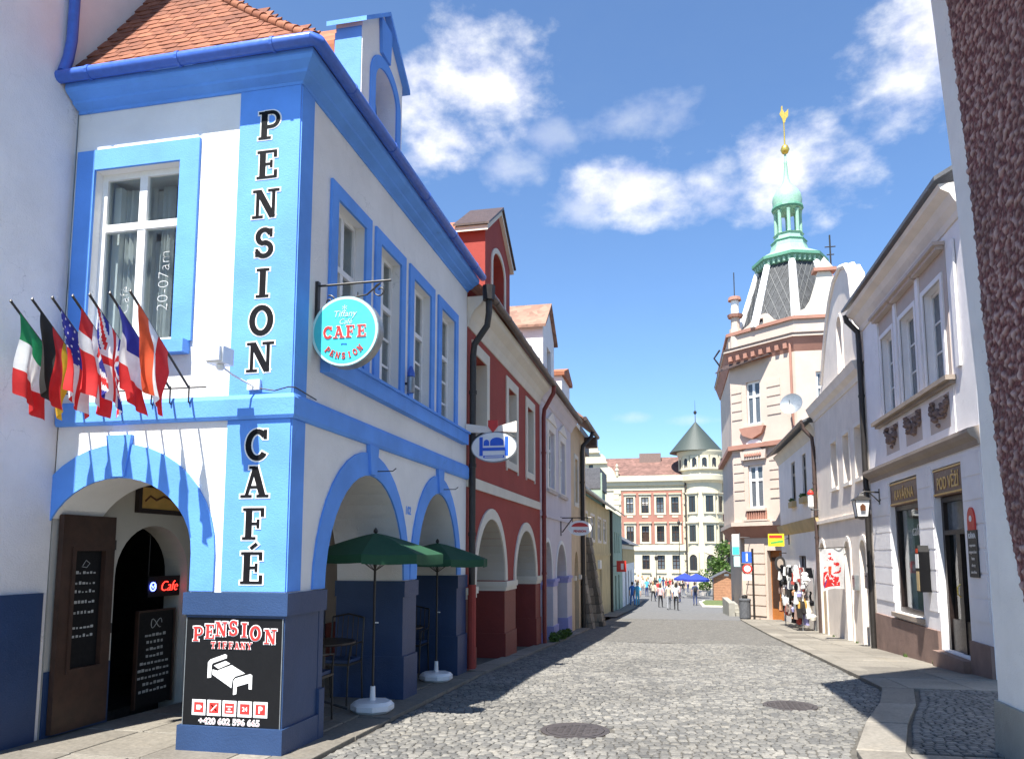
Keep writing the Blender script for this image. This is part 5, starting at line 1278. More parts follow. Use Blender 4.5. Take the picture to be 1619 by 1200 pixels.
# ---- tree by the kiosk
def tree(x, y, z, h, r, label, seed, n=2600, cat='tree'):
    rn = random.Random(seed); t = thing('tree', label, cat, (x, y, z))
    mb = MB(); mb.tube([(x, y, z), (x + .05, y, z + h * .3), (x - .05, y + .05, z + h * .55), (x, y, z + h * .8)], [.22, .17, .11, .04], 10)
    for k in range(7):
        a = k * 2.4; b = z + h * (.3 + .06 * k); mb.tube([(x, y, b), (x + r * .45 * math.cos(a), y + r * .45 * math.sin(a), b + h * .14), (x + r * .8 * math.cos(a), y + r * .8 * math.sin(a), b + h * .2)], [.07, .05, .02], 6)
    mb.build('trunk', 'wood_brown', t, smooth=True)
    mb = MB()
    for k in range(22):
        a = rn.uniform(0, 6.28); rr = rn.uniform(.15, .8) * r; zz = z + h * rn.uniform(.22, .9); q = 1 - max(0, (zz - z) / h - .5) * 1.1
        leaves(mb, x + rr * q * math.cos(a), y + rr * q * math.sin(a), zz, r * .38, r * .38, h * .11, n // 22, .16, rn)
    mb.build('crown', 'leaf', t, recalc=False)
tree(4.7, 80, g(80), 6.0, 2.3, 'bushy green tree behind the wooden kiosk', 4)
# ---- wooden kiosk
K = thing('wooden_kiosk', 'small brown wooden market hut with gabled roof on the square', 'kiosk', (4.5, 73, g(72)))
FK = Fr((0, 72), (1, 0), (0, -1)); zk = g(72)
MB().poly(FK, [(3.4, zk), (5.7, zk), (5.7, zk + 2.05), (4.55, zk + 2.6), (3.4, zk + 2.05)], [], -2.2, -.03).build('body', 'wood_dark', K)
for i in range(9): MB().box(FK, 3.4, 5.7, zk + .02 + i * .23, zk + .235 + i * .23, -.03, .0 + .008 * (i % 2)).build('board', 'wood_kiosk', K)
MB().poly(FK, [(3.4, zk + 2.09), (5.7, zk + 2.09), (4.55, zk + 2.58)], [], -.03, .005).build('board', 'wood_kiosk', K)
MB().box(FK, 4.4, 5.4, zk + .05, zk + 1.35, .011, .04).build('door', 'wood_kiosk', K)
MB().poly(FK, [(3.15, zk + 2.0), (4.55, zk + 2.68), (5.95, zk + 2.0), (5.95, zk + 1.92), (4.55, zk + 2.6), (3.15, zk + 1.92)], [], -2.5, .3).build('roof', 'slate', K)
MB().box(FK, 4.35, 4.75, zk + 2.2, zk + 2.4, .006, .03).build('name_board', 'letter_white', K)
SB = thing('sandwich_board', 'white sandwich board standing in front of the wooden kiosk', 'sign', (5.05, 68, g(68)))
zz = g(68)
for s_ in (-1, 1): MB().add([(4.75, 68 + s_ * .25, zz), (5.35, 68 + s_ * .25, zz), (5.35, 68 + s_ * .03, zz + 1.15), (4.75, 68 + s_ * .03, zz + 1.15), (4.75, 68 + s_ * .22, zz), (5.35, 68 + s_ * .22, zz), (5.35, 68, zz + 1.15), (4.75, 68, zz + 1.15)], [(0, 1, 2, 3), (4, 7, 6, 5), (0, 4, 5, 1), (3, 2, 6, 7), (0, 3, 7, 4), (1, 5, 6, 2)]).build('panel', 'letter_white', SB)
# ---- blue market parasols, planter, lamp post, low steps
def big_parasol(x, y, r, label):
    z = g(y); t = thing('market_parasol', label, 'parasol', (x, y, z), 'blue parasols on the square')
    MB().tube([(x, y, z), (x, y, z + 2.3)], .03, 8).build('pole', 'white_paint', t); MB().lathe(x, y, [(.3, z), (.3, z + .08), (.05, z + .1)], 12).build('base', 'concrete', t)
    for k in range(8):
        a, b = k * math.pi / 4, (k + 1) * math.pi / 4; c0 = Vector((x, y, z + 2.35)); A = Vector((x + r * math.cos(a), y + r * math.sin(a), z + 1.8)); B = Vector((x + r * math.cos(b), y + r * math.sin(b), z + 1.8)); dn = Vector((0, 0, -.2))
        MB().add([c0, A, B, A + dn, B + dn], [(0, 1, 2), (1, 3, 4, 2)]).build('canopy_panel', 'canopy_blue', t, recalc=False)
big_parasol(2.0, 76, 1.25, 'large blue parasol beside the wooden kiosk'); big_parasol(.95, 80, 1.1, 'smaller blue parasol beyond the white shirted walkers')
def street_lamp(x, y, h, label):
    z = g(y); t = thing('street_lamp', label, 'lamp', (x, y, z)); MB().tube([(x, y, z), (x, y, z + .6), (x, y, z + h)], [.09, .05, .035], 8).build('post', 'black_metal', t)
    MB().lathe(x, y, [(.05, z + h), (.16, z + h + .1), (.2, z + h + .45), (.05, z + h + .6), (.02, z + h + .8)], 6).build('lantern', 'black_metal', t)
street_lamp(-2.1, 90, 3.6, 'thin black street lamp in front of the palace'); street_lamp(.6, 98, 8.0, 'tall black double armed lamp post before the palace wall')
PB = thing('planter', 'round stone planter with green shrub beside the kiosk', 'planter', (3.0, 82, g(82)))
MB().lathe(3.0, 82, [(.5, g(82)), (.65, g(82) + .5), (.7, g(82) + .55), (.6, g(82) + .55)], 14).build('pot', 'greige_light', PB)
mb = MB(); leaves(mb, 3.0, 82, g(82) + 1.0, .7, .7, .6, 300, .14, rl); mb.build('shrub', 'leaf', PB, recalc=False)
ST = thing('stone_steps', 'pale stone steps and low wall before the pink tower house', 'steps', (3.6, 44, g(44)))
for k in range(3): MB().abox(3.0 + .0 * k, 7.5, 42.0 + k * .5, 46, g(42) - .1 + .001 * k, g(42) + .2 + .17 * k).build('step', 'concrete', ST)
MB().abox(2.7, 3.0, 41.5, 47, g(44) - .3, g(42) + .7).build('low_wall', 'concrete', ST)
GRB = thing('grass_bed', 'small kerbed lawn bed with low wall in front of the kiosk', 'lawn', (3.4, 62, g(62)))
mb = MB(); mb.poly(Fr((0, 0), (1, 0), (0, 1)), rect(0, 1, 0, 1), [], 0, 1); 
pl_ = [(1.9, 58), (6.5, 58), (6.5, 70), (2.4, 70), (1.9, 66)]
mb = MB(); vs = [(x, y, g(y) + .10) for x, y in pl_] + [(x, y, g(y) - .1) for x, y in pl_]; n = 5
mb.add(vs, [tuple(range(n)), tuple(n + k for k in reversed(range(n)))] + [(k, (k + 1) % n, n + (k + 1) % n, n + k) for k in range(n)]); mb.build('kerb', 'greige_light', GRB)
joint_mat('turf', (.10, .13, .04))
pl_ = [(2.1, 58.3), (6.4, 58.3), (6.4, 69.7), (2.6, 69.7), (2.1, 65.9)]
mb = MB(); mb.add([(x, y, g(y) + .12) for x, y in pl_] + [(x, y, g(y) + .08) for x, y in pl_], [tuple(range(n)), tuple(n + k for k in reversed(range(n)))] + [(k, (k + 1) % n, n + (k + 1) % n, n + k) for k in range(n)]); mb.build('turf', 'turf', GRB)
# backdrop of trees and roofs beyond the palace is hidden by it; hills close the view
mb = MB(); n = 60
for i in range(n + 1):
    a = -1.2 + 2.4 * i / n; r_ = 700; h = 10 + 14 * noise.noise(Vector((i * .21, 3.1, 0)))
    mb.v += [Vector((r_ * math.sin(a), r_ * math.cos(a), -5)), Vector((r_ * math.sin(a) * 1.15, r_ * math.cos(a) * 1.15, max(4, h)))]
for i in range(n): mb.f.append([2 * i, 2 * i + 2, 2 * i + 3, 2 * i + 1]); mb.t.append(.5)
joint_mat('hill', (.05, .08, .03)); struct(mb, 'hills', 'hill', recalc=False)
# ================================================================ cafe house on the right
SH = thing('cafe_house', 'pale grey lilac two storey cafe house with brown shop signs and stucco garlands', 'building', (7, 16, -.4))
Y0, Y1 = 12.8, 19.5
win1, door = (16.0, 17.93), (13.66, 15.08)
MB().poly(FT, rect(Y0, Y1, -.9, 3.4), [rect(*win1, .45, 3.22), rect(*door, .0, 3.20)], -.45, 0).build('street_wall', 'shop_wall', SH)
UW = [(16.98, 17.88), (15.47, 16.42), (13.97, 14.93)]
MB().poly(FT, rect(Y0, Y1, 3.4, 7.3), [rect(a, b, 4.70, 6.42) for a, b in UW], -.45, 0).build('street_wall', 'shop_wall', SH)
MB().abox(4.63, 10, Y0 - .02, Y0, -.9, 7.3).build('end_wall', 'shop_wall', SH)
MB().abox(10, 10.1, Y0, Y1, -1, 7.3).abox(5.1, 10, Y1 - .1, Y1 - .02, -1, 7.3).abox(5.1, 10, Y0, Y1 - .1, 3.3, 3.38).abox(5.1, 10, Y0, Y1 - .1, 7.2, 7.28).abox(5.1, 10, Y0, Y1 - .1, -.5, -.06).build('rooms', 'interior', SH)
# upper storey: plain pilasters, mauve window field, hoods
MB().poly(FT, rect(13.72, 18.3, 4.62, 7.0), [rect(a, b, 4.70, 6.42) for a, b in UW], .0005, .012).build('window_field', 'mauve', SH)
MB().poly(FT, rect(13.72, 18.3, 3.64, 4.5), [rect(a - .05, b + .05, 3.82, 4.42) for a, b in UW], .0005, .014).build('apron_field', 'shop_wall', SH)
for a, b in UW:
    w = window(FT, a, b, 4.70, 6.42, SH, mg='pane_grey', d=-.12, bar=.07, trans=(), bars=(.34, .66), fin=.035)
    surround(FT, a, b, 4.71, 6.42, .09, w, 'shop_wall', .04, wb=.0)
    MB().box(FT, a - .22, b + .22, 6.86, 6.93, .013, .14).box(FT, a - .26, b + .26, 6.93, 6.99, .013, .2).build('hood', 'mauve', w)
    MB().box(FT, a - .05, b + .05, 3.82, 4.42, .001, .006).build('apron', 'mauve', w)
    gar = MB(); ra = random.Random(int(a * 10))
    for k in range(70):                                                     # stucco garland of fruit and leaves
        f = ra.random(); s_ = a + .03 + (b - a - .06) * f; z = 4.30 - .20 * math.sin(math.pi * f) + ra.gauss(0, .075); z = max(3.92, min(4.37, z)); q_ = ra.uniform(.8, 1.6)
        gar.lathe(*FT.P(s_, 0, .012 + .03 * ra.random())[:2], [(.01, z - .03 * q_), (.04 * q_, z - .01), (.036 * q_, z + .02 * q_), (.008, z + .035 * q_)], 6)
    tag(gar.build('garland', 'stucco_dark', w), kind='stuff')
for q in (13.35, 15.2, 16.7, 18.1): MB().box(FT, q - .09, q + .09, 4.72, 6.85, .013, .05).build('pilaster', 'shop_wall', SH)
MB().box(FT, 13.62, 18.45, 4.50, 4.56, .001, .1).box(FT, 13.58, 18.5, 4.56, 4.64, .001, .17).build('sill_ledge', 'taupe', SH)
cv = [(.0005, 3.36), (.03, 3.36), (.05, 3.44), (.13, 3.50), (.17, 3.56), (.17, 3.62), (.0005, 3.66)]
mb = MB(); profile_run(mb, [(4.63, Y0 - .02, -1, 0), (4.63, Y1 - .02, -1, 0)], cv); mb.build('string_course', 'taupe', SH)
cv = [(.0005, 7.10), (.03, 7.10), (.06, 7.2), (.14, 7.3), (.2, 7.42), (.33, 7.5), (.36, 7.58), (.0005, 7.6)]
mb = MB(); profile_run(mb, [(4.63, Y0 - .02, -1, 0), (4.63, Y1 + .1, -1, 0)], cv); mb.build('cornice', 'greige_light', SH)
eave_roof(SH, Y0 - .1, Y1 + .15, 7.68, .44, 2.6, 4, 'slate', FT)
# ground floor: joints in the render, plinth
for s0, s1 in ((12.82, 13.62), (15.12, 15.96), (17.97, 19.46)):
    for k in range(7):
        z = .62 + k * .38
        MB().box(FT, s0 + .02, s1 - .02, z + .02, min(z + .36, 3.3), .0005, .014).build('render_block', 'shop_wall', SH)
for s0, s1 in ((Y0 - .015, 13.62), (15.12, Y1 - .03)): MB().box(FT, s0, s1, -.9, .31, .0005, .05).build('plinth', 'brown_plinth', SH)
MB().box(FT, 13.62, 15.12, -.9, -.02, .0005, .16).build('door_step', 'brown_plinth', SH)
# shop window and door
w = MB().box(FT, win1[0], win1[0] + .1, .45, 2.7, -.22, -.1).box(FT, win1[1] - .1, win1[1], .45, 2.7, -.22, -.1).box(FT, win1[0] + .1, win1[1] - .1, .45, .56, -.22, -.1).box(FT, win1[0] + .1, win1[1] - .1, 2.6, 2.7, -.22, -.1).build('shop_window', 'wood_dark', SH)
MB().box(FT, win1[0] + .1, win1[1] - .1, .56, 2.6, -.17, -.16).build('pane', 'glass', w)
text('caf\u00e9', .34, FT, 16.75, 2.05, -.155, 'letter_white', w, flip=True, shear=.3, off=-.006, name='glass_lettering')
MB().box(FT, 16.12, 16.75, .56, 2.3, -.5, -.48).build('curtain', 'curtain', w)
MB().box(FT, win1[0] - .05, win1[1] + .05, .36, .449, -.05, .08).build('sill', 'taupe', w)
for (a, b), word in ((win1, 'KAV\u00c1RNA'), (door, 'POD V\u011a\u017d\u00cd')):
    s_ = MB().box(FT, a + .005, b - .005, 2.70, 3.2, -.2, -.02).build('sign_board', 'sign_brown', SH)
    for z0, z1 in ((2.72, 2.75), (3.15, 3.18)): MB().box(FT, a + .02, b - .02, z0, z1, -.019, .0).build('sign_edge', 'letter_gold', s_)
    text(word, .30, FT, (a + b) / 2, 2.82, -.015, 'letter_gold', s_, flip=True, off=.005, name='sign_lettering', sx=.95 if word[0] == 'K' else .80)
dd = MB().box(FT, door[0], door[0] + .1, .0, 2.69, -.26, -.12).box(FT, door[1] - .1, door[1], .0, 2.69, -.26, -.12).box(FT, door[0] + .1, door[1] - .1, 2.02, 2.1, -.26, -.11).box(FT, door[0] + .1, door[1] - .1, 2.6, 2.69, -.26, -.12)
dd.box(FT, 14.28, 14.46, .0, 2.02, -.26, -.13).box(FT, door[0] + .1, 14.28, .0, .55, -.24, -.15).box(FT, 14.46, door[1] - .1, .0, .55, -.24, -.15); dd = dd.build('door', 'wood_dark', SH)
MB().box(FT, door[0] + .1, door[1] - .1, 2.1, 2.6, -.2, -.19).build('pane', 'pane_grey', dd); MB().box(FT, door[0] + .1, 14.28, .55, 2.02, -.2, -.19).build('pane', 'glass_dark', dd); MB().box(FT, 14.46, door[1] - .1, .55, 2.02, -.2, -.19).build('pane', 'glass_dark', dd)
MB().box(FT, 14.46, 14.7, .55, 2.0, -.3, -.27).build('curtain', 'curtain', dd)
MB().tube([FT.P(14.36, .95, -.12), FT.P(14.36, 1.0, -.07), FT.P(14.36, 1.12, -.07), FT.P(14.36, 1.17, -.12)], .012, 6).build('handle', 'gold', dd)
# plaque beside the door
PQ = thing('price_plaque', 'tall dark plaque with red oval top listing coffees beside the cafe door', 'sign', (4.6, 13.28, 1.3))
MB().box(FT, 13.08, 13.46, 1.32, 2.06, .0145, .035).build('board', 'plaque_dark', PQ)
MB().poly(FT, archhole(13.12, 13.42, 2.06, 2.2, 2.42), [], .0145, .04).build('emblem', 'sign_red', PQ)
mb = MB(); disc(mb, FT, 13.27, 2.24, .05, .041, .046, 16); mb.build('emblem_mark', 'letter_white', PQ)
text('K\u00c1VA', .11, FT, 13.27, 1.93, .037, 'letter_white', PQ, flip=True, off=.003, name='lettering')
for k, word in enumerate(('espresso', 'cappuccino', 'latte', 'dorty', 'zmrzlina')): text(word, .068, FT, 13.27, 1.80 - k * .105, .037, 'greige_light', PQ, flip=True, name='lettering')
# black wall display case
DC = thing('display_case', 'black curved display case with white leaflet between shop window and door', 'display case', (4.55, 15.6, 1))
MB().poly(FT, [(15.44, .98), (15.66, .98), (15.66, 1.72), (15.60, 1.84), (15.50, 1.84), (15.44, 1.72)], [], .015, .20).build('case', 'sign_black', DC)
MB().box(FT, 15.46, 15.64, 1.42, 1.68, .201, .206).build('leaflet', 'letter_white', DC); MB().box(FT, 15.47, 15.63, 1.0, 1.36, .201, .206).build('leaflet', 'ochre', DC); MB().box(FT, 15.49, 15.60, 1.70, 1.78, .201, .208).build('badge', 'flag_orange', DC)
# wall lantern with beer sign glass
LN = thing('wall_lantern', 'white glass wall lantern on a black bracket by the cafe signs', 'lantern', (4.5, 18.72, 2.5))
MB().tube([(4.63, 18.72, 3.08), (4.30, 18.72, 3.10), (4.22, 18.72, 3.06)], .02, 8).build('bracket', 'black_metal', LN)
MB().tube([(4.62, 18.72, 2.85), (4.5, 18.72, 2.98), (4.40, 18.72, 3.09)], .014, 6).build('brace', 'black_metal', LN)
MB().abox(4.615, 4.628, 18.66, 18.78, 2.8, 3.16).build('plate', 'black_metal', LN)
lx = 4.22
MB().lathe(lx, 18.72, [(.05, 3.05), (.09, 3.0), (.25, 2.93), (.26, 2.90)], 4, rot=R(45)).build('cap', 'black_metal', LN)
MB().lathe(lx, 18.72, [(.22, 2.895), (.16, 2.53)], 4, rot=R(45)).build('glass_body', 'letter_white', LN)
MB().lathe(lx, 18.72, [(.18, 2.53), (.17, 2.49), (.03, 2.46)], 4, rot=R(45)).build('base', 'black_metal', LN)
for sx in (-1, 1):
    for sy in (-1, 1): MB().tube([(lx + sx * .158, 18.72 + sy * .158, 2.895), (lx + sx * .116, 18.72 + sy * .116, 2.53)], .01, 5).build('corner_bar', 'black_metal', LN)
fq = Fr((0, 18.565), (1, 0), (0, -1)); MB().poly(fq, [(lx - .05, 2.66), (lx + .05, 2.66), (lx + .06, 2.76), (lx, 2.82), (lx - .06, 2.76)], [], .0, .012).build('crest', 'sign_brown', LN)
pipe([(4.28, 19.62, 7.55), (4.3, 19.62, 7.4), (4.54, 19.6, 7.1), (4.55, 19.6, 6.8), (4.55, 19.6, g(19.6))], .065, 'black_metal', 'black drainpipe between the cafe house and the gabled house', collars=[(4.55, 19.6, z) for z in (5.5, 3.2, 1.4)])
# ================================================================ house with the rounded gable
GA = thing('gabled_house', 'greige house with rounded baroque gable and two arched doors', 'building', (7, 23, -.7))
Y0, Y1 = 19.52, 26.4
gw = [(23.15, 23.95), (21.55, 22.3), (20.18, 20.9)]; gd = [(22.0, 22.62), (20.2, 20.85), (25.55, 26.3)]
op = [rect(a, b, 3.6, 4.92) for a, b in gw]
pts = [(Y0, 6.3), (Y0, -1.2)]
for a, b in sorted(gd): pts += foot(archhole(a, b, -1.2, 1.72, 2.03, 8))
pts += [(Y1, -1.2), (Y1, 6.3)]
MB().poly(FT, pts, op, -.4, 0).build('street_wall', 'greige', GA)
for a, b in gw:
    w = window(FT, a, b, 3.6, 4.92, GA, mg='pane_grey', d=-.2, bar=.06); MB().box(FT, a - .1, b + .1, 3.5, 3.59, .001, .06).build('sill', 'greige_light', w)
    surround(FT, a, b, 3.6, 4.92, .1, w, 'greige_light', .012, wb=.005)
for a, b in gd:
    d_ = MB().poly(FT, archhole(a, b, -1.0, 1.72, 2.03, 8), [], *((-.28, -.22) if a < 25 else (-.08, -.03))).build('door', 'wood_dark' if a < 25 else 'tan', GA)
    ring(MB(), FT, a, b, g(a) , 1.72, 2.03, .13, .0005, .03).build('door_surround', 'greige_light', d_)
MB().box(FT, 19.56, Y1, 2.62, 2.72, .0005, .06).build('string_course', 'greige', GA)
MB().abox(4.63, 4.9, Y0, Y0, 0, 0) if False else None
MB().abox(5.04, 10, Y0 + .02, Y0 + .1, -1, 6.2).abox(5.04, 10, Y1 - .1, Y1 - .02, -1, 6.2).abox(10, 10.1, Y0, Y1, -1, 6.2).abox(5.04, 10, Y0 + .1, Y1 - .1, 6.1, 6.2).build('rooms', 'interior', GA)
cv = [(.0005, 6.0), (.03, 6.0), (.06, 6.12), (.18, 6.22), (.22, 6.34), (.26, 6.42), (.0005, 6.44)]
mb = MB(); profile_run(mb, [(4.63, 19.66, -1, 0), (4.63, Y1, -1, 0)], cv); mb.build('cornice', 'greige_light', GA)
gbl = [(25.4, 6.44), (25.3, 6.8), (24.9, 6.95), (24.6, 7.3), (24.1, 8.0), (23.6, 8.6), (23.1, 9.05), (22.4, 9.4), (21.6, 9.5), (20.9, 9.3), (20.45, 8.9), (20.3, 8.2), (20.25, 7.6), (20.0, 7.2), (19.85, 6.9), (19.85, 6.44)]
gm = MB().poly(FT, gbl, [archhole(21.75, 22.35, 6.7, 7.9, 8.25, 8)], -.35, -.01).build('gable', 'greige', GA)
MB().poly(FT, archhole(21.75, 22.35, 6.7, 7.9, 8.25, 8), [], -.3, -.25).build('gable_window', 'mauve', gm)
ring(MB(), FT, 21.75, 22.35, 6.7, 7.9, 8.25, .07, -.0095, .02).build('gable_window_band', 'greige_light', gm)
rim = [(s_, z) for s_, z in gbl[2:-1]]
mb = MB()
for k, ((a, za), (b, zb)) in enumerate(zip(rim, rim[1:])):
    mb.tube([FT.P(a, za, -.0), FT.P(b, zb, -.0)], .07, 6)
mb.tube([FT.P(s_, z, -.17) for s_, z in rim], .08, 6); mb.build('gable_rim', 'greige_light', gm)
mb = MB(); FN = FT; mb.poly(FT, [(19.9, 6.44), (25.3, 6.44), (22.4, 9.2)], [], -6, -.36); mb.build('roof', 'roof_old', GA)
MB().abox(6.0, 6.7, 20.0, 20.7, 8.2, 9.55).build('chimney', 'terracotta', GA); MB().lathe(6.35, 20.35, [(.45, 9.551), (.5, 9.65), (.3, 9.75), (.35, 10.1), (.2, 10.3)], 8).build('chimney_pot', 'terracotta', GA)
for k, (yy, zz) in enumerate(((21.3, .75), (19.95, .85))):
    mbx = thing('letter_box', 'grey metal letter box beside the %s arched door' % ('farther' if k == 0 else 'nearer'), 'letter box', (4.58, yy, zz))
    MB().box(FT, yy - .14, yy + .14, zz, zz + .38, .001, .11).build('case', 'zinc', mbx); MB().box(FT, yy - .1, yy + .1, zz + .28, zz + .31, .1105, .118).build('flap', 'black_metal', mbx)
# hanging towel with red flag print
TW = thing('hanging_towel', 'white souvenir towel with red flag print hung out over the pavement', 'towel', (4.2, 22.4, .6))
def towel(u, v):
    y = 22.5 - .12 * u; x = 4.56 - .62 * u; return Vector((x + .02 * math.sin(v * 5), y + .06 * math.sin(u * 7 + v * 3), 1.84 - .04 * u - 1.12 * v - .06 * u * math.sin(v * 2) + .05 * math.sin(u * 3.1) * v))
nu, nv = 44, 60; by = {}
for i in range(nu):
    for j in range(nv):
        a, b = (i + .5) / nu, (j + .5) / nv
        m = 'flag_white'
        n_ = noise.noise(Vector((a * 7, b * 9, 2))) + .5 * noise.noise(Vector((a * 19, b * 23, 5)))
        if .60 + .1 * math.sin(a * 5) < b < .93 and .2 < a < .9 and n_ > -.28: m = 'flag_blue' if (a > .74 and b > .74 and abs((b - .74) - (a - .74) * 1.4) < .035) else 'flag_red'
        elif .34 < b < .62 and .15 < a < .5 and n_ > .12: m = 'flag_red'
        elif .10 < b < .28 and .5 < a < .8 and n_ > .05: m = 'flag_red'
        elif .42 < b < .66 and .58 < a < .92 and n_ > .08: m = 'flag_orange'
        by.setdefault(m, []).append((i, j))
for m, cells in by.items():
    mb = MB(); idx = {}
    for i, j in cells:
        f = []
        for a, c in ((i, j), (i + 1, j), (i + 1, j + 1), (i, j + 1)):
            if (a, c) not in idx: idx[(a, c)] = len(mb.v); mb.v.append(towel(a / nu, c / nv))
            f.append(idx[(a, c)])
        mb.f.append(f); mb.t.append(.5)
    o = mb.build('cloth' if m == 'flag_white' else 'print', m, TW, smooth=True, recalc=False)
    if m != 'flag_white': o['kind'] = 'stuff'
MB().tube([(4.63, 22.52, 1.86), (3.88, 22.37, 1.83)], .014, 6).build('rod', 'black_metal', TW)
# ================================================================ low white house with dark shuttered windows
FQ = Fr((4.7, 0), (0, 1), (-1, 0))
LO = thing('low_white_house', 'low white house with narrow dark windows and ochre cove above the shop', 'building', (7, 31, -1))
Y0, Y1 = 26.42, 36.0
lw = [(31.3, 32.3), (28.75, 29.6), (26.62, 27.35)]
MB().poly(FQ, rect(Y0, Y1, -1.7, 6.0), [rect(a, b, 3.75, 5.3) for a, b in lw] + [rect(29.6, 31.2, -.2, 1.6)], -.4, 0).build('street_wall', 'low_white', LO)
for a, b in lw:
    w = window(FQ, a, b, 3.75, 5.3, LO, mf='wood_dark', mg='pane_dark', d=-.06, bar=.09)
    MB().box(FQ, a - .05, b + .05, 3.5, 3.72, .001, .16).build('flower_box', 'ochre', w); mb = MB(); c = FQ.P((a + b) / 2, 3.78, .1); leaves(mb, c.x, c.y, c.z, .09, .4, .07, 60, .06, rl); mb.build('flowers', 'leaf', w, recalc=False)
window(FQ, 29.6, 31.2, -.2, 1.6, LO, mf='wood_brown', d=-.1)
cv = [(.0005, 2.45), (.05, 2.5), (.1, 2.62), (.16, 2.8), (.18, 2.88), (.0005, 2.9)]
mb = MB(); profile_run(mb, [(4.7, Y0, -1, 0), (4.7, Y1, -1, 0)], cv); mb.build('ochre_cove', 'ochre', LO)
cv = [(.0005, 5.6), (.04, 5.65), (.1, 5.8), (.2, 5.95), (.22, 6.0), (.0005, 6.0)]
mb = MB(); profile_run(mb, [(4.7, Y0, -1, 0), (4.7, Y1, -1, 0)], cv); mb.build('eave_cove', 'cream', LO)
eave_roof(LO, Y0, Y1 + .1, 6.1, .42, 1.6, 3.2, 'slate', FQ); MB().tube([FQ.P(Y0 + .1, 6.06, .45), FQ.P(Y1 + .1, 6.06, .45)], .065, 8).build('gutter', 'brown_metal', LO, smooth=True)
MB().abox(5.11, 10, Y0 + .02, Y0 + .1, -1.5, 6).abox(5.11, 10, Y1 - .1, Y1, -1.7, 6).abox(10, 10.1, Y0, Y1, -1.7, 6).build('rooms', 'interior', LO)
pipe([(4.26, 26.5, 6.0), (4.3, 26.5, 5.8), (4.55, 26.48, 5.5), (4.57, 26.48, 5.2), (4.57, 26.48, g(26.5))], .06, 'brown_metal', 'brown drainpipe between gabled house and low white house', collars=[(4.57, 26.48, z) for z in (4, 2.2)])
HL = thing('street_wall_lamp', 'small white glass wall lamp on the drainpipe by the low white house', 'lamp', (4.45, 26.3, 3.2))
MB().lathe(4.4, 26.3, [(.05, 3.15), (.09, 3.2), (.09, 3.55), (.05, 3.6)], 10).build('glass_body', 'letter_white', HL); MB().lathe(4.4, 26.3, [(.1, 3.6), (.1, 3.66), (.03, 3.75)], 10).build('cap', 'sign_red', HL); MB().tube([(4.63, 26.3, 3.1), (4.4, 26.3, 3.1), (4.4, 26.3, 3.16)], .02, 6).build('bracket', 'black_metal', HL)
YS = thing('yellow_sign', 'small yellow sign with red and green print on an iron bracket', 'sign', (4.5, 33.6, 2.2))
fy = Fr((0, 33.6), (1, 0), (0, -1))
MB().box(fy, 3.86, 4.5, 1.98, 2.5, -.04, .04).build('panel', 'sign_yellow', YS); MB().box(fy, 3.9, 4.42, 2.32, 2.44, .0405, .045).build('print', 'sign_red', YS)
MB().poly(fy, [(3.95, 2.08), (4.45, 2.14), (4.45, 2.24), (3.95, 2.15)], [], .0405, .045).build('print', 'sign_green', YS)
MB().tube([(4.5, 33.6, 2.3), (4.69, 33.6, 2.3)], .02, 6).build('bracket', 'black_metal', YS); MB().abox(4.675, 4.698, 33.5, 33.7, 2.05, 2.55).build('plate', 'black_metal', YS)
# souvenir stand: a rack hung with bags, scarves and toys
SR_ = thing('souvenir_rack', 'metal rack crammed with bags, scarves and soft toys outside the low white house', 'rack', (4.3, 29, g(29)))
rk = random.Random(77)
zb = g(28.5)
for yy in (27.3, 31.4):
    for xx in (4.15, 4.55): MB().tube([(xx, yy, g(yy) + .05), (xx, yy, 1.15)], .018, 6).build('post', 'zinc', SR_)
for z in (-.3, .4, 1.1): MB().tube([(4.15, 27.3, z), (4.15, 31.4, z)], .014, 6).build('rail', 'zinc', SR_)
pal = ['sign_black', 'letter_white', 'plaque_dark', 'curtain', 'stucco_dark', 'lilac_deep', 'letter_gold', 'wood_kiosk', 'ink_black', 'plaque_dark', 'pink', 'stucco_dark', 'brown_plinth', 'cream', 'ink_black', 'letter_white', 'mauve', 'red_wall', 'taupe', 'zinc']
dark_pal = ['sign_black', 'ink_black', 'letter_white', 'plaque_dark', 'curtain', 'red_wall']
sv = []
for k in range(5):                                       # a few hanging shapes: bag, scarf, toy
    mb = MB()
    if k == 0: mb.lathe(0, 0, [(.05, -.34), (.15, -.30), (.17, -.15), (.12, -.02), (.03, 0)], 8, sx=.5); mb.tube([(0, -.06, -.02), (0, -.03, .08), (0, .03, .08), (0, .06, -.02)], .008, 5)
    elif k == 1: mb.add([(.02 * math.sin(j * 2), (-.09 if i == 0 else .09) + .02 * math.sin(j), -.07 * j) for j in range(8) for i in range(2)] , [(2 * j, 2 * j + 1, 2 * j + 3, 2 * j + 2) for j in range(7)])
    elif k == 2: mb.lathe(0, 0, [(.04, -.3), (.11, -.24), (.10, -.12), (.05, -.09), (.09, -.04), (.07, .03), (.02, .06)], 8); mb.tube([(0, -.1, -.16), (0, -.19, -.26)], .03, 5); mb.tube([(0, .1, -.16), (0, .19, -.26)], .03, 5)
    elif k == 3: mb.lathe(0, 0, [(.03, -.2), (.13, -.18), (.15, -.06), (.09, .0), (.02, .02)], 9, sx=.8)
    else: mb.hexa([(-.05, -.16, -.36), (.06, -.16, -.38), (.07, .15, -.37), (-.04, .16, -.35), (-.02, -.13, 0), (.02, -.13, 0), (.02, .13, 0), (-.02, .13, 0)])
    sv.append(mb)
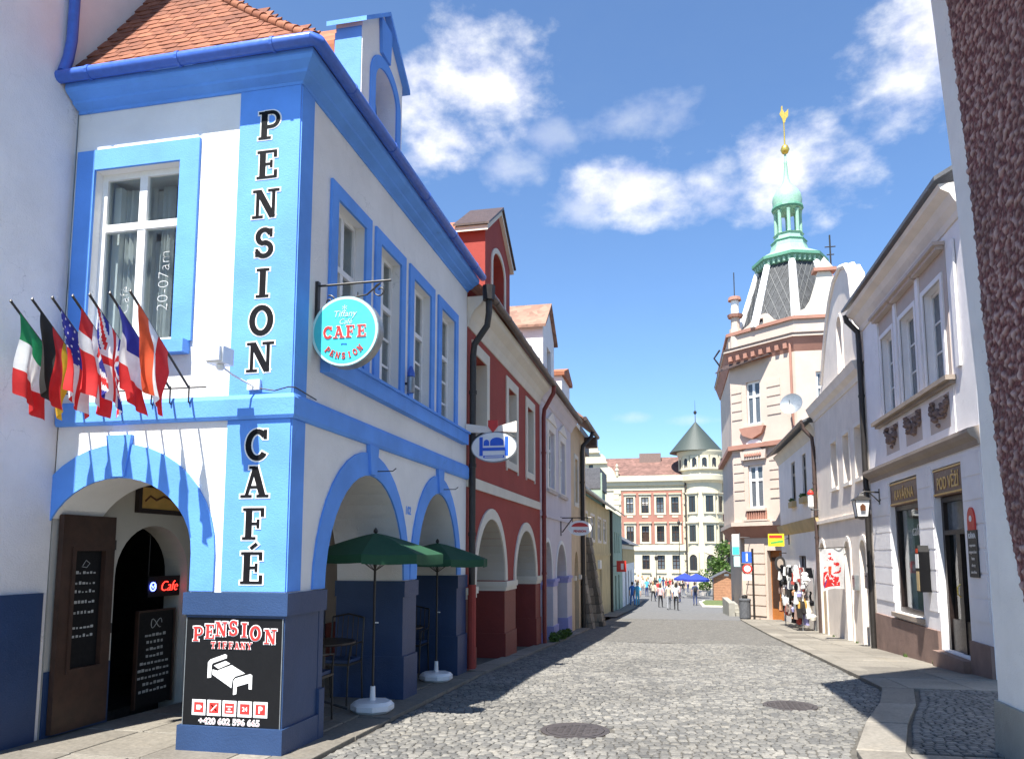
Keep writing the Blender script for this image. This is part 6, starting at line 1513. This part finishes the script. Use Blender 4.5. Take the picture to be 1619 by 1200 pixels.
for i in range(170):
    yy = rk.uniform(27.2, 31.5); lvl = rk.choice((1.2, 1.0, .7, .4, .1, -.15, -.35)); xx = rk.uniform(3.95, 4.5)
    if lvl < -.2 and yy > 29: lvl += .15
    mb = rk.choice(sv + [sv[1], sv[4], sv[4], sv[0]]); q = MB(); s_ = rk.uniform(.7, 1.1)
    an = rk.uniform(-.7, .7); ca, sa = math.cos(an), math.sin(an)
    q.add([(xx + (v.x * ca - v.y * sa) * s_, yy + (v.x * sa + v.y * ca) * s_, lvl + v.z * s_) for v in mb.v], mb.f); q.build('souvenir', rk.choice(dark_pal if lvl > .6 else pal), SR_, smooth=True)
# ================================================================ pink corner tower
PT = thing('pink_tower_house', 'pink stucco corner house with slate mansard and green copper lantern spire', 'building', (6, 40, g(39)))
A = Vector((2.95, 39.3)); B = Vector((5.72, 36.8)); u_ = (B - A).normalized(); LEN = (B - A).length
FA = Fr(A, u_, (-u_.y * -1 if False else u_.y, -u_.x)); FBk = Fr(B, (1, .03), (.03, -1))
def plan(off, s0=0.): 
    """plan outline of the corner house grown outwards by off"""
    n1 = FA.n.to_2d(); n2 = FBk.n.to_2d()
    a = A + n1 * off - u_ * (off * .35); c = 1 + n1.dot(n2); b = B + (n1 + n2) * (off / c)
    return [(a.x, a.y), (b.x, b.y), (11, 36.95 - off), (11, 48), (a.x, 48)]
def prism(pl, z0, z1, name, mat, par, pl2=None):
    pl2 = pl2 or pl; n = len(pl); mb = MB()
    mb.add([(x, y, z0) for x, y in pl] + [(x, y, z1) for x, y in pl2], [tuple(reversed(range(n))), tuple(n + k for k in range(n))] + [(k, (k + 1) % n, n + (k + 1) % n, n + k) for k in range(n)])
    return mb.build(name, mat, par)
# ground floor set back under the bay
doorr = (1.62, 2.62)
s_g = -.28
MB().poly(FA, rect(.35, LEN - .1, -1.7, 2.42), [rect(*doorr, -1.55, 1.82)], -.7, s_g).build('ground_wall', 'pink', PT)
MB().poly(FBk, rect(.0, 5.2, -1.7, 2.42), [], -.7, -.2).build('ground_wall', 'pink', PT)
MB().abox(3.3, 11, 40.2, 48, -1.8, 2.42).build('ground_body', 'pink', PT)
for k in range(7):
    for a, b in ((.38, 1.5), (2.75, LEN - .15)): MB().box(FA, a, b, -1.3 + k * .5, -.86 + k * .5, s_g + .001, s_g + .045).build('render_block', 'pink', PT)
dr = MB().box(FA, *doorr, -1.55, 1.82, -.62, -.55).build('door', 'wood_orange', PT)
MB().box(FA, 2.14, 2.56, -.9, 1.5, -.549, -.53).build('door_panel', 'wood_brown', dr); MB().box(FA, 1.68, 2.08, -.9, 1.5, -.549, -.53).build('door_panel', 'wood_brown', dr); MB().box(FA, 2.2, 2.38, -.15, .05, -.529, -.52).build('door_plate', 'letter_white', dr)
# corbelled bay and upper floors
prism(plan(-.3), 2.42, 3.0, 'corbel', 'pink_deep', PT, plan(.12))
prism(plan(.18), 3.0, 3.2, 'bay_ledge', 'pink', PT)
holes = [rect(.9, 1.75, 3.85, 5.95), rect(.95, 1.75, 7.95, 10.1)]
MB().poly(FA, rect(0, LEN - .001, 3.2, 11.1), holes, -.5, 0).build('bay_wall', 'pink', PT)
MB().poly(FBk, rect(0.001, 5.2, 3.2, 11.1), [rect(.9, 1.9, 3.85, 5.95), rect(.9, 1.9, 7.95, 10.1)], -.5, 0).build('bay_wall', 'pink', PT)
MB().abox(3.0, 11, 40.0, 48, 3.2, 11.1).build('upper_body', 'pink', PT)
for f, s0, s1 in ((FA, .9, 1.75), (FBk, .9, 1.9)):
    for z0, z1 in ((3.85, 5.95), (7.95, 10.1)):
        w = window(f, s0, s1, z0, z1, PT, mg='pane_grey', d=-.12, bar=.10, trans=(.66,))
        MB().box(f, s0 - .16, s1 + .16, z0 - .12, z0 - .001, .001, .14).build('sill', 'pink', w)
        if z0 < 5:
            MB().poly(f, [(s0 - .25, z1 + .28), (s1 + .25, z1 + .28), (s1 + .32, z1 + .75)] + arc((s0 + s1) / 2, z1 + .6, .6, .28, 20, 160, 8) + [(s0 - .32, z1 + .75)], [], .001, .16).build('hood', 'pink', w)
            mb = MB()
            for k in range(7): c = f.P(s0 + (s1 - s0) * k / 6, 0, .165); mb.lathe(c.x, c.y, [(.02, z1 + .38), (.07, z1 + .44), (.06, z1 + .54), (.02, z1 + .6)], 6)
            mb.build('hood_ornament', 'pink_deep', w)
            for k in range(9): MB().box(f, s0 - .1 + k * .13, s0 - .03 + k * .13, z0 - .52, z0 - .14, .001, .09).build('baluster', 'pink_deep', w)
            MB().box(f, s0 - .3, s1 + .3, z0 - .62, z0 - .54, .001, .2).build('balcony_ledge', 'pink', w)
        else:
            MB().poly(f, [(s0 - .3, z0 - .14), (s1 + .3, z0 - .14), (s1 + .12, z0 - .5), ((s0 + s1) / 2, z0 - .72), (s0 - .12, z0 - .5)], [], .001, .2).build('apron', 'pink_deep', w)
            MB().poly(f, arc((s0 + s1) / 2, z0 - 1.1, .5, .38, 0, 180, 10), [], .001, .06).build('cartouche', 'letter_white', w)
for z in (4.3, 4.75, 5.2, 5.65, 6.1, 8.3, 8.75, 9.2, 9.65):
    for a, b in ((.08, .68), (2.15, 2.9)): MB().box(FA, a, b, z, z + .36, .001, .035).build('render_block', 'pink', PT)
prism(plan(.22), 6.78, 7.0, 'string_course', 'pink_deep', PT)
prism(plan(.0), 11.1, 11.75, 'eave_cove', 'pink_deep', PT, plan(.24))
prism(plan(.30), 11.75, 11.87, 'eave', 'pink', PT); prism(plan(.33), 11.87, 11.93, 'eave_edge', 'brown_metal', PT)
for k in range(8): MB().box(FA, .1 + k * .45, .3 + k * .45, 11.3, 11.6, .08, .2).build('modillion', 'pink_deep', PT)
prism(plan(.02), 11.93, 12.62, 'parapet', 'pink', PT); prism(plan(.14), 12.62, 12.78, 'parapet_ledge', 'pink_deep', PT)
MB().poly(FA, [(.7, 12.78), (3.0, 12.78), (2.5, 13.0), (2.2, 13.35), (1.6, 13.35), (1.2, 13.0)], [rect(1.7, 2.05, 12.85, 13.15)], -.3, -.05).build('parapet_gable', 'pink', PT)
MB().poly(FBk, [(.1, 12.78), (1.9, 12.78), (1.9, 14.6), (1.75, 14.9), (1.2, 14.9), (1.05, 14.2), (.85, 13.6), (.55, 13.15), (.1, 12.95)], [], -.4, -.05).build('parapet_gable', 'cream', PT)
MB().poly(FBk, [(1.0, 14.9), (2.02, 14.9), (2.02, 15.06), (1.0, 15.06)], [], -.5, .1).build('gable_cap', 'pink_deep', PT); MB().poly(FBk, [(1.12, 15.06), (1.9, 15.06), (1.5, 15.6)], [], -.45, .0).build('gable_top', 'cream', PT)
# corner turret pinnacle
for (r0, r1, z0, z1, m) in ((.3, .3, 11.9, 13.0, 'pink'), (.22, .22, 13.0, 13.6, 'pink'), (.36, .4, 13.6, 13.75, 'pink_deep'), (.2, .2, 13.75, 14.5, 'letter_white'), (.34, .3, 14.5, 14.68, 'pink_deep')):
    MB().lathe(3.3, 39.2, [(r0, z0), (r1, z1)], 10).build('pinnacle', m, PT)
MB().tube([(3.3, 39.2, 14.68), (3.3, 39.2, 16.0)], .025, 6).build('spike', 'black_metal', PT)
# mansard, lantern, onion dome
paint('lattice', (.115, .12, .12), .6, .2); paint('mansard_slate', (.052, .055, .058), .6, .45, scale=5)
mx_, my_ = 6.15, 39.9
rot = math.atan2(-my_ + 0, -mx_) + R(4)
def octo(r): return [(mx_ + r * math.cos(rot + k * math.pi / 4), my_ + r * math.sin(rot + k * math.pi / 4)) for k in range(8)]
ma = prism(octo(2.62), 12.7, 16.1, 'mansard', 'mansard_slate', PT, octo(1.55))
for k in range(8):
    a0, a1 = octo(2.66)[k], octo(1.6)[k]; MB().tube([(a0[0], a0[1], 12.7), (a1[0], a1[1], 16.1)], [.22, .17], 6).build('hip_rib', 'letter_white', ma)
    b0, b1 = octo(2.63)[(k + 1) % 8], octo(1.56)[(k + 1) % 8]; a0, a1 = octo(2.63)[k], octo(1.56)[k]
    if k in (0, 1, 7, 6):
        for i in range(-4, 6):                            # diagonal lattice of pale slates
            for sgn in (1, -1):
                pa = []
                for f in (0, 1):
                    t = i * .22 + (0 if f == 0 else sgn * .9); pa.append((t, f))
                (t0, f0), (t1, f1) = pa
                def clip(t0, t1):
                    lo, hi = 0., 1.
                    d = t1 - t0
                    for lim, s_ in ((0.06, 1), (.94, -1)):
                        v0 = (t0 - lim) * s_
                        if abs(d) < 1e-6: 
                            if v0 < 0: return None
                        else:
                            tt = (lim - t0) / d
                            if d * s_ > 0: lo = max(lo, tt)
                            else: hi = min(hi, tt)
                    return (lo, hi) if hi - lo > .08 else None
                c = clip(t0, t1)
                if not c: continue
                def at(f):
                    t = t0 + (t1 - t0) * f; lo = Vector((a0[0], a0[1], 12.7)).lerp(Vector((b0[0], b0[1], 12.7)), t); hi = Vector((a1[0], a1[1], 16.1)).lerp(Vector((b1[0], b1[1], 16.1)), t); return lo.lerp(hi, f)
                MB().tube([at(c[0]), at(c[1])], .022, 4).build('lattice_slate', 'lattice', ma)
cn = prism(octo(1.6), 16.1, 16.4, 'gallery_cornice', 'copper_mid', PT, octo(1.82))
for k in range(8):
    o_ = octo(1.68); p, q = Vector(o_[k]), Vector(o_[(k + 1) % 8])
    for j in range(5): c = p.lerp(q, (j + .5) / 5); MB().lathe(c.x, c.y, [(.07, 16.12), (.11, 16.36)], 6).build('bracket', 'copper_green', cn)
prism(octo(1.87), 16.4, 16.55, 'gallery_edge', 'copper_mid', PT)
MB().lathe(mx_, my_, [(1.84, 16.55), (1.3, 16.85), (1.02, 17.0), (.90, 17.3), (.86, 17.55), (.88, 17.65), (.74, 17.72), (.70, 17.95), (.78, 18.0)], 8, rot=rot).build('lantern_base', 'copper_green', PT)
MB().lathe(mx_, my_, [(.86, 17.56), (.92, 17.6), (.86, 17.66)], 8, rot=rot).build('lantern_ring', 'copper_mid', PT)
for x, y in octo(.72) if False else [(mx_ + .60 * math.cos(rot + k * math.pi / 4), my_ + .60 * math.sin(rot + k * math.pi / 4)) for k in range(8)]: MB().lathe(x, y, [(.11, 18.0), (.09, 18.1), (.09, 19.1), (.12, 19.25)], 8).build('column', 'copper_green', PT)
MB().lathe(mx_, my_, [(.60, 19.25), (.74, 19.35), (.76, 19.5), (.71, 19.55), (.74, 19.9), (.70, 20.15), (.56, 20.4), (.37, 20.62), (.21, 20.85), (.13, 21.2), (.08, 21.9), (.10, 22.0), (.06, 22.1), (.05, 22.5)], 16, rot=rot).build('onion_dome', 'copper_green', PT, smooth=True)
MB().lathe(mx_, my_, [(.75, 19.34), (.80, 19.42), (.77, 19.54)], 16, rot=rot).build('dome_ring', 'copper_mid', PT)
MB().lathe(mx_, my_, [(.05, 22.45), (.16, 22.52), (.23, 22.7), (.16, 22.9), (.04, 23.0), (.03, 24.2)], 14).build('gilt_ball', 'gold', PT, smooth=True)
fw = Fr((0, my_), (1, 0), (0, -1))
MB().poly(fw, [(mx_ - 0.204, 24.7), (mx_ - 0.082, 24.45), (mx_ - 0.034, 24.2), (mx_ + 0.054, 24.2), (mx_ + 0.109, 24.4), (mx_ + 0.231, 24.55), (mx_ + 0.245, 24.95), (mx_ + 0.136, 24.8), (mx_ + 0.041, 24.75), (mx_ - 0.041, 24.95), (mx_ - 0.041, 25.15), (mx_ - 0.109, 25.1), (mx_ - 0.122, 24.9)], [], -.03, .03).build('weathercock', 'gold', PT)
mb = MB(); mb.tube([(7.85, 38.5, 15.0), (7.85, 38.5, 17.3)], .04, 6); mb.tube([(7.6, 38.5, 16.7), (8.1, 38.5, 16.7)], .03, 5); mb.tube([(7.68, 38.5, 16.3), (8.02, 38.5, 16.3)], .03, 5); mb.build('roof_finial', 'black_metal', PT)
MB().lathe(7.85, 38.5, [(.55, 12.7), (.5, 14.4), (.3, 14.9), (.05, 15.3)], 8).build('side_turret', 'pink_deep', PT)
MB().tube([FA.P(LEN - .15, 11.7, .12), FA.P(LEN - .15, 3.2, .1)], .06, 8).build('drainpipe', 'pink_deep', PT)
MB().tube([FA.P(-.1, 11.9, .6), FA.P(-.35, 11.5, .75), FA.P(-.2, 11.1, .5)], .05, 6).build('gutter_bend', 'black_metal', PT)
mb = MB(); mb.add([FA.P(-.75, 10.85, .2), FA.P(2.0, 11.0, .6), FA.P(2.0, 11.05, .6), FA.P(-.75, 10.9, .2), FA.P(-.2, 11.2, .02), FA.P(2.6, 11.25, .02), FA.P(2.6, 11.3, .02), FA.P(-.2, 11.25, .02)], [(0, 1, 2, 3), (4, 7, 6, 5), (0, 4, 5, 1), (3, 2, 6, 7), (0, 3, 7, 4), (1, 5, 6, 2)]); mb.build('canopy', 'brown_metal', PT)
DS = thing('satellite_dish', 'grey satellite dish on the pink tower house above the low roof', 'satellite dish', (5.5, 36.0, 8))
dm_ = MB(); n = 20; c = Vector((5.35, 35.9, 8.45)); ax = Vector((-.35, -.9, .25)).normalized(); ux = ax.cross(Vector((0, 0, 1))).normalized(); uy = ux.cross(ax)
for r_, d_ in ((.02, -.1), (.25, -.07), (.48, .0), (.5, .01), (.48, -.02), (.02, -.13)):
    for k in range(n): dm_.v.append(c + ax * d_ + (ux * math.cos(2 * math.pi * k / n) + uy * math.sin(2 * math.pi * k / n)) * r_)
for i in range(5):
    for k in range(n): dm_.f.append([i * n + k, i * n + (k + 1) % n, (i + 1) * n + (k + 1) % n, (i + 1) * n + k]); dm_.t.append(.5)
dm_.build('dish', 'zinc', DS, smooth=True); MB().tube([(5.4, 36.1, 8.35), (5.45, 36.75, 8.2), (5.45, 36.9, 8.2)], .03, 6).build('arm', 'zinc', DS); MB().tube([tuple(c - uy * .45), tuple(c + ax * .4)], .015, 5).build('feed', 'black_metal', DS)
# ---- signs on posts before the tower house
yp = 36.9
PS = thing('traffic_sign_post', 'dark post with blue traffic sign and red ringed sign by the tower house', 'traffic sign', (3.45, yp, g(yp)))
MB().tube([(3.52, yp, g(yp)), (3.52, yp, 1.9)], .05, 8).build('post', 'black_metal', PS)
fs = Fr((0, yp - .06), (1, 0), (0, -1))
MB().box(fs, 3.05, 3.47, 1.25, 1.75, -.02, .02).build('blue_plate', 'sign_blue', PS); MB().box(fs, 3.22, 3.30, 1.32, 1.68, .0205, .024).build('arrow_mark', 'letter_white', PS)
mb = MB(); disc(mb, fs, 3.27, .98, .22, -.02, .02, 24); mb.build('round_plate', 'sign_red', PS); mb = MB(); disc(mb, fs, 3.27, .98, .15, .0205, .024, 24); mb.build('plate_field', 'letter_white', PS)
MB().box(fs, 3.06, 3.45, .45, .72, -.02, .02).build('text_plate', 'letter_white', PS)
for z in (1.5, .98, .6): MB().tube([(3.46, yp - .06, z), (3.52, yp, z)], .015, 5).build('clamp', 'zinc', PS)
AD = thing('banner_sign', 'white and turquoise vertical shop banner beside the traffic signs', 'banner', (3.0, 38.2, 1))
fs = Fr((0, 38.2), (1, 0), (0, -1))
MB().box(fs, 2.72, 3.05, 1.6, 2.6, -.03, .03).build('upper_panel', 'letter_white', AD); MB().box(fs, 2.73, 3.04, 1.62, 2.0, .0305, .034).build('turquoise_print', 'aqua', AD); MB().box(fs, 2.78, 3.06, 1.05, 1.55, -.03, .03).build('lower_panel', 'aqua_pale', AD)
MB().tube([(3.08, 38.2, 1.0), (3.08, 38.2, 2.65)], .025, 6).build('rod', 'zinc', AD); MB().tube([(3.08, 38.2, 2.45), (3.6, 38.9, 2.45)], .025, 6).build('bracket', 'zinc', AD); MB().tube([(3.08, 38.2, 1.2), (3.6, 38.9, 1.2)], .025, 6).build('bracket', 'zinc', AD)
BN = thing('litter_bin', 'dark litter bin at the foot of the traffic sign post', 'litter bin', (3.15, 37.3, g(37.3)))
MB().lathe(3.15, 37.3, [(.22, g(37.3)), (.26, g(37.3) + .1), (.26, g(37.3) + .85), (.28, g(37.3) + .87), (.28, g(37.3) + .95), (.2, g(37.3) + .98)], 14).build('bin', 'slate', BN); MB().lathe(3.15, 37.3, [(.12, g(37.3) + .981), (.14, g(37.3) + 1.1), (.05, g(37.3) + 1.15)], 12).build('lid', 'black_metal', BN)
WM = thing('round_hanging_sign', 'dark round hanging sign over the corner of the souvenir shop', 'sign', (4.6, 34.5, 1.2))
fs = Fr((0, 34.5), (1, 0), (0, -1)); mb = MB(); disc(mb, fs, 4.42, 1.25, .22, -.04, .04, 20, ry=.32); mb.build('board', 'plaque_dark', WM); mb = MB(); disc(mb, fs, 4.42, 1.25, .13, .041, .05, 16, ry=.2); mb.build('emblem', 'taupe', WM); MB().tube([(4.42, 34.5, 1.55), (4.42, 34.5, 1.7), (4.69, 34.5, 1.7)], .02, 6).build('bracket', 'black_metal', WM)
# ================================================================ roughcast house close by on the right
RC = thing('roughcast_house', 'house wall of brown roughcast with smooth pale plaster edge and grey base', 'building', (4, 5, 0))
FX = Fr((2.7, 0), (0, 1), (-1, 0))
edge = [(7.50, -.2), (7.44, .5), (7.44, 1.6), (7.45, 3.2), (7.64, 5.1), (7.94, 7.3), (8.0, 7.6)]
MB().poly(FX, edge + [(2.6, 7.6), (2.6, -.2)], [], -2.6, 0).build('wall', 'old_plaster', RC)
MB().poly(FX, [(7.52, -.2), (7.46, .44), (2.6, .44), (2.6, -.2)], [], -2.62, .03).build('base', 'concrete', RC)
m, N, L, b = _mat('roughcast')
n1 = noisen(N, L, 26, 5, .65)
hr = N.new('ShaderNodeAttribute'); hr.attribute_name = 'height'
c = mixc(N, L, rng(N, L, n1, .42, .6), (.085, .022, .022), (.27, .10, .09)); c = mixc(N, L, hr.outputs['Fac'], c, (.60, .43, .39)); c = mixc(N, L, rng(N, L, noisen(N, L, 1.3, 5, .7), .45, .62, 0, .45), c, (.10, .06, .055)); L.new(c, b.inputs['Base Color']); b.inputs['Roughness'].default_value = .9
bump(N, L, b, noisen(N, L, 90, 4, .7), .7, .01)
brd = lin([(1.28, 6.78), (2.0, 7.0), (2.63, 7.12), (3.77, 7.20), (4.97, 7.28), (7.01, 7.52), (7.6, 7.58)])
low_e = lin([(5.2, .5), (6.2, .95), (6.78, 1.28)])
me = bpy.data.meshes.new('roughcast'); vs = []; hs = []; fs = []; st = .0135; idx = {}
nz_ = int((7.58 - .9) / st); ny_ = int(1.45 / st)
for j in range(nz_ + 1):
    z = .9 + j * st; ye = brd(z)
    for i in range(ny_ + 1):
        y = ye - i * st
        h = noise.noise(Vector((y * 17, z * 17, 0))) * .6 + noise.noise(Vector((y * 34, z * 34, 5))) * .4
        hgt = max(0, min(1, (h + .05) * 2.2)); idx[(i, j)] = len(vs)
        vs.append(FX.P(y, z, (.004 + .022 * hgt) if i else .0005) - wloc(RC)); hs.append(hgt)
for j in range(nz_):
    for i in range(ny_):
        z = .9 + j * st
        if z < 1.28 and brd(z) - i * st > lin([(.9, 6.0), (1.28, 6.78)])(z): continue
        fs.append((idx[(i, j)], idx[(i + 1, j)], idx[(i + 1, j + 1)], idx[(i, j + 1)]))
me.from_pydata(vs, [], fs); at = me.attributes.new('height', 'FLOAT', 'POINT'); at.data.foreach_set('value', hs)
for p in me.polygons: p.use_smooth = True
me.materials.append(M['roughcast']); o = bpy.data.objects.new('roughcast', me); C.objects.link(o); o.parent = RC
MB().poly(FX, [(6.0, .6), (6.0, 7.59), (2.6, 7.59), (2.6, .6)], [], .001, .012).build('roughcast_panel', 'roughcast', RC)
# invented upper storey and roof, unseen above the view, added to shade the pavement
MB().abox(1.05, 5.2, 2.0, 7.4, 7.6, 8.0).build('added_shade_jetty', 'wood_brown', RC)
MB().add([(1.0, 2, 8.001), (1.0, 7.4, 8.001), (5.3, 7.4, 8.001), (5.3, 2, 8.001), (3.1, 2, 14.2), (3.1, 7.4, 14.2)], [(0, 1, 5, 4), (2, 3, 4, 5), (1, 2, 5), (3, 0, 4), (3, 2, 1, 0)]).build('added_shade_roof', 'roof_old', RC)

rw = random.Random(41)
def weed(x, y, z, r, label):
    t = thing('weed_tuft', label, 'weeds', (x, y, z), 'weeds along the walls')
    mb = MB()
    for i in range(40):
        a = rw.uniform(0, 6.28); l = rw.uniform(.5, 1) * r; p = Vector((x + rw.uniform(-.3, .3) * r, y + rw.uniform(-.8, .8) * r, z - .005)); q = p + Vector((math.cos(a) * l * .5, math.sin(a) * l * .5, l)); w = Vector((-math.sin(a), math.cos(a), 0)) * .006
        mb.tone = rw.random(); mb.add([p - w, p + w, q], [(0, 1, 2)])
    mb.build('blades', 'leaf', t, recalc=False)
for y_, wh in ((15.25, 'beside the cafe door step'), (17.1, 'below the cafe shop window')): weed(4.55, y_, g(y_) + .05, rw.uniform(.08, .13), 'small green weed tuft at the brown plinth ' + wh)
for y_, wh in ((21.4, 'between its two arched doors'), (24.4, 'beyond its arched doors')): weed(4.56, y_, g(y_) + .05, .08, 'small weed tuft at the gabled house ' + wh)
# ================================================================ people
def skin_body(kind, seed):
    """one continuous figure, feet at z = 0, facing +y; grown from a skeleton with a skin modifier"""
    rn = random.Random(seed)
    st = {'stand': 0., 'walk': .26, 'walk2': -.26}[kind]
    J = {'pelvis': (0, 0, .93, .135, .10), 'waist': (0, 0, 1.08, .125, .09), 'chest': (0, .01, 1.3, .155, .105), 'neckb': (0, 0, 1.46, .075, .07), 'neck': (0, .01, 1.53, .05, .05), 'headb': (0, .02, 1.60, .07, .08), 'headm': (0, .02, 1.67, .078, .095), 'headt': (0, .01, 1.745, .055, .07)}
    E = [('pelvis', 'waist'), ('waist', 'chest'), ('chest', 'neckb'), ('neckb', 'neck'), ('neck', 'headb'), ('headb', 'headm'), ('headm', 'headt')]
    for sd, sx in (('l', -1), ('r', 1)):
        f = st * (1 if sd == 'l' else -1); a = -f
        J.update({'hip' + sd: (.09 * sx, 0, .86, .085, .085), 'knee' + sd: (.10 * sx, f * .55 + .02, .48, .058, .058), 'ankle' + sd: (.10 * sx, f * 1.0 - .03, .09, .04, .042), 'toe' + sd: (.11 * sx, f * 1.0 + .14, .035, .035, .03),
                  'sho' + sd: (.18 * sx, 0, 1.41, .062, .062), 'elb' + sd: (.24 * sx, -.02 + a * .3, 1.13, .043, .043), 'wri' + sd: (.25 * sx, .06 + a * .7, .90, .028, .03), 'hand' + sd: (.245 * sx, .09 + a * .75, .81, .022, .038), 'fin' + sd: (.24 * sx, .10 + a * .75, .73, .012, .02)})
        E += [('pelvis', 'hip' + sd), ('hip' + sd, 'knee' + sd), ('knee' + sd, 'ankle' + sd), ('ankle' + sd, 'toe' + sd), ('neckb', 'sho' + sd), ('sho' + sd, 'elb' + sd), ('elb' + sd, 'wri' + sd), ('wri' + sd, 'hand' + sd), ('hand' + sd, 'fin' + sd)]
    names = list(J); me = bpy.data.meshes.new('body'); me.from_pydata([J[n][:3] for n in names], [(names.index(a), names.index(b)) for a, b in E], [])
    ob = bpy.data.objects.new('tmp', me); C.objects.link(ob)
    sk = ob.modifiers.new('s', 'SKIN'); sk.use_smooth_shade = True
    for i, n in enumerate(names): me.skin_vertices[0].data[i].radius = J[n][3:]; me.skin_vertices[0].data[i].use_root = (n == 'pelvis')
    ss = ob.modifiers.new('u', 'SUBSURF'); ss.levels = 1; ss.render_levels = 1
    dg = bpy.context.evaluated_depsgraph_get(); out = bpy.data.meshes.new_from_object(ob.evaluated_get(dg)); bpy.data.objects.remove(ob)
    out.materials.clear()
    for k in range(4): out.materials.append(None)
    for p in out.polygons:
        c = p.center; p.use_smooth = True
        if c.z > 1.50: k = 0
        elif abs(c.x) > .205 and c.z < 1.2: k = 0
        elif c.z > .93: k = 1
        elif c.z > .08: k = 2
        else: k = 3
        p.material_index = k
    out.attributes.new('tone', 'FLOAT', 'FACE')
    return out
BODY = {k: skin_body(k, i) for i, k in enumerate(('stand', 'walk', 'walk2'))}
HAIR = []
for k in range(3):
    mb = MB(); zl = (1.60, 1.50, 1.42)[k]
    mb.lathe(0, -.005, [(.07, zl), (.095, zl + .05), (.097, 1.68), (.088, 1.745), (.06, 1.79), (.01, 1.81)], 14, sy=1.12)
    for v in mb.v:
        if v.y > .055 and v.z < 1.73: v.y = .055 - .02 * (1.73 - v.z) * 5
    HAIR.append(mb.mesh('hair', smooth=True))
for nm, c in dict(cl_white=(.75, .74, .72), cl_pink=(.72, .45, .45), cl_black=(.02, .02, .022), cl_grey=(.25, .26, .28), cl_blue=(.05, .20, .55), cl_cyan=(.08, .42, .62), cl_navy=(.03, .05, .14), cl_red=(.5, .04, .04), cl_beige=(.55, .48, .38), cl_jeans=(.07, .11, .22), cl_brown=(.18, .10, .06), hair_dark=(.03, .02, .015), hair_brown=(.12, .06, .03), hair_fair=(.35, .24, .12)).items(): paint(nm, c, .8, .1)
def person(x, y, rz, kind, top, legs, hair, label, h=1.72, hk=0, bag=None):
    z = g(y) + .012; s_ = h / 1.78
    t = thing('person', label, 'person', (x, y, z), 'people walking to the square', rz); 
    o = bpy.data.objects.new('body', BODY[kind]); C.objects.link(o); o.parent = t; o.scale = (s_, s_, s_)
    for i, m_ in enumerate(('skin', top, legs, 'cl_black')): o.material_slots[i].link = 'OBJECT'; o.material_slots[i].material = M[m_]
    hm = bpy.data.objects.new('hair', HAIR[hk]); C.objects.link(hm); hm.parent = t; hm.scale = (s_, s_, s_)
    if not hm.material_slots: HAIR[hk].materials.append(None)
    hm.material_slots[0].link = 'OBJECT'; hm.material_slots[0].material = M[hair]
    if bag:
        mb = MB(); mb.lathe(0, 0, [(.08, -.2), (.13, -.16), (.14, .1), (.08, .2), (.02, .22)], 10, sy=.6); q = MB(); q.add([(v.x, v.y - .17, v.z + 1.22) for v in mb.v], mb.f); me = q.mesh('backpack', smooth=True); me.materials.append(M[bag]); bo = bpy.data.objects.new('backpack', me); C.objects.link(bo); bo.parent = t; bo.scale = (s_, s_, s_)
    return t
person(.03, 51, 0, 'walk', 'cl_white', 'cl_black', 'hair_dark', 'walker in white top and black trousers with dark hair seen from behind', 1.74, 1)
person(-.45, 52.2, .1, 'walk2', 'cl_beige', 'cl_grey', 'hair_brown', 'walker in pale top and grey trousers beside the one in black trousers', 1.72, 0)
person(-1.05, 55.5, -.1, 'walk2', 'cl_pink', 'cl_black', 'hair_brown', 'walker in pink top and black leggings', 1.66, 1)
person(1.45, 60, .2, 'stand', 'cl_navy', 'cl_navy', 'hair_dark', 'person in navy clothes standing by the lawn kerb', 1.75, 0, 'cl_black')
person(-3.15, 58, .3, 'walk', 'cl_blue', 'cl_blue', 'hair_dark', 'person in bright blue jacket close to the green house wall', 1.75, 0)
person(-2.75, 57.4, .1, 'walk2', 'cl_cyan', 'cl_cyan', 'hair_fair', 'person in light blue jacket and trousers beside the green house', 1.72, 0, 'cl_cyan')
rp = random.Random(31)
crowd = []
tops = ['cl_white', 'cl_pink', 'cl_grey', 'cl_red', 'cl_beige', 'cl_black', 'cl_cyan', 'cl_navy', 'cl_white', 'cl_brown']; lg = ['cl_jeans', 'cl_black', 'cl_beige', 'cl_grey', 'cl_navy']; hr_ = ['hair_dark', 'hair_brown', 'hair_fair']
word = {'cl_white': 'white', 'cl_pink': 'pink', 'cl_grey': 'grey', 'cl_red': 'red', 'cl_beige': 'beige', 'cl_black': 'black', 'cl_cyan': 'light blue', 'cl_navy': 'navy', 'cl_brown': 'brown', 'cl_jeans': 'blue jeans'}
spots = [(-.6, 63), (.35, 66), (-.2, 70), (-1.6, 74), (.7, 76), (-2.8, 78), (-4.0, 80), (-3.4, 83), (-4.8, 86), (-2.2, 86), (-.9, 82), (.1, 87), (-5.4, 92), (-3.9, 94), (-2.9, 96), (-1.4, 93), (.2, 95), (-6.2, 97), (-4.6, 99), (1.4, 90), (-1.9, 68), (-3.0, 88), (-.3, 78), (-5.9, 95), (-1.9, 99), (-.6, 90), (.9, 84), (-3.6, 76), (2.2, 94), (-5.0, 82)]
used = set()
for i, (x, y) in enumerate(spots):
    while True:
        a, b, c = rp.choice(tops), rp.choice(lg), rp.choice(hr_)
        if (a, b, c) not in used: used.add((a, b, c)); break
    lab = 'far off person in %s top, %s and %s hair on the square' % (word[a], 'blue jeans' if b == 'cl_jeans' else word[b] + ' trousers', c[5:])
    person(x, y, rp.uniform(-3, 3), rp.choice(('stand', 'walk', 'walk2')), a, b, c, lab, rp.uniform(1.6, 1.82), rp.randint(0, 2))
